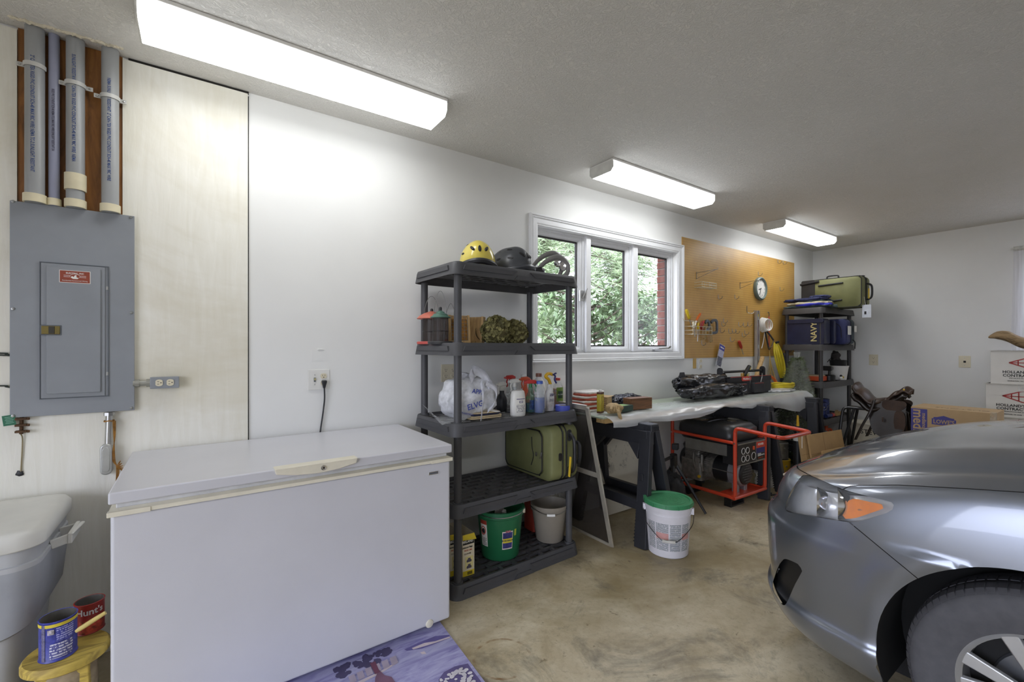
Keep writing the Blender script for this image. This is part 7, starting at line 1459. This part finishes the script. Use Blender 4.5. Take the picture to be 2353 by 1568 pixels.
# lettered bin
q0, q1 = hit(1950, 985, x=6.45), hit(2032, 985, x=6.45); zb_ = hit(1985, 972, x=6.45).z; yc = (q0.y+q1.y)/2; wy = q0.y-q1.y
t = thing('plastic_bin', 'cream rectangular plastic bin with hand lettering behind the saddle rack', 'bin', (6.45+.12, yc, 0)); BINM = mat('cream_bin', (212, 206, 190), .5, var=.04)
MB().rings([rrect(.19, wy-.08, .05, 5, 0), rrect(.26, wy, .06, 5, zb_-.02), rrect(.285, wy+.025, .065, 5, zb_-.018), rrect(.285, wy+.025, .065, 5, zb_), rrect(.255, wy-.01, .06, 5, zb_), rrect(.185, wy-.085, .05, 5, .01)], (True, True)).build('bin', BINM, t, smooth=40)
text('STEVE', .075, t, INK, FXm((-.128, -.045, zb_-.105)), bold=.0002)
# moving box
bxx = 5.45; y0, y1 = hit(2093, 940, x=bxx).y, hit(2287, 940, x=bxx).y; zt1 = hit(2100, 935, x=bxx).z; W_ = y0-y1
t = thing('moving_carton', 'brown moving carton with blue medium panel lying on its side', 'box', (bxx, (y0+y1)/2, zt1-.42)); BLP = mat('box_blue_print', (72, 70, 140), .6, var=.05); KB2 = mat('moving_kraft', (184, 156, 116), .75, var=.05, vs=8)
MB().bb((0, -W_/2, 0), (.40, W_/2, .42)).build('carton', KB2, t, bev=.003); xf = -.0012
MB().bb((xf, W_/2-.115, .002), (.001, W_/2-.001, .405)).build('blue_panel', BLP, t, smooth=0)
text('medium', .105, t, KB2, FXm((xf-.0006, W_/2-.05, .23), -pi/2), bold=.002); text('mediano', .04, t, KB2, FXm((xf-.0006, W_/2-.093, .30), -pi/2), bold=.0006)
lg = [(-.08, -.035), (.08, -.035), (.08, .02), (.068, .02), (.068, .032), (.045, .034), (.0, .05), (-.045, .034), (-.068, .032), (-.068, .02), (-.08, .02)]
MB().add([(xf, W_/2-.225-a, .31+c) for a, c in lg], [tuple(range(len(lg)))]).build('logo_shape', BLP, t, smooth=0); text("LOWE'S", .05, t, KB2, FXm((xf-.0008, W_/2-.225, .302)), bold=.001, sx=.8)
pl = [(.14, .19), (.14, .225), (.20, .225), (.20, .25), (.305, .24), (.435, .30), (.475, .292), (.5, .24), (.485, .235), (.463, .276), (.435, .283), (.305, .222), (.212, .232), (.212, .208), (.152, .208), (.152, .19)]
mb = MB(); [mb.beam((xf, W_/2-a, z), (xf, W_/2-c, z2), .001, .014, up=(0, 0, 1) if abs(a-c) > abs(z-z2) else (0, 1, 0)) for (a, z), (c, z2) in (((.14, .16), (.14, .22)), ((.14, .214), (.20, .214)), ((.20, .207), (.20, .246)), ((.195, .24), (.31, .225)), ((.31, .225), (.44, .28)), ((.44, .28), (.47, .272)), ((.468, .275), (.50, .20)))]; mb.build('arrow_print', BLP, t, smooth=0)
text('CUSTOMS', .06, t, mat('kraft_print', (120, 100, 72), .7), Matrix.Translation((.12, -.05, .4206)) @ Matrix.Rotation(pi/2, 4, 'Z'), sx=1.3)
MB().bb((-.002, -W_/2-.002, .3), (.05, -W_/2+.03, .423)).build('tape', film('packing_tape', (226, 216, 196), .5, .15), t)
t2 = tag(MB().bb((bxx+.01, (y0+y1)/2-W_/2+.01, 0), (bxx+.39, (y0+y1)/2+W_/2-.01, zt1-.4205)).build('plain_carton', KB2, bev=.003), 'plain brown carton under the lettered moving carton', 'box')
# stack of white contractor boxes
WBX = mat('white_box_card', (226, 224, 218), .65, var=.03, vs=6); RDL = mat('box_red_print', (176, 62, 58), .6)
xw = 6.50; zc_ = [hit(2290, y, x=xw).z for y in (806, 882, 957)]; zc_.append(zc_[2]-(zc_[1]-zc_[2])); zbot = [zc_[1]+.001, zc_[2]+.001, zc_[3]+.001, 0.0]
names = ['topmost white contractor box of the stack with driftwood on it', 'second white contractor box of the stack below the topmost', 'third white contractor box of the stack beside the moving carton', 'lowest white contractor box of the stack on the floor']
for k in range(4):
    yl = hit(2276 if k == 0 else 2265, 840, x=xw).y; bw_ = .56; h = zc_[k]-zbot[k]
    t = thing('contractor_box', names[k], 'box', (xw, yl-bw_/2, zbot[k]), group='white contractor boxes')
    MB().bb((0, -bw_/2, 0), (.40, bw_/2, h)).build('carton', WBX, t, bev=.003); MB().bb((-.012, -bw_/2-.004, h-.004), (.40, bw_/2+.012, h)).build('lid_flap', WBX, t, bev=.001)
    if k == 3: continue
    yc = .02 if k == 0 else .03; zz = h*.64; mb = MB(); w, hh = .135, .055; x_ = -.0015
    pts = [(-w, 0), (-.02, hh), (.02, hh), (w, 0), (.02, -hh), (-.02, -hh)]
    dm = [(-w, 0), (0, hh), (w, 0), (0, -hh)]
    for (a, c), (d, e) in zip(dm, dm[1:]+dm[:1]): mb.beam((x_, yc-a, zz+c), (x_, yc-d, zz+e), .001, .010, up=(0, e-c, a-d) if True else None)
    mb.beam((x_, yc+w*.9, zz), (x_, yc-w*.9, zz), .001, .008, up=(0, 0, 1))
    for a, hh2 in ((-.028, .042), (.028, .042), (-.075, .022), (.075, .022)): mb.beam((x_, yc+a, zz-hh2), (x_, yc+a, zz+hh2), .001, .009, up=(0, 1, 0))
    mb.build('diamond_logo', RDL, t, smooth=0)
    text("HOLLAND'S GENERAL", .036, t, INK, FXm((x_, yc, zz-.092)), bold=.0007); text('CONTRACTORS, INC.', .036, t, INK, FXm((x_, yc, zz-.126)), bold=.0007)
    text('SPECIALISTS IN FIRE AND WATER DAMAGE', .014, t, INK, FXm((x_, yc, zz-.152)), bold=.0002); text('LEXINGTON, VA 24450   LYNCHBURG, VA 24502', .0135, t, INK, FXm((x_, yc, zz-.178)), bold=.0003)
    MB().bb((-.0025, yc-.012-.03, h-.07), (.001, yc+.03, h)).build('tape', film('box_tape', (236, 234, 232), .5, .1, .4), t)
# driftwood
yl = hit(2268, 770, x=6.55).y; zt0 = zc_[0]; DRF = grain('driftwood_grain', (92, 74, 50), (168, 142, 106), 1, 7, .8, 9)
t = thing('driftwood', 'weathered twisted driftwood log resting on the white boxes', 'driftwood', (6.62, yl-.3, zt0), world=True)
spn = bez([(6.62, yl, zt0+.135), (6.62, yl-.06, zt0+.155), (6.62, yl-.14, zt0+.135), (6.62, yl-.24, zt0+.075), (6.62, yl-.40, zt0+.062), (6.62, yl-.62, zt0+.07)], 7); rd = [.008, .05, .068, .066, .060, .05]; rs = []
for i, p_ in enumerate(spn):
    f = i/(len(spn)-1)*5; a = int(min(4, f)); rr_ = rd[a]+(rd[a+1]-rd[a])*(f-a); rs.append([p_+V((cos(q)*rr_*1.1, 0, sin(q)*rr_*.85))*(1+.28*NZ.noise(V((cos(q)*1.6, i*.12, sin(q)*1.6)))) for q in [2*pi*j/20 for j in range(20)]])
for r_i in rs:
    for q in r_i: q.z = max(q.z, zt0+.0015)
MB().rings(rs).build('log', DRF, t, smooth=55)
# ---------------------------------------------------------------- car (nose towards the workbench wall)
XC, YN, HWD = 2.845, 1.125, .912          # centre line, nose tip, half width
WCY, WR, AR = .150, .330, .398            # front wheel centre, radius, arch radius
WB = 2.78                                 # wheelbase
def ease(k): k = max(0, min(1, k)); return k*k*(3-2*k)
ZC = [(0, .72), (.05, .745), (.09, .772), (.15, .812), (.25, .868), (.4, .93), (.55, .982), (.84, 1.045), (1.2, 1.085), (1.6, 1.10), (3.4, 1.06), (4.7, 1.02)]
def lerp_tab(tab, x):
    if x <= tab[0][0]: return tab[0][1]
    for (a, p), (c, q) in zip(tab, tab[1:]):
        if x <= c: return p+(q-p)*(x-a)/(c-a)
    return tab[-1][1]
ZCs = [(x/50, sum(lerp_tab(ZC, x/50+d*.02) for d in range(-4, 5))/9) for x in range(0, 236)]
def ztop(u, v):
    z = lerp_tab(ZCs, v); a = abs(u)/.9
    z -= .125*a**2.4*ease(.25+v/.7)
    z -= .010*math.exp(-((abs(u)-.735)/.028)**2)*ease((v-.2)/.3)           # valley along the hood shut line
    z += .012*math.exp(-((abs(u)-.50-.10*v)/.10)**2)*ease((v-.1)/.4)       # hood crease ridge
    return z
rowsL = [(.165, .86, .11), (.19, .885, .055), (.235, .900, .022), (.275, .906, .006), (.295, .904, .006), (.32, .895, .020), (.40, .898, .010), (.50, .902, .004), (.58, .906, .004), (.615, .908, .010), (.635, .909, .028), (.68, .911, .050)]
NT, NS = 72, 90; VEND = 4.62; NX = 3.0; LC = .62
ths = [pi/2*i/NT for i in range(NT+1)]
def ucurve(w, vf, lc=LC):
    P = [(w*sin(a)**(2/NX), vf+lc*(1-max(0, cos(a))**(2/NX))) for a in ths]
    v0 = P[-1][1]; P += [(w, v0+(VEND-v0)*(k/NS)**1.6) for k in range(1, NS+1)]; return P
def crom(tab, n):
    out = []
    for i in range(len(tab)-1):
        g = lambda j: tab[max(0, min(len(tab)-1, j))]
        a, b_, c, d = g(i-1), g(i), g(i+1), g(i+2)
        for k in range(n):
            t_ = k/n; out.append(tuple(.5*(2*b_[m]+(c[m]-a[m])*t_+(2*a[m]-5*b_[m]+4*c[m]-d[m])*t_*t_+(3*b_[m]-a[m]-3*c[m]+d[m])*t_**3) for m in range(3)))
    return out+[tab[-1]]
grid_ = []; qv = []
for z, w, vf in crom(rowsL, 3):
    row = []
    for u, v in ucurve(w, vf):
        dw = math.hypot(v-(YN-WCY), z-WR); fl = .014*math.exp(-((dw-AR-.035)/.05)**2) if u > .6 else 0
        row.append((u+fl*(u/.91)**8, v, z))
    grid_.append(row); qv.append(-1)
NB = 16
for k in range(1, NB+1):                 # shoulder roll from the side to the top
    s_ = k/NB; a = s_*pi/2; w = .911-.045*(1-cos(a)); vf = .050+.055*(1-cos(a)); row = []
    for u, v in ucurve(w, vf): zt2 = ztop(u, v); row.append((u, v, .68+(zt2-.68)*sin(a)**1.15))
    grid_.append(row); qv.append(s_-1)
NU = 44
for k in range(1, NU+1):                 # top: nested U curves closing on the centre line
    s_ = k/NU; w = .866*(1-s_); vf = .105+.95*s_**1.1; row = []
    for u, v in ucurve(max(w, 1e-5), vf, LC*(1-.6*s_)): row.append((u, v, ztop(u, v)))
    grid_.append(row); qv.append(s_)
# vertices with (near-side) world position and picture coordinates for the cut lines
def pxl(u, v, z):
    x, y = XC-u, YN-v; d = x*fw[0]+y*fw[1]
    if d < .15: return (5000., CY+FPX*(HC-z)/.15)
    return (CX+FPX*(x*rt[0]+y*rt[1])/d, CY+FPX*(HC-z)/d)
nc = len(grid_[0]); CV = []; CF = []
for j, row in enumerate(grid_):
    for u, v, z in row: CV.append((u, v, z)+pxl(u, v, z)+(qv[j],))
for j in range(len(grid_)-1):
    for i in range(nc-1): CF.append((j*nc+i, j*nc+i+1, (j+1)*nc+i+1, (j+1)*nc+i))
def clip(vs, fs, fld):
    """keep where fld(vertex) <= 0; straight cuts across the faces"""
    val = [fld(p) for p in vs]; out = []; outf = []; mp = {}; cut = {}
    def keep(i):
        if i not in mp: mp[i] = len(out); out.append(vs[i])
        return mp[i]
    def cross(i, j):
        k = (min(i, j), max(i, j))
        if k not in cut:
            a, c = vs[k[0]], vs[k[1]]; f = val[k[0]]/(val[k[0]]-val[k[1]]); cut[k] = len(out); out.append(tuple(a[m]+(c[m]-a[m])*f for m in range(len(a))))
        return cut[k]
    for f in fs:
        s_ = [val[i] <= 0 for i in f]
        if all(s_): outf.append(tuple(keep(i) for i in f)); continue
        if not any(s_): continue
        pl = []
        for a in range(len(f)):
            i, j = f[a], f[(a+1) % len(f)]
            if s_[a]: pl.append(keep(i))
            if s_[a] != s_[(a+1) % len(f)]: pl.append(cross(i, j))
        if len(pl) > 2: outf.append(tuple(pl))
    return out, outf
def poly_sd(pl):
    """signed distance to a closed picture outline, negative inside"""
    def f(p):
        x, y = p[3], p[4]; d = 1e9; ins = False; n = len(pl)
        for i in range(n):
            (x0, y0), (x1, y1) = pl[i], pl[(i+1) % n]; ex, ey = x1-x0, y1-y0; t_ = max(0, min(1, ((x-x0)*ex+(y-y0)*ey)/(ex*ex+ey*ey))); d = min(d, math.hypot(x-x0-t_*ex, y-y0-t_*ey))
            if (y0 > y) != (y1 > y) and x < (x1-x0)*(y-y0)/(y1-y0)+x0: ins = not ins
        if p[5] > .35 or p[1] > 1.0: return 500.
        return -d if ins else d
    return f
def smooth_poly(pts, n=5): return [(q.x, q.y) for q in bez([V((a, c, 0)) for a, c in pts], n, True)]
HEAD = smooth_poly([(1808, 1173), (1812, 1148), (1824, 1122), (1842, 1097), (1852, 1093), (1866, 1096), (1900, 1111), (1945, 1129), (2000, 1144), (2042, 1154), (2056, 1162), (2046, 1174), (2005, 1188), (1970, 1198), (1945, 1198), (1900, 1191), (1850, 1182)])
AMB = smooth_poly([(1952, 1146), (1995, 1153), (2037, 1164), (2000, 1179), (1960, 1192), (1931, 1190), (1940, 1170)], 3)
FOG = smooth_poly([(1797, 1288), (1822, 1291), (1843, 1304), (1842, 1316), (1826, 1345), (1804, 1391), (1788, 1376), (1777, 1356), (1777, 1335)], 5)
fH, fA, fF = poly_sd(HEAD), poly_sd(AMB), poly_sd(FOG)
HS = [(1866, 1098), (1900, 1113), (1932, 1126), (1939, 1125), (1948, 1119), (1956, 1116.5), (2063, 1115), (2221, 1123.5), (2353, 1132), (2600, 1150), (3200, 1200), (6000, 1500)]
def fHood(p):
    if p[1] > 1.32: return p[1]-1.32
    a = (.02-p[5])*300 if p[3] < 1866 or p[5] < -.5 else -50
    c = p[4]-lerp_tab(HS, p[3]) if p[3] >= 1866 else -50
    if p[5] < -.35: return 50
    return max(a, c)
def fSeam(p): return 100. if p[1] > .95 else ((p[3]-1946)*(1338-1196)-(p[4]-1196)*(2118-1946))/223. if p[4] > 1150 else p[3]-1925
def fArch(p):
    if p[0] < .45 or p[2] > .85: return -1
    a = AR-math.hypot(p[1]-(YN-WCY), p[2]-WR); c = AR-math.hypot(p[1]-(YN-WCY)-WB, p[2]-WR)
    for cv_ in (YN-WCY, YN-WCY+WB):
        if abs(p[1]-cv_) < AR*.98 and p[2] < WR: a = max(a, .01)
    return max(a, c)
def neg(f, off=0): return lambda p: off-f(p)
def offs(f, o): return lambda p: f(p)+o
CAR = thing('car', 'dark grey metallic sedan parked with its nose towards the workbench', 'car', (XC, YN-2.2, 0), world=True)
m, nt, b = nm('grey_metallic_paint'); b.inputs['Base Color'].default_value = (*lin((134, 139, 150)), 1); b.inputs['Metallic'].default_value = .8; b.inputs['Roughness'].default_value = .29; b.inputs['Coat Weight'].default_value = 1; b.inputs['Coat Roughness'].default_value = .03
fl_ = noi(nt, co(nt), 900, 1); bmp(nt, b, fl_, .03, .0005); PAINT = m
def comps(vs, fs, frac=.04):
    """drop slivers: keep the connected pieces that hold a fair share of the faces"""
    par_ = list(range(len(vs)))
    def fd(i):
        while par_[i] != i: par_[i] = par_[par_[i]]; i = par_[i]
        return i
    for f in fs:
        for k in f[1:]: par_[fd(k)] = fd(f[0])
    cnt = {}
    for f in fs: cnt[fd(f[0])] = cnt.get(fd(f[0]), 0)+1
    return [f for f in fs if (cnt[fd(f[0])] >= frac*len(fs)) != (frac < 0 and cnt[fd(f[0])] >= -frac*len(fs))]
def part(name, vs, fs, mt, push=0, both=True, par=None, smooth=60, frac=.04):
    """car panel, mirrored: one joined mesh (both) or one mesh for each side; push moves it inward along -normal"""
    fs = comps(vs, fs, frac); outs = []
    for sides in (((-1, 1),) if both else ((-1,), (1,))):
        mb = MB()
        for s in sides: mb.add([(XC+s*p[0], YN-p[1], p[2]) for p in vs], fs)
        o = mb.build(name, mt, (par[len(outs)] if isinstance(par, list) else par) or CAR, smooth=smooth)
        lo = [v for v in o.data.vertices]; bmx = bmesh.new(); bmx.from_mesh(o.data); bmesh.ops.delete(bmx, geom=[v for v in bmx.verts if not v.link_faces], context='VERTS'); bmx.to_mesh(o.data); bmx.free()
        if push:
            me = o.data; ns = [v.normal.copy() for v in me.vertices]; cc = V((XC, YN-1.2, .45))
            for v, n_ in zip(me.vertices, ns):
                if n_.dot(v.co-cc) < 0: n_ = -n_
                v.co = v.co-n_*push
        outs.append(o)
    return outs
hv, hf = clip(CV, CF, fH); rv, rf = clip(CV, CF, neg(fH, 1.6))
hov, hof = clip(rv, rf, offs(fHood, .8)); lv, lf = clip(rv, rf, neg(fHood, .8))
lv, lf = clip(lv, lf, fArch)
bv, bf = clip(lv, lf, offs(fSeam, .9)); fv, ff = clip(lv, lf, neg(fSeam, .9))
bv, bf = clip(bv, bf, neg(fF)); gv, gf = clip(CV, CF, fF)
part('hood', hov, hof, PAINT); part('bumper', bv, bf, PAINT, frac=.3); part('nose_trim', bv, bf, PAINT, both=False, frac=-.3); part('fender_and_side', fv, ff, PAINT, both=False)
SEAL = mat('seam_black', (14, 14, 15), .7)
iv, if_ = clip(CV, CF, lambda p: max(p[1]-1.6, fArch(p)+.006, 9.5-fH(p), 7.5-fF(p))); part('inner_shell', iv, if_, SEAL, .010)
# lamps
LENSM = film('headlamp_lens', (236, 240, 246), .10, .04, 0, 0); REFL = mat('lamp_reflector', (232, 234, 238), .22, .45, var=.06, vs=26); AMBM = mat('amber_lens', (230, 128, 14), .2, var=.08, vs=40)
hl = part('headlamp_lens', hv, hf, LENSM, -.0005, both=False, frac=.3); xv, xf_ = clip(CV, CF, offs(fH, -26)); part('headlamp_housing', xv, xf_, REFL, .048, both=False, par=hl, frac=.3)
av, af = clip(hv, hf, fA); part('amber_marker', av, af, AMBM, .006, both=False, par=hl); rv2, rf2 = clip(av, af, poly_sd([(1966, 1167), (1985, 1173), (1983, 1178), (1964, 1172)])); part('amber_reflector', rv2, rf2, mat('dark_amber', (160, 92, 22), .4), .004, both=False, par=hl)
def at_surface(px, py):
    best = min((p for p in CV if p[5] < .3 and p[1] < 1), key=lambda p: (p[3]-px)**2+(p[4]-py)**2); return best
for px, py, r_ in ((1862, 1152, .058), (1905, 1160, .062)):
    p = at_surface(px, py)
    for s in (-1, 1):
        c = V((XC+s*(p[0]-.045), YN-p[1]-.055, p[2]))
        T = Matrix.Translation(c) @ Matrix.Rotation(-pi/2, 4, 'X') @ Matrix.Rotation(s*.35, 4, 'Y')
        MB().lathe([(.012, -.01), (r_*.5, .0), (r_*.85, .022), (r_, .045)], 28, T=T).build('reflector_bowl', CHROME, hl[0 if s < 0 else 1], smooth=50); MB().lathe([(.0001, .03), (.012, .028), (.014, .0)], 14, T=T).build('bulb', WHITE, hl[0 if s < 0 else 1])
# fog lamp recess with curved slats
xv, xf_ = clip(CV, CF, offs(fF, -22)); part('fog_recess', xv, xf_, mat('recess_black', (20, 21, 24), .5), .02, both=False, frac=.3)
for k in range(7):
    f0 = lambda p, k=k: abs(((p[3]-1783)*.80+(p[4]-1345)*.60)-(-18+9.5*k))-1.9
    sv, sf = clip(gv, gf, f0)
    if sf: part('fog_slat', sv, sf, mat('slat_grey', (130, 133, 140), .3), .004, both=False, frac=.3)
# arch liners, wheels
LIN = mat('arch_liner', (22, 22, 23), .8); RUB = mat('tyre_rubber', (82, 82, 87), .75, var=.08, vs=30); ALY = mat('wheel_silver', (196, 198, 202), .3, .7, var=.03)
for wy in (WCY, WCY-WB):
    for s in (-1, 1):
        mb = MB(); rs = []
        for k in range(25):
            a = -.35+(pi+.7)*k/24; rs.append([V((XC+s*x, wy+(AR+.002)*cos(a), max(.12, WR+(AR+.002)*sin(a)))) for x in (.905, .62)])
        mb.rings(rs, (False, False), closed=False); mb.box((XC+s*.61, wy, .45), (.02, .84, .7)); mb.build('arch_liner', LIN, CAR, smooth=40)
tyre = [(.205, -.098), (.222, -.103), (.262, -.112), (.298, -.110), (.316, -.100), (.326, -.080), (.330, -.05), (.330, .05), (.326, .08), (.316, .1), (.298, .11), (.262, .112), (.222, .103), (.205, .098), (.205, -.098)]
def wheel(x, y, s):
    T = Matrix.Translation((x, y, WR)) @ Matrix.Rotation(s*pi/2, 4, 'Y')    # local +z looks outward
    w = MB().lathe([(r, z) for r, z in tyre], 96, T=T).build('tyre', RUB, CAR, smooth=40)
    mb = MB()
    for k in range(78):
        a = 2*pi*k/78; Tk = T @ Matrix.Rotation(a, 4, 'Z')
        mb.add([(.3135, -.0098, .103), (.3135, .0098, .103), (.3275, .0106, .083), (.3275, -.0106, .083), (.3325, -.0106, .05), (.3325, .0106, .05), (.31, -.0098, .09), (.31, .0098, .09), (.32, 0, .04)], [(0, 1, 2, 3), (3, 2, 5, 4), (0, 3, 6), (1, 7, 2), (6, 3, 4, 8), (7, 8, 5, 2), (0, 6, 7, 1), (4, 5, 8)], Tk); mb.box((.3295, .006, .0), (.006, .0205, .034), Tk)
    mb.build('tread_block', RUB, w, smooth=0, kind='stuff')
    mb = MB()
    for z in (.022, -.022): mb.lathe([(.329, z-.005), (.3312, z), (.329, z+.005)], 72, T=T)
    mb.build('tread_groove', SEAL, w)
    rim = MB().lathe([(.206, .098), (.200, .092), (.190, .085), (.186, .05), (.18, -.04), (.206, -.09)], 64, T=T).build('rim', ALY, CAR, smooth=40)
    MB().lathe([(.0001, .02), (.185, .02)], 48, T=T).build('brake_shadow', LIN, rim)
    MB().lathe([(.0001, .03), (.13, .03), (.135, .024)], 40, T=T).build('brake_disc', mat('brake_disc', (110, 112, 116), .35, .8), rim)
    for k in range(5):
        for e in (-.17, .17):
            a = 2*pi*k/5+e+.25; a2 = 2*pi*k/5+e*1.35+.25
            MB().add([V((q*cos(a3)+d*-sin(a3), q*sin(a3)+d*cos(a3), z)) for q, a3, z, hw_ in ((.035, a, .078, .016), (.197, a2, .088, .026)) for d, z in ((-hw_, z-.012), (-hw_*.8, z), (hw_*.8, z), (hw_, z-.012))], [(0, 1, 5, 4), (1, 2, 6, 5), (2, 3, 7, 6), (0, 3, 2, 1), (4, 5, 6, 7), (0, 4, 7, 3)], T).build('spoke', ALY, rim, bev=.003)
    MB().lathe([(.0001, .088), (.03, .087), (.048, .078), (.05, .06)], 32, T=T).build('hub_cap', ALY, rim, smooth=40)
    for k in range(5): a = 2*pi*(k+.5)/5+.25; MB().lathe([(.0001, .072), (.009, .07), (.011, .05)], 10, T=T @ TR(.062*cos(a), .062*sin(a), 0)).build('lug_nut', CHROME, rim)
for wy in (WCY, WCY-WB):
    for s in (-1, 1): wheel(XC+s*(HWD-.135), wy, s)
# cabin, grille, floor pan, tail
GLS = mat('tinted_glass', (24, 28, 30), .05, var=.02, spec=.9)
sec = [(1.25, .72, 1.085), (1.95, .60, 1.44), (2.6, .60, 1.47), (3.3, .58, 1.42), (4.05, .66, 1.06)]
mb = MB(); rs = []
for v, w, z in sec: rs.append([V((XC+a*w, YN-v, z-.02*abs(a))) for a in (-1, -.5, 0, .5, 1)])
mb.rings(rs, (False, False), closed=False); mb.build('roof_and_screens', GLS, CAR, smooth=40)
for s in (-1, 1):
    pts = [V((XC+s*w, YN-v, z-.02)) for v, w, z in sec]; low = [V((XC+s*.80, YN-v, ztop(.8, v)-.01)) for v, w, z in sec]; MB().rings([pts, low], (False, False), closed=False).build('side_glass', GLS, CAR, smooth=30)
MB().rings([[V((XC+a*.60, YN-v, z+.004)) for a in (-1, -.5, 0, .5, 1)] for v, z in ((1.98, 1.45), (2.6, 1.475), (3.25, 1.43))], (False, False), closed=False).build('roof_panel', PAINT, CAR)
MB().bb((XC-.62, YN-4.5, .19), (XC+.62, YN-.55, .23)).build('floor_pan', LIN, CAR, smooth=0)
MB().bb((XC-.86, YN-4.63, .25), (XC+.86, YN-4.6, .95)).build('tail_panel', PAINT, CAR, bev=.01)
for z in (.66, .69, .72): MB().tube([(XC+u, YN-(.05+LC*(1-(1-min(.999, abs(u)/.9)**NX)**(1/NX)))+.004, z) for u in [-.42+.06*k for k in range(15)]], .008, 8).build('grille_bar', CHROME, CAR)
